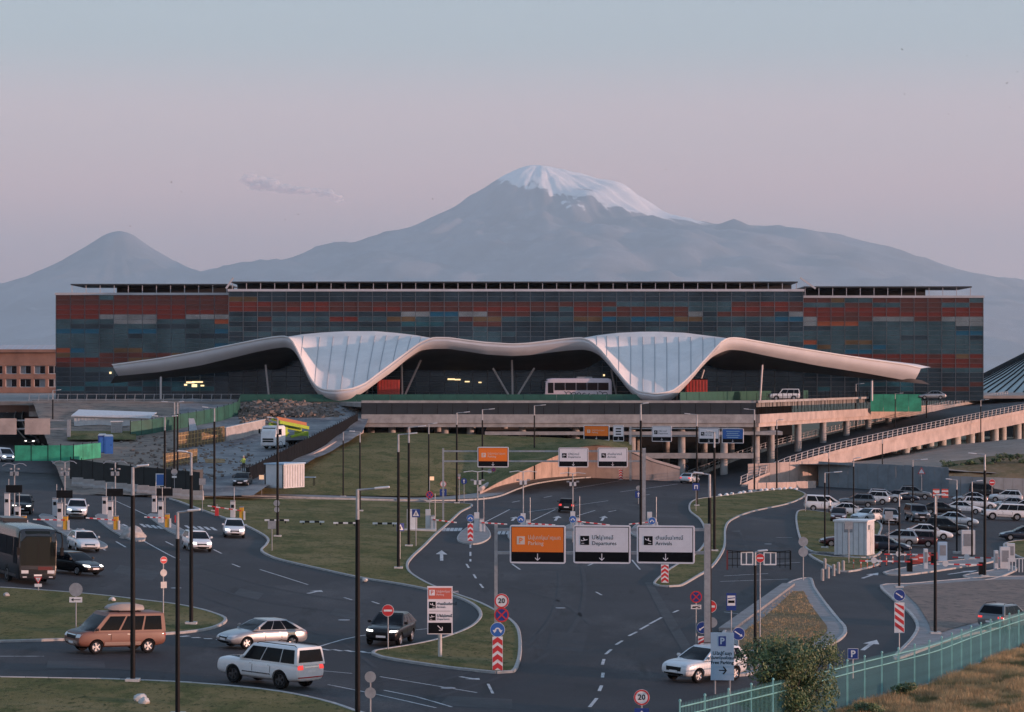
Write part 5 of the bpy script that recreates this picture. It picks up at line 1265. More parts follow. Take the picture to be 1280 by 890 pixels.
        flat('plaque', rect(x-r, x+r, z-r*.42, z+r*.42), M_white, e, y, .02); flat('arrow', arrow_pts((x+r*.75, z), (x-r*.75, z), r*.12, r*.5, r*.4), M_ink, e, y-.021)
    elif kind == 'tow':
        flat('plaque', rect(x-r, x+r, z-r*.42, z+r*.42), M_white, e, y, .02); flat('truck_symbol', [(x-r*.8, z-r*.2), (x-r*.1, z-r*.2), (x, z-r*.05), (x+r*.75, z+r*.18), (x+r*.75, z+r*.26), (x-r*.3, z+r*.1), (x-r*.6, z+r*.12)], M_ink, e, y-.021); flat('car_symbol', rect(x+r*.3, x+r*.8, z-r*.25, z-r*.05), M_ink, e, y-.021)
    elif kind == 'board_back':
        flat('board', rect(x-r, x+r, z-r, z+r), M_galv, e, y, .03)
    elif kind == 'lightbox':
        flat('board', rect(x-r, x+r, z-r*.9, z+r*.9), mat('lit_board', (.8, .5, .35), .5, emit=(1, .55, .3), estr=.5), e, y, .05)
def chevrons(e, z0, z1, w, up=True, x=0, y=-.06, n=4):
    flat('board', rect(x-w/2, x+w/2, z0, z1), M_white, e, y, .025); b = w*.47; hh = (z1-z0-.04)/n
    for i in range(n):
        a = z0+.02+i*hh; t = hh*.60; k = b*.75
        if up: pts = [(x-b, a), (x, min(a+k, z1-.02)), (x+b, a), (x+b, min(a+t, z1-.02)), (x, min(a+t+k, z1-.02)), (x-b, min(a+t, z1-.02))]
        if up and pts[1][1] >= pts[4][1]-.01: pts = [(x-b, a), (x, z1-.02), (x+b, a)]
        if not up: pts = None
        flat('chevron', pts, M_red, e, y-.026)
def stripes(e, z0, z1, w, s=1, x=0, y=-.06, n=4):
    flat('board', rect(x-w/2, x+w/2, z0, z1), M_white, e, y, .025); b = w*.45; hh = (z1-z0-.06)/n
    for i in range(n):
        a = z0+.03+i*hh; t = hh*.55; k = min(w*.9, hh*.9)
        za, zb_ = (a+(k if s < 0 else 0)), (a+(0 if s < 0 else k))
        pts = [(x-b, min(za, z1-.03)), (x+b, min(zb_, z1-.03)), (x+b, min(zb_+t, z1-.03)), (x-b, min(za+t, z1-.03))]
        if pts[0][1] == pts[3][1]: pts = pts[:3]
        elif pts[1][1] == pts[2][1]: pts = [pts[0], pts[1], pts[3]]
        flat('stripe', pts, M_red, e, y-.026)
def sign(px, py, items, label, cat='road sign', rz=0.0, pole=True, pr=.035, ptop=None, group=None, at=None):
    """items: (kind, row of its centre in pixels, half size in pixels[, column])"""
    p = at if at is not None else G(px, py); k = F/p.y
    e = empty('road_sign', p, R(rz), label, cat, group)
    tops = []
    for it in items:
        kind, cy, hp = it[:3]; x = ((it[3]-px)/k) if len(it) > 3 else 0.0
        z = (H-(cy-HZ)*p.y/F)-p.z; r = hp/k; tops.append(z+r*.6)
        if kind == 'chevrons': chevrons(e, z-r, z+r, it[4]/k, True, x)
        elif kind in ('stripes_l', 'stripes_r'): stripes(e, z-r, z+r, it[4]/k, -1 if kind[-1] == 'l' else 1, x)
        else: face(kind, e, z, r, x)
    if pole: MB().cyl((0, 0, 0), pr, (ptop if ptop else max(tops)), 8).build('post', M_galv, e)
    return e
sign(625, 840, [('speed', 751, 9.2, 627), ('no_stop', 768.5, 9.2, 627), ('split', 787, 9.2, 622), ('chevrons', 817.5, 22, 622, 13)], 'post with 20, no stopping, blue split arrows and red chevrons on the lawn tip')
sign(802, 912, [('speed', 871.5, 10), ('up_arrow', 894, 9)], 'round 20 speed sign over a blue plate at the road edge')
sign(485, 814, [('no_entry', 763, 7.5)], 'red no entry sign in front of the black crossover')
sign(204, 790, [('no_entry', 700, 4.6), ('back', 716, 4.5), ('board_back', 731, 4)], 'no entry sign over sign backs on the grass island', rz=30)
sign(95, 790, [('back', 737, 8.5), ('plaque_arrow', 749.5, 8)], 'round sign seen from behind over an arrow plaque on the grass island')
sign(48, 740, [('yield', 725, 5), ('plaque', 731.5, 4.5)], 'small triangular give way sign in front of the coach')
sign(463, 915, [('back', 846, 7), ('back', 866, 7)], 'two round sign backs on a pale post near the kerb')
sign(831, 730, [('chevrons', 717, 11.5, 831, 9.5)], 'red and white chevron board on the point of the median', pole=True)
sign(870, 812, [('no_stop', 746, 7.5), ('tow', 758.5, 6.5), ('keep_l', 784.5, 7.5, 878), ('stripes_r', 806, 11, 877, 9.5)], 'post with no stopping, tow plaque, blue left arrow and striped board')
sign(888, 812, [('no_entry', 758, 7.8), ('back', 778, 6.5, 890)], 'no entry sign on the black mast by the pale blue board')
sign(914, 792, [('bus', 752, 9)], 'blue bus stop sign with a white panel')
sign(923, 826, [('keep_r', 792, 8), ('stripes_l', 838, 13, 924, 13)], 'blue right arrow over a striped board beside the shrub')
sign(950, 815, [('no_entry', 697.5, 5.5)], 'no entry sign on the slim post of the grey mast')
sign(1124, 815, [('keep_r', 744, 7.3), ('stripes_l', 772, 19, 1124, 12.5)], 'blue right arrow over a tall red and white striped board')
sign(1066, 848, [('parking', 817, 6.6)], 'square blue P sign at the turquoise fence')
sign(588, 678, [('split', 647.5, 4.6), ('chevrons', 667, 13, 588, 7)], 'blue split arrow sign and chevron board on the left barrier island')
for x, y, lab in ((651, 662, 'blue split arrow sign behind the orange overhead board'), (716, 662, 'blue split arrow sign above the departures board'), (815, 664, 'blue split arrow sign above the arrivals board')):
    sign(x, y+16, [('split', y-13, 4.6)], lab)
sign(520, 684, [('crossing', 641.5, 5)], 'blue pedestrian crossing sign on the lawn beside a lamp'); sign(500, 700, [('crossing', 659, 5)], 'blue pedestrian crossing sign turned sideways on the lawn', rz=25)
sign(537, 644, [('no_stop', 618.5, 4.6), ('lightbox', 598, 2.6, 540)], 'no stopping sign beside a glowing orange box on the lawn')
sign(554, 634, [('round35', 605, 4), ('up_arrow', 615.5, 4.2)], 'round 35 sign over a blue arrow plate on the gantry foot')
sign(580, 629, [('round_up', 601.5, 3.8)], 'round blue arrow sign by the footpath')
sign(574, 629, [('board_back', 594, 1.8), ('yield', 598, 2)], 'slim post with a small board by the footpath')
sign(617, 610, [('no_stop', 587, 2.6), ('back', 589, 2.6, 612)], 'pair of small round signs at the sandy wall')
sign(776, 600, [('chevrons', 593, 6.5, 776, 5)], 'small red chevron board at the underpass')
sign(798, 630, [('back', 610, 3), ('up_arrow', 618, 4)], 'small blue arrow sign behind the black lamp mast')
sign(857, 592, [('back', 576, 3.2), ('split', 584, 3.6)], 'round blue and grey signs at the ramp mouth')
sign(874, 590, [('back', 575, 3)], 'round sign back at the ramp railing')
sign(870, 640, [('uturn', 608.5, 4.4)], 'blue turn-back sign on the tip of the median')
sign(917, 590, [('up_arrow', 564, 2.6)], 'small blue arrow sign on the ramp railing'); sign(971, 592, [('up_arrow', 567, 2.8)], 'small blue arrow sign by the ramp foot lamp')
sign(1004, 727, [('back', 677, 6), ('back', 690, 6)], 'two round sign backs stacked at the corner of the paved island')
sign(1152, 622, [('triangle', 588.5, 5)], 'pink-edged triangular sign above the grey fence', rz=-20)
sign(1240, 624, [('no_entry', 603, 4)], 'no entry sign standing above the parked cars')
sign(1171, 665, [('plaque', 615, 3), ('board_back', 621, 2.5)], 'pale plaque on a pole among the parked cars')
sign(1061, 705, [('board_back', 656.5, 5)], 'square sign back standing before the white cabin')
sign(1111, 692, [('board_back', 644, 5)], 'square sign back among the parked cars')
sign(327, 621, [('lightbox', 596.5, 3)], 'small glowing board on a post by the black fence')
sign(340, 690, [('board_back', 656, 5)], 'pale blue sign back at the kerb bend'); sign(346, 672, [('back', 629, 4), ('back', 637, 3.4)], 'round sign backs on the lawn lamp')
sign(253, 640, [('board_back', 602, 4)], 'square sign back at the edge of the lawn'); sign(218, 622, [('back', 590, 4), ('plaque', 596, 3)], 'round sign back at the black hoarding')
sign(75, 558, [('no_entry', 546.5, 4)], 'no entry sign by the far approach road')
sign(1007, 640, [('back', 619, 2)], 'thin post beside the white van')
sign(1135, 604, [('triangle', 583.5, 2)], 'tiny warning sign on the grey fence')

# ---- large boards
def plane_icon(e, x, z, s, y, dep=True):
    flat('icon', rect(x-s, x+s, z-s, z+s), M_ink, e, y, .006)
    a = R(14 if dep else -18)
    fus = rot2([(-.7, -.02), (.55, -.05), (.75, .06), (.55, .14), (-.5, .12), (-.72, .34), (-.82, .34)], a, (0, 0)); wing = rot2([(-.15, .05), (.2, .05), (-.05, .62), (-.22, .62)], a, (0, 0))
    for nm, pl in (('plane_body', fus), ('plane_wing', wing)):
        flat(nm, [(x+px*s, z+(pz-.02)*s) for px, pz in pl], M_signface, e, y-.007-(.002 if nm == 'plane_wing' else 0))
    flat('ground_line', rect(x+s*(-.7 if dep else .0), x+s*(-.1 if dep else .7), z-s*.72, z-s*.6), M_signface, e, y-.007)
def down_arrow(e, x, z, s, y, m, ang=0):
    sh = rot2(rect(-s*.09, s*.09, -s*.75, s*.8), ang, (x, z)); flat('arrow_shaft', sh, m, e, y)
    for q in (1, -1): flat('arrow_barb', rot2([(q*s*.62, -s*.15), (q*s*.62, -s*.38), (0, -s*.95), (0, -s*.68)], ang, (x, z)), m, e, y-.004)
def board(e, x, z, w, h, style, y=-.25, two=True):
    """one overhead board centred at x,z of its gantry"""
    b = empty('direction_board', (x, y, z)); b.parent = e
    rr = min(w, h)*.06
    def rounded(ww, hh):
        out = []
        for cx_, cz_, a0 in ((ww/2-rr, -hh/2+rr, -90), (ww/2-rr, hh/2-rr, 0), (-ww/2+rr, hh/2-rr, 90), (-ww/2+rr, -hh/2+rr, 180)):
            out += [(cx_+rr*math.cos(R(a0+30*i)), cz_+rr*math.sin(R(a0+30*i))) for i in range(4)]
        return out
    flat('frame', rounded(w, h), M_signface, b, 0, .08)
    bl = h*.25
    m_ = {'orange': M_orange, 'dep': M_signface, 'arr': M_signface, 'blue': M_blue2, 'pale': M_signface}[style]
    flat('black_band', rect(-w*.472, w*.472, -h*.455, -h*.455+bl), M_ink, b, -.082)
    flat('inner_edge', rect(-w*.474, w*.474, -h*.455+bl, h*.458), M_ink, b, -.082)
    flat('field', rect(-w*.462, w*.462, -h*.455+bl+.01, h*.44), m_, b, -.09)
    down_arrow(b, 0, -h*.455+bl*.52, bl*.42, -.09, M_signface)
    if style in ('orange', 'dep', 'arr'):
        tcol = M_ink if style != 'orange' else mat('sign_pale_letter', (.80, .62, .52), .5)
        ix = -w*.30; s = h*.105
        if style == 'orange':
            flat('icon', rect(ix-s, ix+s, h*.10-s, h*.10+s), tcol, b, -.097); text('P', s*1.9, (ix, -.106, h*.09), M_orange, b, 'CENTER', bold=.008)
        else: plane_icon(b, ix, h*.10, s*1.12, -.097, style == 'dep')
        t1, t2 = {'orange': ('Ավտոկանգառ', 'Parking'), 'dep': ('Մեկնում', 'Departures'), 'arr': ('Ժամանում', 'Arrivals')}[style]
        text(t1, h*.15, (-w*.175, -.098, h*.175), tcol, b, bold=.0, sx=.8 if style == 'orange' else .92); text(t2, h*.14, (-w*.175, -.098, h*.025), tcol, b, bold=.001)
    elif style == 'blue':
        for k in range(4): flat('text_line', rect(-w*(.30-.03*(k % 2)), w*(.32-.06*(k % 2)), h*(.30-k*.135)-h*.025, h*(.30-k*.135)+h*.025), M_bluepale, b, -.097)
    else:
        for k in range(3): flat('text_line', rect(-w*.25, w*.25, h*(.28-k*.17)-h*.04, h*(.28-k*.17)+h*.04), M_ink, b, -.097)
    return b
def gantry(base_r, d_r, base_l, d_l, beams, boards, label, rpost=.16, lpost=True, m_=None, z_top=None):
    m_ = m_ or M_galv
    a = P(base_r[0], base_r[1], d_r); a.z = gz(a.x); bb = P(base_l[0], base_l[1], d_l); bb.z = gz(bb.x)
    e = empty('sign_gantry', a, 0, label, 'sign gantry')
    def at(px, py):           # point of the gantry plane behind a pixel
        best = None
        for i in range(401):
            q = a.lerp(bb, i/200-.4); px_ = CX+F*q.x/q.y
            if best is None or abs(px_-px) < best[0]: best = (abs(px_-px), q)
        q = best[1]; return Vector((q.x, q.y, H-(py-HZ)*q.y/F))
    ang = math.atan2(a.y-bb.y, a.x-bb.x) if a.x > bb.x else math.atan2(bb.y-a.y, bb.x-a.x)
    zt = at(base_r[0], beams[0]).z-a.z
    MB().box((0, 0, (zt+.3)/2), (rpost*2, rpost*2, zt+.3)).build('post', m_, e)
    if lpost:
        q = bb-a; zl = at(base_l[0], beams[0]).z-bb.z
        MB().box(Vector((q.x, q.y, q.z+(zl+.3)/2)), (rpost*1.1, rpost*1.1, zl+.3)).build('post', m_, e)
    for by in beams:
        u, v = at(base_r[0], by)-a, at(base_l[0], by)-a
        MB().bar(u, v, .14, .16).build('beam', m_, e)
    for (x0, x1, y0, y1, style) in boards:
        c = at((x0+x1)/2, (y0+y1)/2); k = F/c.y
        b = board(e, c.x-a.x, c.z-a.z, (x1-x0)/k, (y1-y0)/k, style, y=c.y-a.y-.22); b.rotation_euler = (0, 0, ang)
    return e
gantry((884, 800), 144, (620, 800), 146, (662, 691), [(636.5, 707, 656, 704, 'orange'), (716, 788, 656, 704, 'dep'), (796, 868.5, 656.5, 704, 'arr')], 'grey gantry over the junction carrying orange and white direction boards')
gantry((805, 655), 264, (554, 640), 266, (564, 576.5), [(597, 636, 558.5, 584, 'orange'), (697.5, 735, 559.5, 584, 'dep'), (747, 784.5, 559.5, 584, 'arr')], 'second gantry spanning the entry lanes before the barriers')
gantry((788, 593), 392, (925, 593), 386, (535.5, 545), [(729, 763, 531.5, 550.5, 'orange'), (766.5, 780.5, 531.5, 551.5, 'pale'), (814, 840, 532.5, 552, 'dep'), (873, 900, 534.5, 554, 'arr'), (902, 930, 535.5, 554, 'blue')], 'far gantry with a blue board before the parking terrace', lpost=False)
e = empty('sign_gantry', P(86, 592, 372), 0, 'grey gantry over the far approach road with sign backs', 'sign gantry'); eo = Vector(e.location)
MB().box((0, 0, 3.7), (.45, .45, 7.4)).build('post', M_galv, e)
for y in (525.5, 536): MB().bar(P(86, y, 372)-eo, P(-40, y, 372)-eo, .2).build('beam', M_galv, e)
for x0, x1 in ((-25, 20.5), (31, 62.5)):
    c = P((x0+x1)/2, 533, 371.6)-eo; b = MB().box(c, ((x1-x0)*372/F, .1, 2.2)).build('sign_back', M_conc_pink_sunlit, e)
    for i in range(3): MB().box(c+Vector(((i-1)*1.2, .12, 0)), (.08, .06, 2.1)).build('stiffener', M_galv, b)
# pylon board on the lawn tip
p = G(550, 823); k = F/p.y; e = empty('information_board', p, 0, 'upright board with a faded orange head and a black arrow foot on the lawn tip', 'sign board')
zf = lambda y: (H-(y-HZ)*p.y/F)-p.z
MB().cyl((0, 0, 0), .10, zf(792), 12).build('post', M_conc_light, e); w = 31.5/k; x0 = 0
flat('board', rect(-w/2, w/2, zf(792.5), zf(732.5)), M_signface, e, -.06, .08)
flat('orange_head', rect(-w*.46, w*.46, zf(748.5), zf(734.5)), M_salmon, e, -.145); flat('black_foot', rect(-w*.46, w*.46, zf(791.5), zf(778)), M_ink, e, -.145)
flat('icon', rect(-w*.42, -w*.20, zf(744), zf(737)), M_signface, e, -.152); text('P', .28, (-w*.31, -.16, zf(740.5)), M_salmon, e, 'CENTER', bold=.005)
text('Ավտոկանգառ', .155, (-w*.14, -.152, zf(739)), M_signface, e); text('Parking', .13, (-w*.14, -.152, zf(743)), M_signface, e)
plane_icon(e, -w*.30, zf(756), .17, -.145, False); text('Ժամանում', .19, (-w*.12, -.145, zf(754.5)), M_ink, e, bold=.004); text('Arrivals', .14, (-w*.12, -.145, zf(758.5)), M_ink, e)
plane_icon(e, -w*.30, zf(771), .17, -.145, True); text('Մեկնում', .19, (-w*.12, -.145, zf(769.5)), M_ink, e, bold=.004); text('Departures', .14, (-w*.12, -.145, zf(773.5)), M_ink, e)
flat('separator', rect(-w*.42, w*.42, zf(763.8), zf(763.3)), M_grey, e, -.145); down_arrow(e, 0, zf(784.5), .2, -.152, M_signface, R(45))
# free parking board
p = G(903, 868); k = F/p.y; e = empty('parking_board', p, R(-8), 'pale blue free parking board on two posts before the white electric car', 'sign board')
zf = lambda y: (H-(y-HZ)*p.y/F)-p.z
w = 29/k
for s in (-.32, .32): MB().cyl((s*w, 0, 0), .045, zf(850), 8).build('post', M_galv, e)
flat('board', rect(-w/2, w/2, zf(850), zf(790.5)), M_bluepale, e, -.05, .06)
flat('icon', rect(-w*.16, w*.16, zf(807.5), zf(795)), M_blue, e, -.112); text('P', .42, (0, -.12, zf(801.3)), M_bluepale, e, 'CENTER', bold=.012)
for t, y, s_ in (('Անվճար', 816.5, .22), ('ավտոկանգառ', 822, .20), ('Free Parking', 828, .21)): text(t, s_, (0, -.112, zf(y)), M_ink, e, 'CENTER', bold=.004)
flat('arrow_shaft', rect(-w*.14, w*.12, zf(838.2), zf(837)), M_ink, e, -.112)
for s in (1, -1): flat('arrow_barb', [(w*.14, zf(837.6)), (w*.02, zf(837.6)+s*.16), (w*.06, zf(837.6)+s*.19), (w*.20, zf(837.6))], M_ink, e, -.116-(.003 if s > 0 else 0))

# ---- toll plaza
def barrier_arm(e, a, b, n=8, r=.045):
    a, b = Vector(a), Vector(b)
    for i in range(n): MB().bar(a.lerp(b, i/n), a.lerp(b, (i+1)/n), r*2, r*2.2).build('arm_segment', M_white if i % 2 else M_red, e)
def toll_post(px, py, label, arm_to=None, cab=True, col=None, group='toll lane barriers'):
    p = G(px, py); k = F/p.y; e = empty('toll_barrier', p, 0, label, 'barrier', group)
    b = MB().box((0, 0, .62), (.36, .42, 1.25)).build('cabinet', col or M_yellow, e); MB().box((0, 0, 1.28), (.40, .46, .08)).build('cap', M_grey, e); MB().box((.26, -.1, .45), (.14, .3, .9)).build('side_case', M_offwhite, e)
    if arm_to:
        t = Vector(((arm_to[0]-px)/k, 0, 1.0+(((py-arm_to[1])/k)-1.0))); barrier_arm(e, (0, -.28, .95), (t.x, -.28, t.z))
    return e
def toll_island(pts, label):
    return island('toll_island', pts, M_pave, label, up=.14)
toll_island([(50, 646), (62, 645), (86, 662), (120, 676), (133, 684), (120, 686), (95, 676), (70, 662)], 'narrow paved toll island with a yellow barrier post')
toll_island([(120, 646), (132, 645), (150, 658), (178, 672), (176, 677), (160, 674), (135, 660)], 'narrow paved toll island with a stone heap')
toll_island([(186, 645), (196, 644), (212, 655), (235, 668), (230, 671), (214, 666), (198, 655)], 'narrow paved toll island beside the lamp with two arms')
toll_post(30, 664, 'yellow toll barrier in the lane beside the coach', (-8, 655)); toll_post(82, 664, 'yellow toll barrier with its arm lowered before the black crossover', (42, 649)); toll_post(145, 664, 'yellow toll barrier with its arm lowered before the white crossover', (108, 647)); toll_post(209, 661, 'yellow toll barrier on the island beside the two-armed lamp', (181, 646)); toll_post(302, 651, 'yellow toll barrier at the lawn with its red and white arm raised', (260, 632))
for x, y, hh, lab in ((22, 662, 1.9, 'white ticket cabinet in the lane beside the coach'), (75, 660, 2.1, 'white ticket cabinet beside the stone-grey heap'), (138, 657, 2.1, 'white ticket cabinet near the white crossover'), (201, 655, 2.0, 'white ticket cabinet by the lamp with two arms'), (291, 648, 1.6, 'small cabinet at the lawn edge barrier'), (9, 648, 2.2, 'pale ticket cabinet at the edge of the toll lanes'), (69, 645, 1.6, 'pale cabinet at the head of a toll island'), (131, 643, 1.6, 'pale cabinet at the head of the heap island'), (193, 640, 1.6, 'pale cabinet at the head of the lamp island')):
    p = G(x, y); e = empty('ticket_machine', p, 0, lab, 'ticket machine', 'ticket machines of the toll lanes')
    MB().box((0, 0, hh/2), (.42, .5, hh)).build('cabinet', M_offwhite, e); MB().box((0, -.26, hh*.72), (.28, .03, .3)).build('screen', M_black, e); MB().box((0, 0, hh+.04), (.48, .56, .08)).build('cap', M_grey, e)
    MB().cyl((.12, .1, hh), .03, 1.3, 6).build('aerial', M_galv, e)
for x, y, lab in ((101, 680, 'grey stone heap on the toll island behind the silver-white saloon'), (166, 677, 'grey stone heap on the toll island by the white crossover')):
    p = G(x, y-4); bm = bmesh.new(); bmesh.ops.create_icosphere(bm, subdivisions=4, radius=1)
    for v in bm.verts: v.co *= 1+.22*mnoise.noise(v.co*3+Vector((x, 0, 0)))+.1*mnoise.noise(v.co*9); v.co = Vector((v.co.x*1.0, v.co.y*1.1, max(-.1, v.co.z*.95)))
    me = bpy.data.meshes.new('stone_heap'); bm.to_mesh(me); bm.free(); smooth_mesh(me, 80); o = mesh_obj('stone_heap', me, M_conc); o.location = p; tag(o, lab, 'stone heap', 'stone heaps on the toll islands')
def toll_mast(px, py, disp, topy, label):
    p = G(px, py); k = F/p.y; e = empty('toll_mast', p, 0, label, 'mast', 'lane masts of the toll plaza'); zf = lambda y: (py-y)/k
    MB().cyl((0, 0, 0), .06, zf(topy), 8).build('post', M_galv, e)
    b = MB().box((0, -.12, zf(disp)), (20/k, .14, 9.5/k)).build('display', M_black, e)
    for s in (-1, 1):
        MB().tube([(0, 0, zf(topy)), (s*6/k, 0, zf(topy)+.12), (s*11/k, 0, zf(topy)+.08), (s*15/k, 0, zf(topy)-.1)], .04, 6).build('curved_arm', M_galv, e)
        MB().box((s*3/k, -.1, zf(592)), (.26, .3, .34)).build('camera', M_galv, e); MB().cyl((s*4.5/k, -.05, zf(587)), .14, .12, 8).build('floodlight', M_grey, e)
for a in ((18, 662, 611, 581, 'lane mast with a black display beside the coach lane'), (81, 662, 617.5, 578, 'lane mast with a black display above the black crossover'), (144, 664, 615.5, 578, 'lane mast with a black display above the white crossover'), (597, 662, 640, 590, 'camera mast on the left entry island'), (654, 662, 645, 590, 'camera mast above the orange overhead board'), (716, 650, 640, 592, 'camera mast at the black hatchback')):
    if a[0] < 300: toll_mast(*a)
    else:
        p = G(a[0], a[1]); k = F/p.y; e = empty('camera_mast', p, 0, a[4], 'mast', 'camera masts of the entry lanes'); zf = lambda y: (a[1]-y)/k
        MB().cyl((0, 0, 0), .06, zf(a[3]), 8).build('post', M_galv, e)
        for s in (-1, 1):
            MB().tube([(0, 0, zf(a[3])), (s*.5, 0, zf(a[3])+.1), (s*1.3, 0, zf(a[3]))], .04, 6).build('curved_arm', M_offwhite, e); MB().box((s*.22, -.1, zf(a[3]+13)), (.24, .3, .4)).build('camera', M_offwhite, e); MB().box((s*.5, -.05, zf(a[3]+10)), (.3, .1, .16)).build('floodlight', M_grey, e)
p = G(206, 652); k = F/p.y; e = empty('toll_display', p, 0, 'black lane display behind the two-armed lamp', 'display'); MB().cyl((0, 0, 0), .06, 3.2, 8).build('post', M_galv, e); MB().box((0, -.12, 37/k), (20/k, .14, 9.5/k)).build('display', M_black, e)
p = G(221, 672); e = empty('barrier_post', p, 0, 'slim post with a red face by the white hatchback', 'barrier'); MB().cyl((0, 0, 0), .05, 2.0, 8).build('post', M_grey, e); MB().box((0, -.06, 1.55), (.34, .06, .6)).build('red_face', M_red, e)
p = G(271, 646); e = empty('barrier_post', p, 0, 'red post under the raised barrier arm', 'barrier'); MB().box((0, 0, .5), (.34, .2, .8)).build('red_face', M_red, e); MB().cyl((0, .1, 0), .05, 1.2, 8).build('post', M_grey, e)
# entry lanes in the middle
toll_island([(573, 676), (580, 664), (600, 655), (612, 668), (606, 677), (590, 681)], 'paved barrier island with red chevrons in the entry lanes')
toll_island([(636, 672), (642, 662), (660, 655), (670, 666), (662, 674), (648, 678)], 'paved barrier island behind the orange overhead board'); toll_island([(700, 668), (706, 660), (724, 654), (732, 664), (726, 672), (712, 674)], 'paved barrier island above the departures board'); toll_island([(790, 668), (795, 658), (812, 652), (826, 662), (822, 670), (808, 674)], 'paved barrier island at the foot of the second gantry')
for x, y, arm, lab in ((541, 662, (571, 653), 'white entry barrier on the lawn edge with its arm across the lane'), (602, 666, (634, 655), 'white entry barrier on the chevron island with its arm across the lane'), (660, 667, (694, 656), 'white entry barrier behind the orange board with its arm across the lane'), (722, 664, (762, 656), 'white entry barrier above the departures board with its arm across the lane'), (818, 664, (786, 655), 'white entry barrier at the second gantry with its arm across the lane')):
    e = toll_post(x, y, lab, arm, col=M_offwhite, group='entry lane barriers'); MB().box((-.45, .3, .9), (.45, .5, 1.9)).build('ticket_case', M_offwhite, e); MB().cyl((.2, .3, 0), .03, 3.3, 6).build('aerial', M_galv, e)
p = G(515, 664); e = empty('control_cabinet', p, 0, 'tall pale control cabinet on the lawn at the entry barrier', 'cabinet'); MB().box((0, 0, 1.0), (.9, .6, 2.0)).build('case', M_offwhite, e); MB().box((0, -.31, 1.0), (.7, .02, 1.6)).build('door', M_white, e); MB().box((.7, 0, .1), (3.0, 1.4, .2)).build('plinth', M_conc_light, e)
# striped bars on the lawn
for x, y in ((346, 655), (390, 657), (432, 658.5), (481, 659)):
    p = G(x, y); e = empty('striped_bar', p, R(-2), 'low black and white striped bar on the long lawn', 'striped bar', 'striped bars on the lawn'); e['label'] = {346: 'low striped bar on the lawn at the lamp by the kerb bend', 390: 'low striped bar on the open lawn next to the lamp by the kerb bend', 432: 'low striped bar behind the lamp with the long arm', 481: 'low striped bar beside the blue crossing signs'}[x]
    for i in range(5): MB().box((-.9+i*.45, 0, .35), (.44, .12, .16)).build('bar_segment', M_black if i % 2 else M_white, e)
    for s in (-.8, .8): MB().box((s, 0, .14), (.08, .3, .3)).build('leg', M_black, e)
# car park barriers on the right
def park_gate(px, py, x_to, label, col=M_black):
    p = G(px, py); k = F/p.y; e = empty('park_barrier', p, 0, label, 'barrier', 'car park barriers'); MB().box((0, 0, .55), (.42, .42, 1.1)).build('cabinet', col, e)
    barrier_arm(e, (0, -.3, .92), ((x_to-px)/k, -.3, .98), 9, .05); xm = (x_to-px)/k*.72
    disc('sign_disc', .24, (xm, 0, 1.02), M_offwhite, e, -.4)
    return e
park_gate(1137, 716, 1074, 'dark barrier cabinet with its arm towards the white cabin'); park_gate(1167, 707, 1105, 'dark barrier cabinet with its arm across the car park entry'); park_gate(1227, 720, 1163, 'dark barrier cabinet with its arm over the exit road'); park_gate(1252, 711, 1190, 'dark barrier cabinet with its arm beside the exit gate', M_grey)
for x, y, w_, hh, lab in ((1178, 703, .75, 1.75, 'pale blue ticket cabinet between the barriers'), (1157, 712, .3, 1.7, 'white frame post on the barrier median'), (1210, 693, 1.2, 2.2, 'tall grey-framed cabinet at the exit lane'), (1263, 702, .7, 1.6, 'white cabinet at the exit gate'), (1245, 712, .3, 1.6, 'white post by the exit barrier'), (1256, 712, .8, 1.9, 'pale cabinet at the end of the paved median')):
    p = G(x, y); e = empty('ticket_machine', p, 0, lab, 'ticket machine', 'car park ticket machines'); MB().box((0, 0, hh/2), (w_, .55, hh)).build('cabinet', M_bluepale if x == 1178 else M_offwhite, e); MB().box((0, -.285, hh*.6), (w_*.7, .02, hh*.5)).build('door', M_grey, e)
p = G(1290, 716); e = empty('slat_gate', p, 0, 'low white slatted gate at the car park exit', 'gate')
for i in range(14): MB().box((-1.9+i*.28, 0, .6), (.08, .06, 1.1)).build('slat', M_offwhite, e)
MB().box((0, 0, 1.16), (4.0, .08, .08)).build('top_rail', M_offwhite, e)
# delineators and bollards
for i, (x, y) in enumerate(((1067, 712), (1076, 712), (1084, 711), (1092, 709.5), (1100, 708.5), (1108, 707), (1116, 705), (1124, 703.5), (1131, 702), (1138, 700.5))):
    p = G(x, y); e = empty('delineator', p, 0, 'orange flexible lane post in a row by the white cabin', 'lane post', 'orange lane posts in a row'); MB().cyl((0, 0, 0), .12, .05, 10).build('base', M_rubber, e); MB().cyl((0, 0, .05), .04, .75, 8).build('post', mat('orange_plastic', (.5, .12, .07), .5), e); MB().cyl((0, 0, .5), .043, .12, 8).build('band', M_white, e)
for i, (x, y) in enumerate(((1028, 726), (1035, 723), (1042, 720), (1048, 717), (1054, 715), (1031, 712))):
    p = G(x, y); e = empty('bollard', p, 0, 'short concrete bollard at the corner by the access road', 'bollard', 'concrete bollards by the access road'); MB().cyl((0, 0, 0), .13, .8, 10).build('shaft', M_conc, e); MB().lathe([(.13, .8), (.1, .9), (.001, .93)], n=10).build('head', M_conc, e)
for i, (x, y) in enumerate(((1143, 705), (1150, 703), (1158, 701), (1166, 699))):
    p = G(x, y); e = empty('plastic_barrier', p, 0, 'red plastic barrier block near the car park entry', 'barrier block', 'red plastic barrier blocks'); MB().prism([(-.5, 0), (.5, 0), (.4, .25), (.36, .6), (-.36, .6), (-.4, .25)], -.2, .2).build('block', M_redsoft, e); MB().box((0, -.22, .42), (.5, .02, .12)).build('white_band', M_white, e)
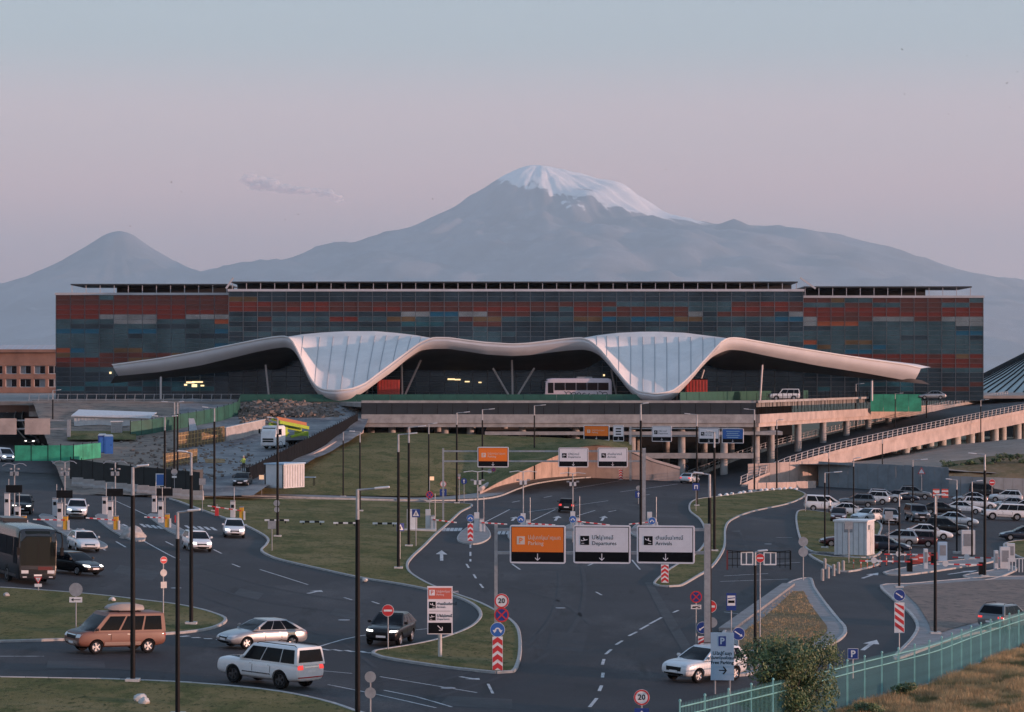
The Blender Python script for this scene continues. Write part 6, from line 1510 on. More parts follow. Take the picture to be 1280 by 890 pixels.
for x, lab in ((1170, 'red and white barrier stack at the grey fence'), (1181, 'red lattice barrier leaning at the grey fence')):
    p = G(x, 622); e = empty('plastic_barrier', p, 0, lab, 'barrier block'); MB().box((0, 0, .6), (.9, .4, 1.2)).build('block', M_redsoft, e); MB().box((0, -.21, .9), (.9, .02, .2)).build('white_band', M_white, e); MB().box((0, -.21, .35), (.9, .02, .2)).build('white_band', M_white, e)
# swing gates on the right road
for x, y, x1, lab, s in ((909, 712, 941, 'dark red swing gate with a white frame on the right road', 1), (988, 712, 955, 'black swing gate with a white frame by the sign backs', -1)):
    p = G(x, y); k = F/p.y; e = empty('swing_gate', p, 0, lab, 'gate'); X1 = (x1-x)/k
    MB().box((0, 0, .75), (.12, .12, 1.5)).build('post', mat('gate_red', (.12, .018, .02), .6) if s > 0 else M_black, e)
    for z in (1.35, .85, .35): MB().bar((0, 0, z), (X1*.55, 0, z), .05).build('bar', M_black, e)
    for t in (.2, .4): MB().box((X1*t, 0, .8), (.05, .05, 1.3)).build('upright', M_black, e)
    for z in (1.35, .4): MB().bar((X1*.55, 0, z), (X1, 0, z), .09).build('white_bar', M_white, e)
    for t in (.55, .75, 1.0): MB().box((X1*t, 0, .87), (.09, .08, 1.0)).build('white_upright', M_white, e)
    MB().tube([(0, 0, 1.5), (X1*.5, -.1, 1.42), (X1, -.1, 1.45)], .04, 6).build('cable', M_black, e)
# white stones and litter
random.seed(21)
def stone(px, py, s, label, m=None, group=None):
    p = G(px, py); bm = bmesh.new(); bmesh.ops.create_icosphere(bm, subdivisions=2, radius=s)
    sd = Vector((px, py, 0))
    for v in bm.verts: v.co *= 1+.35*mnoise.noise(v.co/s*1.3+sd); v.co.z *= .7
    me = bpy.data.meshes.new('stone'); bm.to_mesh(me); bm.free(); o = mesh_obj('stone', me, m or M_conc_light); o.location = (p.x, p.y, p.z+.1+s*.35); return tag(o, label, 'stone', group)
for x, y in ((900, 621), (908, 620), (915, 619), (925, 618), (930, 617), (938, 616), (952, 614.5), (958, 614), (966, 613.5), (975, 613), (981, 612.5), (988, 612), (995, 613)):
    stone(x, y, .28, 'white painted stone along the top edge of the narrow median', M_white, 'white stones on the median')
stone(175, 879, .30, 'pale broken stone lying on the verge beside a lamp'); stone(180, 882, .25, 'small pale stone next to the broken stone on the verge'); stone(140, 753, .22, 'white stone on the grass island beyond the van'); stone(8, 747, .2, 'low pale stone on the grass island beside the coach', M_conc); stone(456, 728, .2, 'pale stone at the kerb below the long lawn')

# ================================================================== LEFT: construction site, bridge, far road
DT = [(498, 436), (505, 425), (530, 392), (545, 376), (560, 360), (580, 330), (600, 305), (622, 286)]
def site(px, py, up=0.0):
    p = P(px, py, interp(DT, py)); p.z += up; return p
random.seed(5)
def site_mesh(name, x0f, x1f, ys, nx, m, label, amp=.12):
    rows = []
    for y in ys[::-1]:
        x0, x1 = x0f(y), x1f(y); row = []
        for i in range(nx+1):
            p = site(x0+(x1-x0)*i/nx, y); p.z += amp*mnoise.noise(Vector((p.x*.35, p.y*.22, 1)))*2+amp*.6*mnoise.noise(Vector((p.x*1.1, p.y*.6, 4)))
            row.append(p)
        rows.append(row)
    return tag(grid_mesh(rows).build(name, m, smooth=True, fix=False), label, kind='structure')
ys = [499, 502, 505, 508, 511, 514, 517, 520, 524, 528, 532, 536, 541, 546, 551, 556, 562, 568, 574, 580, 587, 594, 601, 610, 619]
slope_edge = lambda y: interp([(499, 470), (541, 453), (560, 420), (580, 383), (605, 340), (619, 316)], y)
site_mesh('site_ground', lambda y: interp([(499, 225), (619, 222)], y), slope_edge, ys, 34, M_greydirt, 'grey trampled ground of the building site')
site_mesh('site_ground', lambda y: interp([(499, 40), (556, 60), (619, 84)], y), lambda y: interp([(499, 225), (619, 222)], y), ys, 26, M_soil, 'brown dug soil of the building site')
tag(grid_mesh([[site(x, y, .28) for x in (84, 110, 140, 170)] for y in (552, 545, 541)]).build('lawn', M_lawn, fix=False), 'patch of grass before the white shed', kind='structure')
# rubble: too many pieces to count
rub = MB(); random.seed(31)
def rock(mb, p, s):
    a = random.random()*6; q = Matrix.Rotation(a, 3, 'Z') @ Matrix.Rotation(random.uniform(-.5, .5), 3, 'X')
    vs = [Vector((sx*random.uniform(.6, 1), sy*random.uniform(.6, 1), sz*random.uniform(.5, 1)))*s for sz in (-.7, .7) for sx, sy in ((-1, -1), (1, -1), (1, 1), (-1, 1))]
    mb.add([q @ v+p for v in vs], [(3, 2, 1, 0), (4, 5, 6, 7), (0, 1, 5, 4), (1, 2, 6, 5), (2, 3, 7, 6), (3, 0, 4, 7)])
for i in range(900):
    x = random.gauss(355, 38); y = random.uniform(503, 522)
    if 300 < x < 452: rock(rub, site(x, y, random.uniform(0, .9)*max(0, 1-abs(x-350)/70)), random.uniform(.12, .5))
for i in range(350): rock(rub, site(random.uniform(150, 320), random.uniform(545, 598), .05), random.uniform(.06, .26))
for i in range(160): rock(rub, site(random.uniform(300, 340), random.uniform(510, 535), .1), random.uniform(.15, .45))
tag(rub.build('rubble', M_gravel), 'heaps of broken stone on the building site', kind='stuff')
# panel fences
def panel_run(name, pts, h, m, label, cat='fence', w=2.4, post=True, name_p='panel', tilt=.0, m_post=None, gap=.03):
    o = Vector(pts[0]); e = empty(name, o, 0, label, cat); random.seed(int(o.x*10) % 97)
    for a, b in zip(pts[:-1], pts[1:]):
        a, b = Vector(a), Vector(b); L_ = (b-a).length; n = max(1, int(round(L_/w)))
        for i in range(n):
            u, v = a.lerp(b, i/n)-o, a.lerp(b, (i+1)/n)-o; d = (v-u).normalized(); u, v = u+d*gap, v-d*gap; nn = Vector((d.y, -d.x, 0))*.03; j = random.uniform(-.04, .04)
            up = Vector((0, 0, h+j))
            vs = [u+nn, v+nn, v+nn+up, u+nn+up, u-nn, v-nn, v-nn+up, u-nn+up]
            MB().add(vs, [(0, 1, 2, 3), (5, 4, 7, 6), (3, 2, 6, 7), (0, 4, 5, 1), (1, 5, 6, 2), (4, 0, 3, 7)]).build(name_p, m, e)
            if post: MB().box(a.lerp(b, i/n)-o+Vector((0, 0, h/2+.1)), (.09, .09, h+.2)).build('post', m_post or M_black, e)
    return e
M_hoard = mat('dark_hoarding', (.009, .012, .013), .8, var=.35, vscale=.6)
panel_run('hoarding', [site(88, 599), site(130, 605), site(180, 611), site(250, 618)], 2.35, M_hoard, 'long black hoarding along the edge of the building site')
panel_run('hoarding', [site(241, 613), site(254, 612)], 2.2, mat('grey_hoarding', (.05, .055, .06), .7, var=.2), 'short dark grey hoarding at the site entrance', w=1.2)
p = site(204, 613.5); e = empty('poster', p+Vector((0, -.25, 1.2)), 0, 'blue poster in a white frame hung on the black hoarding', 'poster'); MB().box((0, 0, 0), (1.55, .05, 1.35)).build('frame', M_white, e); MB().box((0, -.03, 0), (1.35, .03, 1.15)).build('print', M_blue2, e)
for i in range(12):
    t = i/11; x = 97+t*150; y = interp([(97, 605), (130, 610), (180, 615), (250, 622)], x); p = site(x, y+1.5)
    e = empty('jersey_barrier', p, R(-6), 'grey concrete barrier block in the row below the black hoarding', 'concrete barrier', 'concrete barrier blocks below the hoarding'); MB().prism([(-.3, -.3), (.3, -.3), (.3, .12), (.15, .35), (.12, .85), (-.12, .85), (-.15, .35), (-.3, .12)], -.62, .62).build('block', M_conc, e).rotation_euler = (0, 0, R(90))
panel_run('site_fence', [site(163, 545.5), site(190, 542), site(215, 537.5), site(255, 530), site(280, 525), site(297, 519), site(300, 512)], 2.0, M_green, 'dark green sheet fence round the building site')
panel_run('site_fence', [site(18, 576), site(60, 576), site(92, 576), site(126, 572)], 1.9, M_greenlight, 'sagging light green netting fence beside the blue toilets', w=2.0)
b0 = [B3[0].lerp(T3[0], t) for t in (0, .25, .5, .75, 1)]
low = empty('low_wall', b0[0], 0, 'pale concrete edge wall climbing beside the grass bank', 'wall')
for a, b in zip(b0[:-1], b0[1:]):
    for i in range(6):
        u, v = a.lerp(b, i/6)-b0[0], a.lerp(b, (i+1)/6)-b0[0]; MB().bar(u+Vector((-.3, 0, .35)), v+Vector((-.3, 0, .35))-(v-u)*.01, .5, 1.1).build('wall_block', M_conc_pink_sunlit, low)
panel_run('mesh_fence', [p+Vector((-.9, 0, .5)) for p in b0], 2.3, mat('dark_mesh', (.010, .011, .013), .9, var=.3, spec=.1), 'dark mesh fence on the low wall beside the grass bank', w=2.2)
for x, y in ((128, 566), (136, 567)):
    p = site(x, y); p.z = P(x, y, 345).z; p.y = 345; p.x = (x-CX)*345/F
    e = empty('portable_toilet', p, R(8), 'blue portable toilet with a pale roof' if x == 136 else 'darker blue portable toilet turned away beside another', 'portable toilet')
    MB().box((0, 0, 1.1), (1.08, 1.1, 2.2)).build('cabin', M_blue2 if x == 136 else M_blue, e); MB().prism([(-.58, 2.2), (.58, 2.2), (.42, 2.42), (-.42, 2.42)], -.58, .58).build('roof', M_bluepale, e); MB().box((0, -.56, 1.05), (.75, .03, 1.85)).build('door', M_blue2, e); MB().box((.28, -.585, 1.1), (.08, .03, .14)).build('latch', M_black, e)
# white shed
e = empty('shed', P(143, 545, 392), R(-3), 'long white metal shed with a pitched roof under the bridge', 'shed')
MB().box((0, 0, 1.5), (10.8, 4.5, 3.0)).build('wall', M_offwhite, e)
for i in range(22): MB().box((-5.3+i*.505, -2.27, 1.5), (.05, .04, 2.9)).build('wall_rib', M_offwhite, e)
MB().add([(-5.7, -2.7, 3.0), (5.7, -2.7, 2.7), (5.7, 2.5, 3.4), (-5.7, 2.5, 3.8), (-5.7, -2.7, 2.85), (5.7, -2.7, 2.55), (5.7, 2.5, 3.25), (-5.7, 2.5, 3.65)], [(0, 1, 2, 3), (7, 6, 5, 4), (0, 4, 5, 1), (1, 5, 6, 2), (2, 6, 7, 3), (3, 7, 4, 0)]).build('roof', M_offwhite, e)
e = empty('utility_cabinet', site(146, 543), R(4), 'grey louvred utility cabinet on the grass patch', 'cabinet'); MB().box((0, 0, .9), (1.5, 1, 1.7)).build('case', M_galv, e); MB().box((0, 0, 1.8), (1.7, 1.2, .15)).build('lid', M_offwhite, e)
for i in range(5): MB().box((0, -.52, .4+i*.25), (1.2, .03, .06)).build('louvre', M_grey, e)
# formwork
def formwork(x0, x1, y0, y1, h, label, n):
    a, b = site(x0, y0), site(x1, y1); e = empty('formwork', a, 0, label, 'formwork'); d = b-a
    MB().bar(Vector((0, .15, h/2)), d+Vector((0, .15, h/2)), .1, h).build('board', mat('form_board', (.16, .12, .08), .9, var=.3), e)
    for i in range(n): MB().box(d*(i/(n-1))+Vector((0, -.05, h/2)), (.14, .16, h)).build('stud', M_wood, e)
    for k in range(3): MB().bar(Vector((0, -.18, h*(.2+.3*k))), d+Vector((0, -.18, h*(.2+.3*k))), .1).build('waler', M_wood, e)
formwork(222, 280, 561, 552, 2.1, 'timber formwork wall behind the lamp masts', 15); formwork(205, 246, 585, 578, 1.7, 'lower timber formwork wall in the pit', 11)
e = empty('concrete_wall', site(281, 552), 0, 'bare concrete wall beside the timber formwork', 'wall'); MB().bar((0, 0, .9), site(330, 541)-site(281, 552)+Vector((0, 0, .9)), .4, 1.8).build('wall', M_conc, e); MB().bar((0, 0, 1.86), site(330, 541)-site(281, 552)+Vector((0, 0, 1.86)), .5, .1).build('coping', M_conc_light, e)
e = empty('plank_stack', site(268, 579), R(15), 'tilted stack of pale planks on the site', 'planks')
for i in range(6): MB().box((random.uniform(-.2, .2), -.5+i*.2, .1+.08*i), (2.4, .2, .06)).build('plank', M_wood, e)
e = empty('steel_sheet', site(242, 540), R(20), 'leaning grey steel sheet on a frame by the green fence', 'steel sheet'); MB().add([(-.6, 0, 0), (.6, 0, 0), (.3, .9, 1.9), (-.5, .9, 1.9), (-.6, .06, 0), (.6, .06, 0), (.3, .96, 1.9), (-.5, .96, 1.9)], [(0, 1, 2, 3), (7, 6, 5, 4), (0, 4, 5, 1), (1, 5, 6, 2), (2, 6, 7, 3), (3, 7, 4, 0)]).build('sheet', M_galv, e); MB().tube([(-.5, 1.0, 0), (-.4, .95, 1.8)], .05, 6).build('prop', M_black, e)
# white container and table on the bank
p = P(356, 611, 301); e = empty('container', p, R(-27), 'white site container with ribbed sides by the mesh fence', 'container')
MB().box((0, 0, 1.45), (2.4, 4.4, 2.6)).build('box', M_offwhite, e)
for i in range(8): MB().box((1.22, -1.9+i*.54, 1.45), (.05, .2, 2.4)).build('side_rib', M_conc_light, e)
MB().box((0, -2.22, 1.45), (2.1, .04, 2.4)).build('door', M_offwhite, e); MB().box((0, 0, 2.82), (2.6, 4.6, .14)).build('roof', M_bluepale, e)
for s in (-1.15, 1.15): MB().box((s, -2.2, 1.45), (.1, .1, 2.6)).build('corner_post', M_black, e)
e = empty('table', P(386, 607, 306), R(-10), 'low table with a pale top beside the container', 'table'); MB().box((0, 0, .95), (1.5, .8, .06)).build('top', M_bluepale, e)
for sx in (-.6, .6):
    for sy in (-.3, .3): MB().box((sx, sy, .47), (.06, .06, .94)).build('leg', M_black, e)
# concrete pump truck
tp = P(356, 560, 361); e = empty('pump_truck', tp, R(240), 'white concrete pump truck with folded lime green boom', 'truck')
M_lime = mat('lime_paint', (.30, .42, .03), .45, var=.1); M_pipe = mat('orange_pipe', (.36, .13, .06), .5)
cab = MB(); st = []
for x, zt_, zb_, w_ in ((1.6, 2.9, .55, 1.0), (1.7, 3.05, .5, 1.0), (3.4, 3.0, .45, 1.0), (3.75, 2.3, .45, .98), (3.85, 1.4, .45, .96), (3.85, .5, .45, .94)):
    st.append([Vector((x, s*1.2*w_, z)) for s, z in ((-1, zb_), (1, zb_), (1, zt_-.15), (.85, zt_), (-.85, zt_), (-1, zt_-.15))])
loft(st, None).build('cab', M_white, e)
MB().add([(3.80, -1.05, 1.75), (3.80, 1.05, 1.75), (3.56, .98, 2.75), (3.56, -.98, 2.75)], [(0, 1, 2, 3)]).build('windscreen', M_glass, e)
for z in (.95, 1.25): MB().box((3.88, 0, z), (.05, 1.7, .2)).build('grille_bar', M_black, e)
for s in (-1, 1):
    MB().box((2.9, s*1.2, 2.2), (.9, .03, .8)).build('side_window', M_glass, e); MB().box((3.88, s*.95, .75), (.06, .4, .22)).build('headlight', M_lamp_off, e); MB().box((3.75, s*1.45, 2.3), (.14, .2, .6)).build('mirror', M_black, e)
MB().box((3.87, 0, .62), (.1, 2.3, .3)).build('bumper', M_offwhite, e); MB().box((-1.2, 0, .85), (6.2, .9, .35)).build('chassis', M_black, e); MB().box((-1.0, 0, 1.3), (5.6, 2.2, .5)).build('deck', M_grey, e); MB().box((1.1, 0, 2.0), (.9, 1.8, 1.6)).build('turret', M_lime, e)
for i, (y, z, m_) in enumerate(((-.75, 2.2, M_lime), (-.3, 2.9, M_lime), (.25, 3.0, M_pipe), (.75, 2.5, M_lime))):
    MB().bar((2.4, y, z+1.0), (-4.6, y*.8, z+.1), .34, .42).build('boom_section', m_, e)
MB().tube([(1.5, .5, 3.4), (-3.6, .5, 2.6)], .1, 8).build('pipe', M_pipe, e); MB().box((-3.9, 0, 1.6), (1.0, 1.6, 1.1)).build('hopper', M_lime, e)
for s in (-1, 1): MB().bar((.2, s*1.05, 1.5), (-2.6, s*1.2, 1.9), .22, .3).build('outrigger', M_lime, e)
tm, rm, dk = wheel_meshes(.52, .32)
for ax in (2.7, 1.2, -2.1, -3.4):
    for s in (-1, 1):
        w_ = empty('wheel', (ax, s*1.05, .52)); w_.parent = e
        if s < 0: w_.rotation_euler = (0, 0, math.pi)
        mesh_obj('tyre', tm, None, w_); mesh_obj('rim', rm, None, w_)
# people
def person(p, rz, label, top, legs, hair, vest=None, arms='rest', h=1.74):
    e = empty('person', p, rz, label, 'person'); s = h/1.74
    V = [(0, 0, .95), (0, .01, 1.15), (0, 0, 1.38), (0, 0, 1.50), (0, -.02, 1.60), (0, -.02, 1.70)]
    rad = [(.15, .11), (.14, .10), (.17, .11), (.06, .06), (.085, .10), (.06, .07)]
    E = [(0, 1), (1, 2), (2, 3), (3, 4), (4, 5)]
    for q in (-1, 1):
        k = len(V)
        V += [(q*.09, 0, .88), (q*.11, -.02, .48), (q*.12, .02, .08), (q*.13, -.12, .03)]; rad += [(.095, .095), (.062, .065), (.045, .048), (.04, .035)]; E += [(0, k), (k, k+1), (k+1, k+2), (k+2, k+3)]
        k = len(V)
        if arms == 'bend' : pts = [(q*.20, 0, 1.40), (q*.26, -.10, 1.15), (q*.16, -.34, 1.10), (q*.13, -.42, 1.10)]
        else: pts = [(q*.20, 0, 1.40), (q*.26, .01, 1.13), (q*.27, -.06, .88), (q*.27, -.08, .79)]
        V += pts; rad += [(.06, .06), (.045, .045), (.034, .034), (.03, .04)]; E += [(2, k), (k, k+1), (k+1, k+2), (k+2, k+3)]
    me = bpy.data.meshes.new('body'); me.from_pydata([tuple(c*s for c in v) for v in V], E, []); me.update()
    def sk(o):
        m_ = o.modifiers.new('k', 'SKIN'); m_.use_smooth_shade = True
        for i, sv in enumerate(o.data.skin_vertices[0].data): sv.radius = (rad[i][0]*s, rad[i][1]*s); sv.use_root = (i == 0)
        o.modifiers.new('s', 'SUBSURF').levels = 1
    o = bpy.data.objects.new('tmp', me); C.objects.link(o); bpy.context.view_layer.objects.active = o
    if not me.skin_vertices:
        bm = bmesh.new(); bm.from_mesh(me); bm.verts.layers.skin.verify(); bm.to_mesh(me); bm.free()
    sk(o); dg = bpy.context.evaluated_depsgraph_get(); dg.update(); out = bpy.data.meshes.new_from_object(o.evaluated_get(dg)); bpy.data.objects.remove(o)
    out.materials.clear()
    for m_ in (legs, top, M_skin, M_rubber): out.materials.append(m_)
    for pl in out.polygons:
        c = pl.center/s; pl.use_smooth = True
        pl.material_index = 3 if c.z < .07 else (0 if c.z < .97 and abs(c.x) < .22 else (2 if c.z > 1.47 or (abs(c.x) > .2 and c.z < .9) else 1))
    ob_ = bpy.data.objects.new('body', out); C.objects.link(ob_); ob_.parent = e
    bm = bmesh.new(); bmesh.ops.create_icosphere(bm, subdivisions=2, radius=.105*s, matrix=Matrix.Translation((0, .015*s, 1.675*s)))
    bmesh.ops.delete(bm, geom=[v for v in bm.verts if v.co.z < 1.66*s and v.co.y < .03*s], context='VERTS'); mh = bpy.data.meshes.new('hair'); bm.to_mesh(mh); bm.free(); mesh_obj('hair' if not vest else 'helmet', mh, hair, e)
    MB().box((0, -.115*s, 1.625*s), (.025, .03, .035)).build('nose', M_skin, e)
    if vest:
        MB().lathe([(.19*s, .98*s), (.195*s, 1.2*s), (.20*s, 1.42*s), (.10*s, 1.47*s)], n=14).build('vest', vest, e)
    return e
M_hivis = mat('hi_vis', (.55, .62, .12), .6); M_jean = mat('dark_trousers', (.03, .028, .03), .8)
person(P(304.5, 589, 318), R(-30), 'worker in a yellow vest and dark trousers bending forward on the site', M_hivis, M_jean, mat('helmet_white', (.6, .6, .55), .5), M_hivis, 'bend', 1.8)
p = G(1037, 642); person(Vector((p.x, p.y-.2, p.z)), R(20), 'person in a white shirt and dark trousers beside the white van', M_white, M_jean, M_black, None, 'bend', 1.78)
# dark car at the site entrance
bpy_car = make_car(HATCH); bpy_car.location = P(303, 608, 300); bpy_car.rotation_euler = (0, 0, R(268)); tag(bpy_car, 'black car parked below the worker at the site entrance', 'car')
for ch in bpy_car.children:
    if ch.name.split('.')[0] in ('body', 'mirror'): ch.material_slots[0].link = 'OBJECT'; ch.material_slots[0].material = M_paints['black']
# approach bridge on the left
d = 432; A, B = (36-CX)*d/F, (300-CX)*d/F; e = empty('approach_bridge', ((A+B)/2, d, 0), 0, 'concrete approach bridge with a thin railing left of the canopy', 'bridge'); zt_ = P(0, 503, d).z; zb_ = P(0, 519, d).z; W_ = B-A
MB().box((0, .2, (zt_*.62+zb_*.38)), (W_, .6, (zt_-zb_)*.62)).build('girder', M_conc, e); MB().box((0, 0, zt_-.25), (W_, .9, .5)).build('parapet', M_conc_pink_sunlit, e); MB().box((0, 5.5, zt_-.5), (W_, 11, .5)).build('deck', M_deck, e); MB().box((0, .35, zb_+.2), (W_, .5, (zt_-zb_)*.4)).build('lower_girder', M_offwhite, e)
n = int(W_/1.5); pm = MB().bar((0, 0, 0), (.14, 0, 1.35), .09).mesh('railing_post'); pm.materials.append(M_galv)
for i in range(n+1): o = mesh_obj('railing_post', pm, None, e); o.location = (-W_/2+i*W_/n, -.1, zt_)
for z in (.5, 1.3): MB().bar((-W_/2, -.1, zt_+z), (W_/2, -.1, zt_+z), .06).build('rail', M_galv, e)
for x in (71, 118, 146, 172, 230): c = (x-CX)*d/F-(A+B)/2; MB().box((c, .8, zb_/2+.2), (.9, .9, zb_)).build('pier', M_conc_light, e)
MB().box((0, 10, zb_/2), (W_, .4, zb_)).build('shade_wall', M_shade, e)  # near-black sheet painted as the shade under the bridge
# far approach road
rows = []
for y, d, x1 in ((499, 780, 38), (506, 700, 33), (514, 630, 30), (524, 565, 29), (536, 515, 33), (548, 470, 44), (560, 432, 58), (575, 392, 74), (590, 360, 88), (603, 336, 98)):
    row = []
    for i in range(6):
        q = P(-110+(x1+110)*i/5, y, d); q.z = max(q.z, gz(q.x)+.06); row.append(q)
    rows.append(row)
fr = tag(grid_mesh(rows[::-1]).build('far_road', M_asphalt, fix=False), 'approach road curving away behind the left gantry', kind='structure')
for k in range(2):
    pts = [r[-1]+Vector((-.2-k*1.6, 0, .12)) for r in rows]; MB().tube(smooth_line(pts, 4), .14, 5).build('kerb_line', M_kerb, fr)
for i in range(14):
    y = 500+i*3.2; d = interp([(r_[0], r_[1]) for r_ in ((499, 780), (514, 630), (536, 515), (548, 470))], y); q = P(13-i*.7, y, d); q.z += .1; MB().box(q, (.3, 2.2, .02)).build('lane_dash', M_white, fr)

# ================================================================== RIGHT: ramp, walls, slope
RZ = [(0, -1.2), (.15, 1.4), (.3, 3.0), (.5, 4.6), (.75, 6.4), (1, 8.1), (1.3, 9.6)]
def ramp(side, t, up=0.0):
    a, b = (Vector((26, 402, 0)), Vector((87.4, 540, 0))) if side == 'L' else (Vector((32.4, 386, 0)), Vector((95.6, 500, 0)))
    p = a.lerp(b, t); p.z = interp(RZ, t)+up+(gz(p.x)+1.2 if t <= 0 else 0); return p
ts = [i/40*1.3 for i in range(41)]
rb = empty('ramp_bridge', ramp('R', 0), 0, 'rising road ramp with white railings and sunlit-pink painted concrete sides right of the terrace', 'ramp'); ro = Vector(rb.location)
MB().ribbon([ramp('R', t)-ro for t in ts], [ramp('L', t)-ro for t in ts]).build('roadway', M_asphalt, rb, fix=False)
seg = [t for t in ts]
def strip(name, f0, f1, m, thick=.4):
    k = len(seg); mb = MB(); a = [f0(t)-ro for t in seg]; b = [f1(t)-ro for t in seg]
    mb.add(a+b, [(i, i+1, k+i+1, k+i) for i in range(k-1)]); return mb.build(name, m, rb)
strip('side_beam', lambda t: ramp('R', t, .15), lambda t: ramp('R', t, -2.1 if t > .3 else min(-.1, gz(50)-interp(RZ, t)-.5)), M_conc_pink_sunlit)  # sunset pink on the ramp side is put into the concrete colour
strip('side_ledge', lambda t: ramp('R', t, .30)+Vector((.15, -.15, 0)), lambda t: ramp('R', t, -.25)+Vector((.15, -.15, 0)), M_conc_pink_sunlit)
strip('underside', lambda t: ramp('R', t, -2.1 if t > .3 else -3), lambda t: ramp('L', t, -2.1 if t > .3 else -3), M_conc)
strip('far_parapet', lambda t: ramp('L', t, .5), lambda t: ramp('L', t, -1.2), M_conc)
for side, m_ in (('L', M_grey), ('R', M_grey)):
    L_ = (ramp(side, 1.3)-ramp(side, 0)).length; n = int(L_/2.2); pmesh = MB().bar((0, 0, 0), (.12, .1, 1.1), .12).mesh('railing_post'); pmesh.materials.append(m_)
    for i in range(n+1):
        o = mesh_obj('railing_post', pmesh, None, rb); o.location = ramp(side, 1.3*i/n, .25)-ro
    for z in (.55, .95, 1.35):
        MB().tube([ramp(side, t, z)-ro for t in ts[::2]], .06, 5).build('rail', m_ if side == 'L' else M_grey, rb)
cm2 = MB().cyl((0, 0, -9), .75, 9, 14).mesh('column'); cm2.materials.append(M_conc_light); smooth_mesh(cm2)
for t in (.53, .62, .72, .78, .88, .98, 1.08):
    for s, f in (('R', .12), ('L', .3)):
        o = mesh_obj('column', cm2, None, rb); q = ramp('R', t, -2.1).lerp(ramp('L', t, -2.1), f); o.location = q-ro
# stone wall and panel fence
def vwall(name, pts, tops, m, label, w, piece, th=.3):
    """pts: ground pixels, tops: pixel rows of the upper edge above them"""
    g = [G(*p) for p in pts]; e = empty(name, g[0], 0, label, 'wall' if piece != 'panel' else 'fence'); o0 = g[0].copy(); tp = [P(pts[i][0], tops[i], g[i].y) for i in range(len(pts))]
    for i in range(len(g)-1):
        n = max(1, int(round((g[i+1]-g[i]).length/w)))
        for j in range(n):
            a, b = g[i].lerp(g[i+1], j/n), g[i].lerp(g[i+1], (j+1)/n); c, dd = tp[i].lerp(tp[i+1], (j+1)/n), tp[i].lerp(tp[i+1], j/n); s = (b-a)*.012; yo = Vector((0, random.uniform(-.03, .03), -.2)); bk = Vector((0, th, 0)); up = Vector((0, 0, random.uniform(-.03, .03)))
            vs = [v-o0 for v in (a+s+yo, b-s+yo, c-s+up, dd+s+up, a+s+yo+bk, b-s+yo+bk, c-s+up+bk, dd+s+up+bk)]
            MB().add(vs, [(0, 1, 2, 3), (5, 4, 7, 6), (3, 2, 6, 7), (0, 4, 5, 1), (1, 5, 6, 2), (4, 0, 3, 7)]).build(piece, m, e)
    return e
random.seed(12)
vwall('stone_wall', [(935, 606), (975, 607), (1022, 607)], [580, 578, 576], M_conc_pink_sunlit, 'rough pale stone wall at the foot of the ramp', 2.0, 'wall_panel', .6)
vwall('low_kerb_wall', [(935, 612), (970, 611), (1020, 610)], [604, 603, 601], M_conc_pink_sunlit, 'low sandy wall before the stone wall', 2.5, 'wall_panel', .4)
M_bluefence = mat('blue_grey_panel', (.17, .20, .225), .6, var=.18, vscale=.5)
vwall('panel_fence', [(1023, 608), (1060, 610), (1110, 613), (1150, 616), (1186, 619)], [577, 578.5, 580.5, 582.5, 584.5], M_bluefence, 'tall blue-grey panel fence behind the parked cars', 1.5, 'panel', .08)
vwall('panel_fence', [(1186, 620), (1230, 622), (1290, 624), (1340, 626)], [595, 596.5, 598.5, 600], M_bluefence, 'lower blue-grey panel fence below the grassy mound', 1.5, 'panel', .08)
# sandy slope and grassy mound behind the fence
rows = []
for k in range(8):
    t = k/7; row = []
    for i in range(25):
        x = 1000+i*14; a = P(x, interp([(1000, 580), (1186, 588), (1340, 600)], x), 396); b = P(x, interp([(1000, 573), (1080, 570), (1115, 565), (1200, 555), (1350, 541)], x), 462)
        q = a.lerp(b, t); q.z += .25*mnoise.noise(Vector((q.x*.2, q.y*.1, 2))); row.append(q)
    rows.append(row)
tag(grid_mesh(rows).build('sand_slope', layered('sand', (.27, .215, .18), [((.33, .27, .23), .2, .45, .65, U), ((.2, .16, .135), .8, .5, .7, U)], rough=.95, bump=.5, bscale=5), smooth=True, fix=False), 'bare sandy slope below the ramp columns', kind='structure')
rows = []
for k in range(7):
    t = k/6; row = []
    for i in range(15):
        x = 1140+i*14; a = P(x, interp([(1140, 588), (1186, 596), (1340, 603)], x), 393); b = P(x, interp([(1140, 586), (1180, 579), (1230, 571), (1340, 563)], x), 412)
        q = a.lerp(b, t); q.z += .3*math.sin(t*math.pi)+.25*mnoise.noise(Vector((q.x*.4, q.y*.4, 6))); row.append(q)
    rows.append(row)
tag(grid_mesh(rows).build('grassy_mound', M_drygrass, smooth=True, fix=False), 'weedy mound behind the lower panel fence', kind='structure')
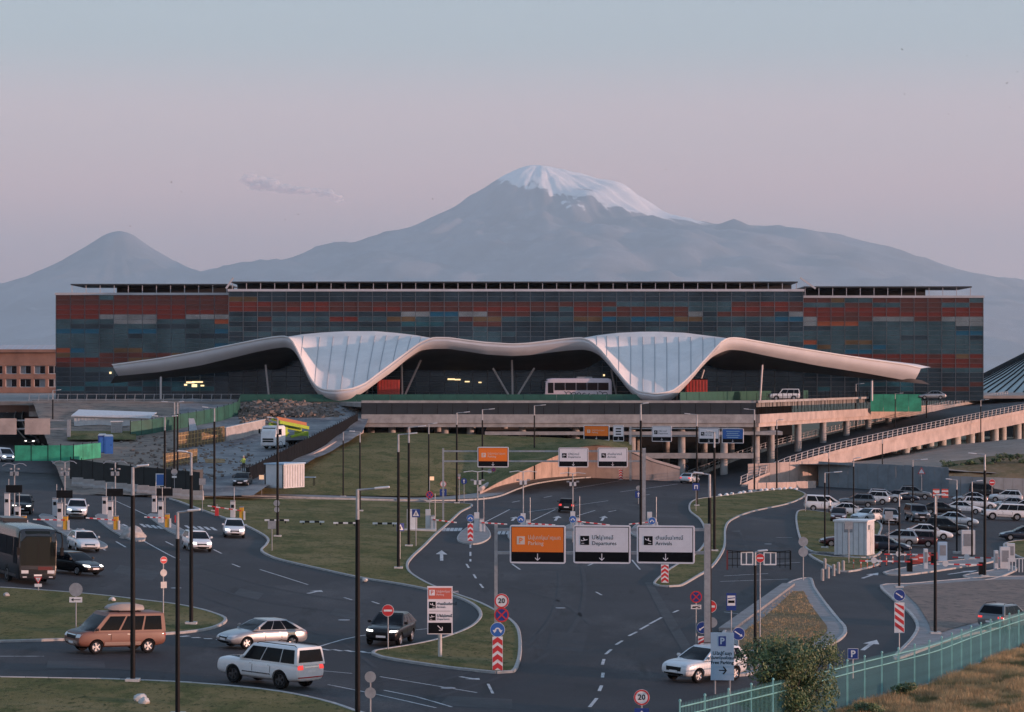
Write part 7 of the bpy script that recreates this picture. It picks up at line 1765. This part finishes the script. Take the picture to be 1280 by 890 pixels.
# ================================================================== PLANTS
M_leaf = mat('leaf_green', (.065, .105, .034), .6, var=.5, vscale=1.2); M_leaf2 = mat('leaf_pale', (.085, .120, .048), .6, var=.4, vscale=1.2); M_bark = mat('bark', (.09, .07, .055), .9, var=.3)
M_straw = mat('straw', (.50, .33, .17), .9, var=.35, vscale=.8); M_straw2 = mat('green_straw', (.15, .14, .06), .9, var=.35, vscale=.8)
def leaf_cloud(mb, c, rad, n, size, flat_=1.0):
    for _ in range(n):
        while True:
            v = Vector((random.uniform(-1, 1), random.uniform(-1, 1), random.uniform(-1, 1)))
            if v.length < 1: break
        v = v.normalized()*(v.length**.45); p = Vector(c)+Vector((v.x*rad[0], v.y*rad[1], v.z*rad[2]))
        a = Vector((random.gauss(0, 1), random.gauss(0, 1), random.gauss(0, 1))).normalized(); b = a.orthogonal().normalized(); s = size*random.uniform(.6, 1.4)
        mb.add([p-a*s, p+b*s*.42, p+a*s, p-b*s*.42], [(0, 1, 2, 3)])
random.seed(44)
def shrub(name, p, w, h, n, size, label, cat='shrub', pale=.35, group=None, blobs=16, thin=1.0):
    e = empty(name, p, 0, label, cat, group); a, b, tr = MB(), MB(), MB()
    for i in range(blobs):
        an = random.random()*6.28; rr = random.random()**.6*w*.36; z = h*random.uniform(.18, .82); sh = 1-.45*abs(z/h-.45)
        c = Vector((math.cos(an)*rr*sh, math.sin(an)*rr*sh*.8, z)); rad = (w*random.uniform(.12, .2)*thin, w*random.uniform(.12, .2)*thin, h*random.uniform(.1, .17))
        leaf_cloud(a, c, rad, int(n/blobs*(1-pale)), size); leaf_cloud(b, c+Vector((0, 0, h*.04)), rad, int(n/blobs*pale), size*.9)
        tr.tube([(0, 0, 0), (c.x*.4, c.y*.4, c.z*.5), tuple(c)], [.05, .03, .012], 5)
    tr.build('stem', M_bark, e); a.build('foliage', M_leaf, e, fix=False); b.build('pale_foliage', M_leaf2, e, fix=False)
    return e
shrub('shrub', G(990, 908), 5.8, 4.1, 22000, .075, 'big loose green shrub growing before the turquoise fence', blobs=62, pale=.45, thin=.72)
shrub('shrub', G(1132, 878), 1.5, 1.0, 1800, .07, 'low green weed bush at the foot of the turquoise fence'); shrub('shrub', G(1078, 905), 2.0, 1.0, 2000, .07, 'low dark bush on the dry hillside below the P sign')
for i in range(16):
    x = 1165+i*9+random.uniform(-3, 3); t = random.random(); q = P(x, interp([(1160, 588), (1186, 585), (1230, 576), (1340, 569)], x)+random.uniform(-2, 6), 404); q.z -= .3
    shrub('shrub', q, random.uniform(1.6, 3.2), random.uniform(.7, 1.5), 420, .13, 'green weed bush in the thicket on the mound behind the fence', group='weed bushes on the mound', blobs=6)
# turquoise picket fence
M_turq = mat('turquoise_paint', (.17, .40, .39), .5, var=.15, vscale=2)
fl = smooth_line([G(*p) for p in ((850, 948), (926, 927), (1000, 906), (1064, 886), (1120, 870), (1170, 855), (1214, 836), (1270, 814), (1330, 793))], .5)
fe = empty('picket_fence', fl[0], 0, 'turquoise steel picket fence along the dry hillside', 'fence'); fo = fl[0].copy()
acc = [0]
for a, b in zip(fl[:-1], fl[1:]): acc.append(acc[-1]+(b-a).length)
def on_fence(s):
    for i in range(len(acc)-1):
        if s <= acc[i+1]: return fl[i].lerp(fl[i+1], (s-acc[i])/(acc[i+1]-acc[i]))
    return fl[-1]
T_ = acc[-1]; FH = 2.05
pk = MB().prism([(-.008, .1), (.008, .1), (.008, FH+.02), (0, FH+.12), (-.008, FH+.02)], -.008, .008).mesh('picket'); pk.materials.append(M_turq)
SP = .15; npk = int(T_/SP); far_pk = MB()
for i in range(npk):
    q = on_fence((i+.5)*SP)-fo; px_ = CX+F*(q.x+fo.x)/(q.y+fo.y)
    if 36 <= i < 334: o = mesh_obj('picket', pk, None, fe); o.location = q
    else: far_pk.add([q+v.co for v in pk.vertices], [tuple(f.vertices) for f in pk.polygons])
far_pk.build('picket_row', M_turq, fe)['kind'] = 'stuff'
n = int(T_/2.5); ps = MB().box((0, 0, FH/2+.06), (.075, .075, FH+.2)).mesh('post'); ps.materials.append(M_turq); pc = MB().lathe([(.06, FH+.16), (.05, FH+.22), (.001, FH+.26)], n=8).mesh('post_cap'); pc.materials.append(M_turq)
for i in range(n+1):
    o = mesh_obj('post', ps, None, fe); o.location = on_fence(i*T_/n)-fo; q = mesh_obj('post_cap', pc, None, fe); q.location = o.location
for z in (.14, FH*.80, FH*.97): MB().tube([on_fence(T_*i/60)-fo+Vector((0, 0, z)) for i in range(61)], .028, 5).build('rail', M_turq, fe)
pl_ = MB().tube([on_fence(T_*i/60)+Vector((0, 0, .02)) for i in range(61)], .16, 6).build('fence_footing', M_conc); tag(pl_, 'low concrete footing under the picket fence', 'footing')
# dry hillside in front of the fence
rows = []
fpts = [on_fence(T_*i/30) for i in range(31)]
for k in range(13):
    row = []
    for p in fpts:
        u = k/12*24; q = Vector((p.x+u*.10, p.y-.35-u, 0)); q.z = gz(q.x)+.05+u*.045+.16*mnoise.noise(Vector((q.x*.5, q.y*.5, 9)))*min(1, u); row.append(q)
    rows.append(row)
hill = tag(grid_mesh(rows[::-1]).build('hillside', M_drygrass, smooth=True, fix=False), 'dry brown hillside before the turquoise fence', kind='structure')
gr1, gr2 = MB(), MB()
for i in range(52000):
    t = random.uniform(.22, .97); u = random.random()**1.2*(5 if t < .33 else 20); p = on_fence(T_*t); q = Vector((p.x+u*.1, p.y-.45-u, 0)); px_ = CX+F*q.x/q.y
    if px_ < 1030 or px_ > 1310: continue
    dens = mnoise.noise(Vector((q.x*.55, q.y*.35, 2)))
    q.z = gz(q.x)+.07+u*.045
    tgt = gr2 if dens > .22 or random.random() < .08 else gr1; hgt = random.uniform(.14, .38)*(1.25 if dens < 0 else .8)
    for _ in range(5):
        d_ = Vector((random.gauss(0, .5), random.gauss(0, .5), 1)).normalized()*hgt*random.uniform(.6, 1.2); w_ = Vector((random.uniform(-1, 1), random.uniform(-1, 1), 0)).normalized()*.012; o_ = q+Vector((random.gauss(0, .05), random.gauss(0, .05), 0))
        tgt.add([o_-w_, o_+w_, o_+d_], [(0, 1, 2)])
tag(gr1.build('dry_grass', M_straw, fix=False), 'thick straw-coloured grass on the hillside', kind='stuff'); tag(gr2.build('green_grass', M_straw2, fix=False), 'greener grass patches on the hillside', kind='stuff')
# tufts on the dry middle of the traffic island, and grass on the nearer lawns
gt = MB()
for i in range(2600):
    q = G(random.uniform(915, 1040), random.uniform(738, 838), .12); px_, py_ = CX+F*q.x/q.y, HZ-F*(q.z-H)/q.y
    cxm = interp([(738, 997), (770, 985), (800, 975), (835, 945)], py_); hwid = interp([(738, 8), (770, 36), (795, 52), (835, 10)], py_)
    if abs(px_-cxm) > hwid: continue
    for _ in range(4):
        d_ = Vector((random.gauss(0, .6), random.gauss(0, .6), 1)).normalized()*random.uniform(.08, .2); w_ = Vector((random.uniform(-1, 1), random.uniform(-1, 1), 0)).normalized()*.012; o_ = q+Vector((random.gauss(0, .05), random.gauss(0, .05), 0)); gt.add([o_-w_, o_+w_, o_+d_], [(0, 1, 2)])
tag(gt.build('dry_tufts', M_straw, fix=False), 'dry grass tufts on the paved traffic island', kind='stuff')
# white cabin in the car park
e = empty('cabin', G(1068, 694), R(-22), 'white flat-roofed cabin with a small sign in the car park', 'cabin')
MB().box((0, 0, 1.55), (2.9, 2.6, 2.9)).build('wall', M_offwhite, e); MB().box((0, 0, 3.06), (3.1, 2.8, .14)).build('roof', M_white, e); MB().box((0, 0, .06), (3.0, 2.7, .12)).build('plinth', M_conc, e); MB().box((1.5, -.6, 2.5), (.25, .5, .4)).build('air_unit', M_conc_light, e); MB().box((-.2, -1.32, 2.45), (.75, .03, .75)).build('wall_sign', M_grey, e); MB().box((1.46, .3, 1.2), (.03, .9, 2.1)).build('door', M_conc_light, e)
for i in range(6): MB().box((-1.2+i*.48, -1.31, 1.5), (.03, .03, 2.8)).build('panel_joint', M_grey, e)
# pickup on the terrace
o = make_car(SUV); o.location = P(980, 496, 440); o.location.z = DECK; o.rotation_euler = (0, 0, R(185)); tag(o, 'white off-road car on the terrace above the green hoarding', 'car')
for x, c in ((1165, 'silver'),):
    o = make_car(SEDAN); o.location = P(x, 497, 462); o.location.z = DECK; o.rotation_euler = (0, 0, R(180)); tag(o, {1075: 'white saloon on the terrace under the right canopy tip', 1165: 'silver saloon on the terrace by the terminal corner'}[x], 'car')
    for ch in o.children:
        if ch.name.split('.')[0] in ('body', 'mirror'): ch.material_slots[0].link = 'OBJECT'; ch.material_slots[0].material = M_paints[c]
# guard posts along the paved island and low concrete wall
e = empty('low_wall', G(950, 762), 0, 'low grey concrete wall along the left side of the paved island', 'wall'); a, b = G(908, 790), G(986, 733); o0 = Vector(e.location)
for i in range(8): MB().bar(a.lerp(b, i/8)-o0+Vector((0, 0, .14)), a.lerp(b, (i+.985)/8)-o0+Vector((0, 0, .14)), .9, .22).build('wall_block', M_pave, e)

# ---- birds far up in the evening air
random.seed(9)
bird_me = MB().add([(-.32, -.05, .10), (-.14, .06, .05), (0, .02, 0), (.14, .06, .05), (.32, -.05, .10), (0, -.14, .0), (0, .16, .02)], [(0, 1, 2), (1, 5, 2), (2, 3, 4), (2, 5, 3), (1, 2, 6), (2, 3, 6)]).mesh('bird'); bird_me.materials.append(M_black)
for i, (x, y) in enumerate(((214, 228), (227, 240), (163, 283), (357, 275), (372, 268), (541, 249), (832, 212), (846, 207), (1022, 96), (1034, 60), (1128, 62), (1208, 70), (1246, 88), (1258, 104), (1272, 90), (1262, 134), (1131, 118), (1186, 143))):
    o = mesh_obj('bird', bird_me, None); o.location = P(x, y, 420+random.uniform(-60, 160)); o.rotation_euler = (random.uniform(-.4, .4), random.uniform(-.5, .5), random.random()*6); tag(o, 'tiny dark bird flying in the evening sky', 'bird', 'birds in the sky')
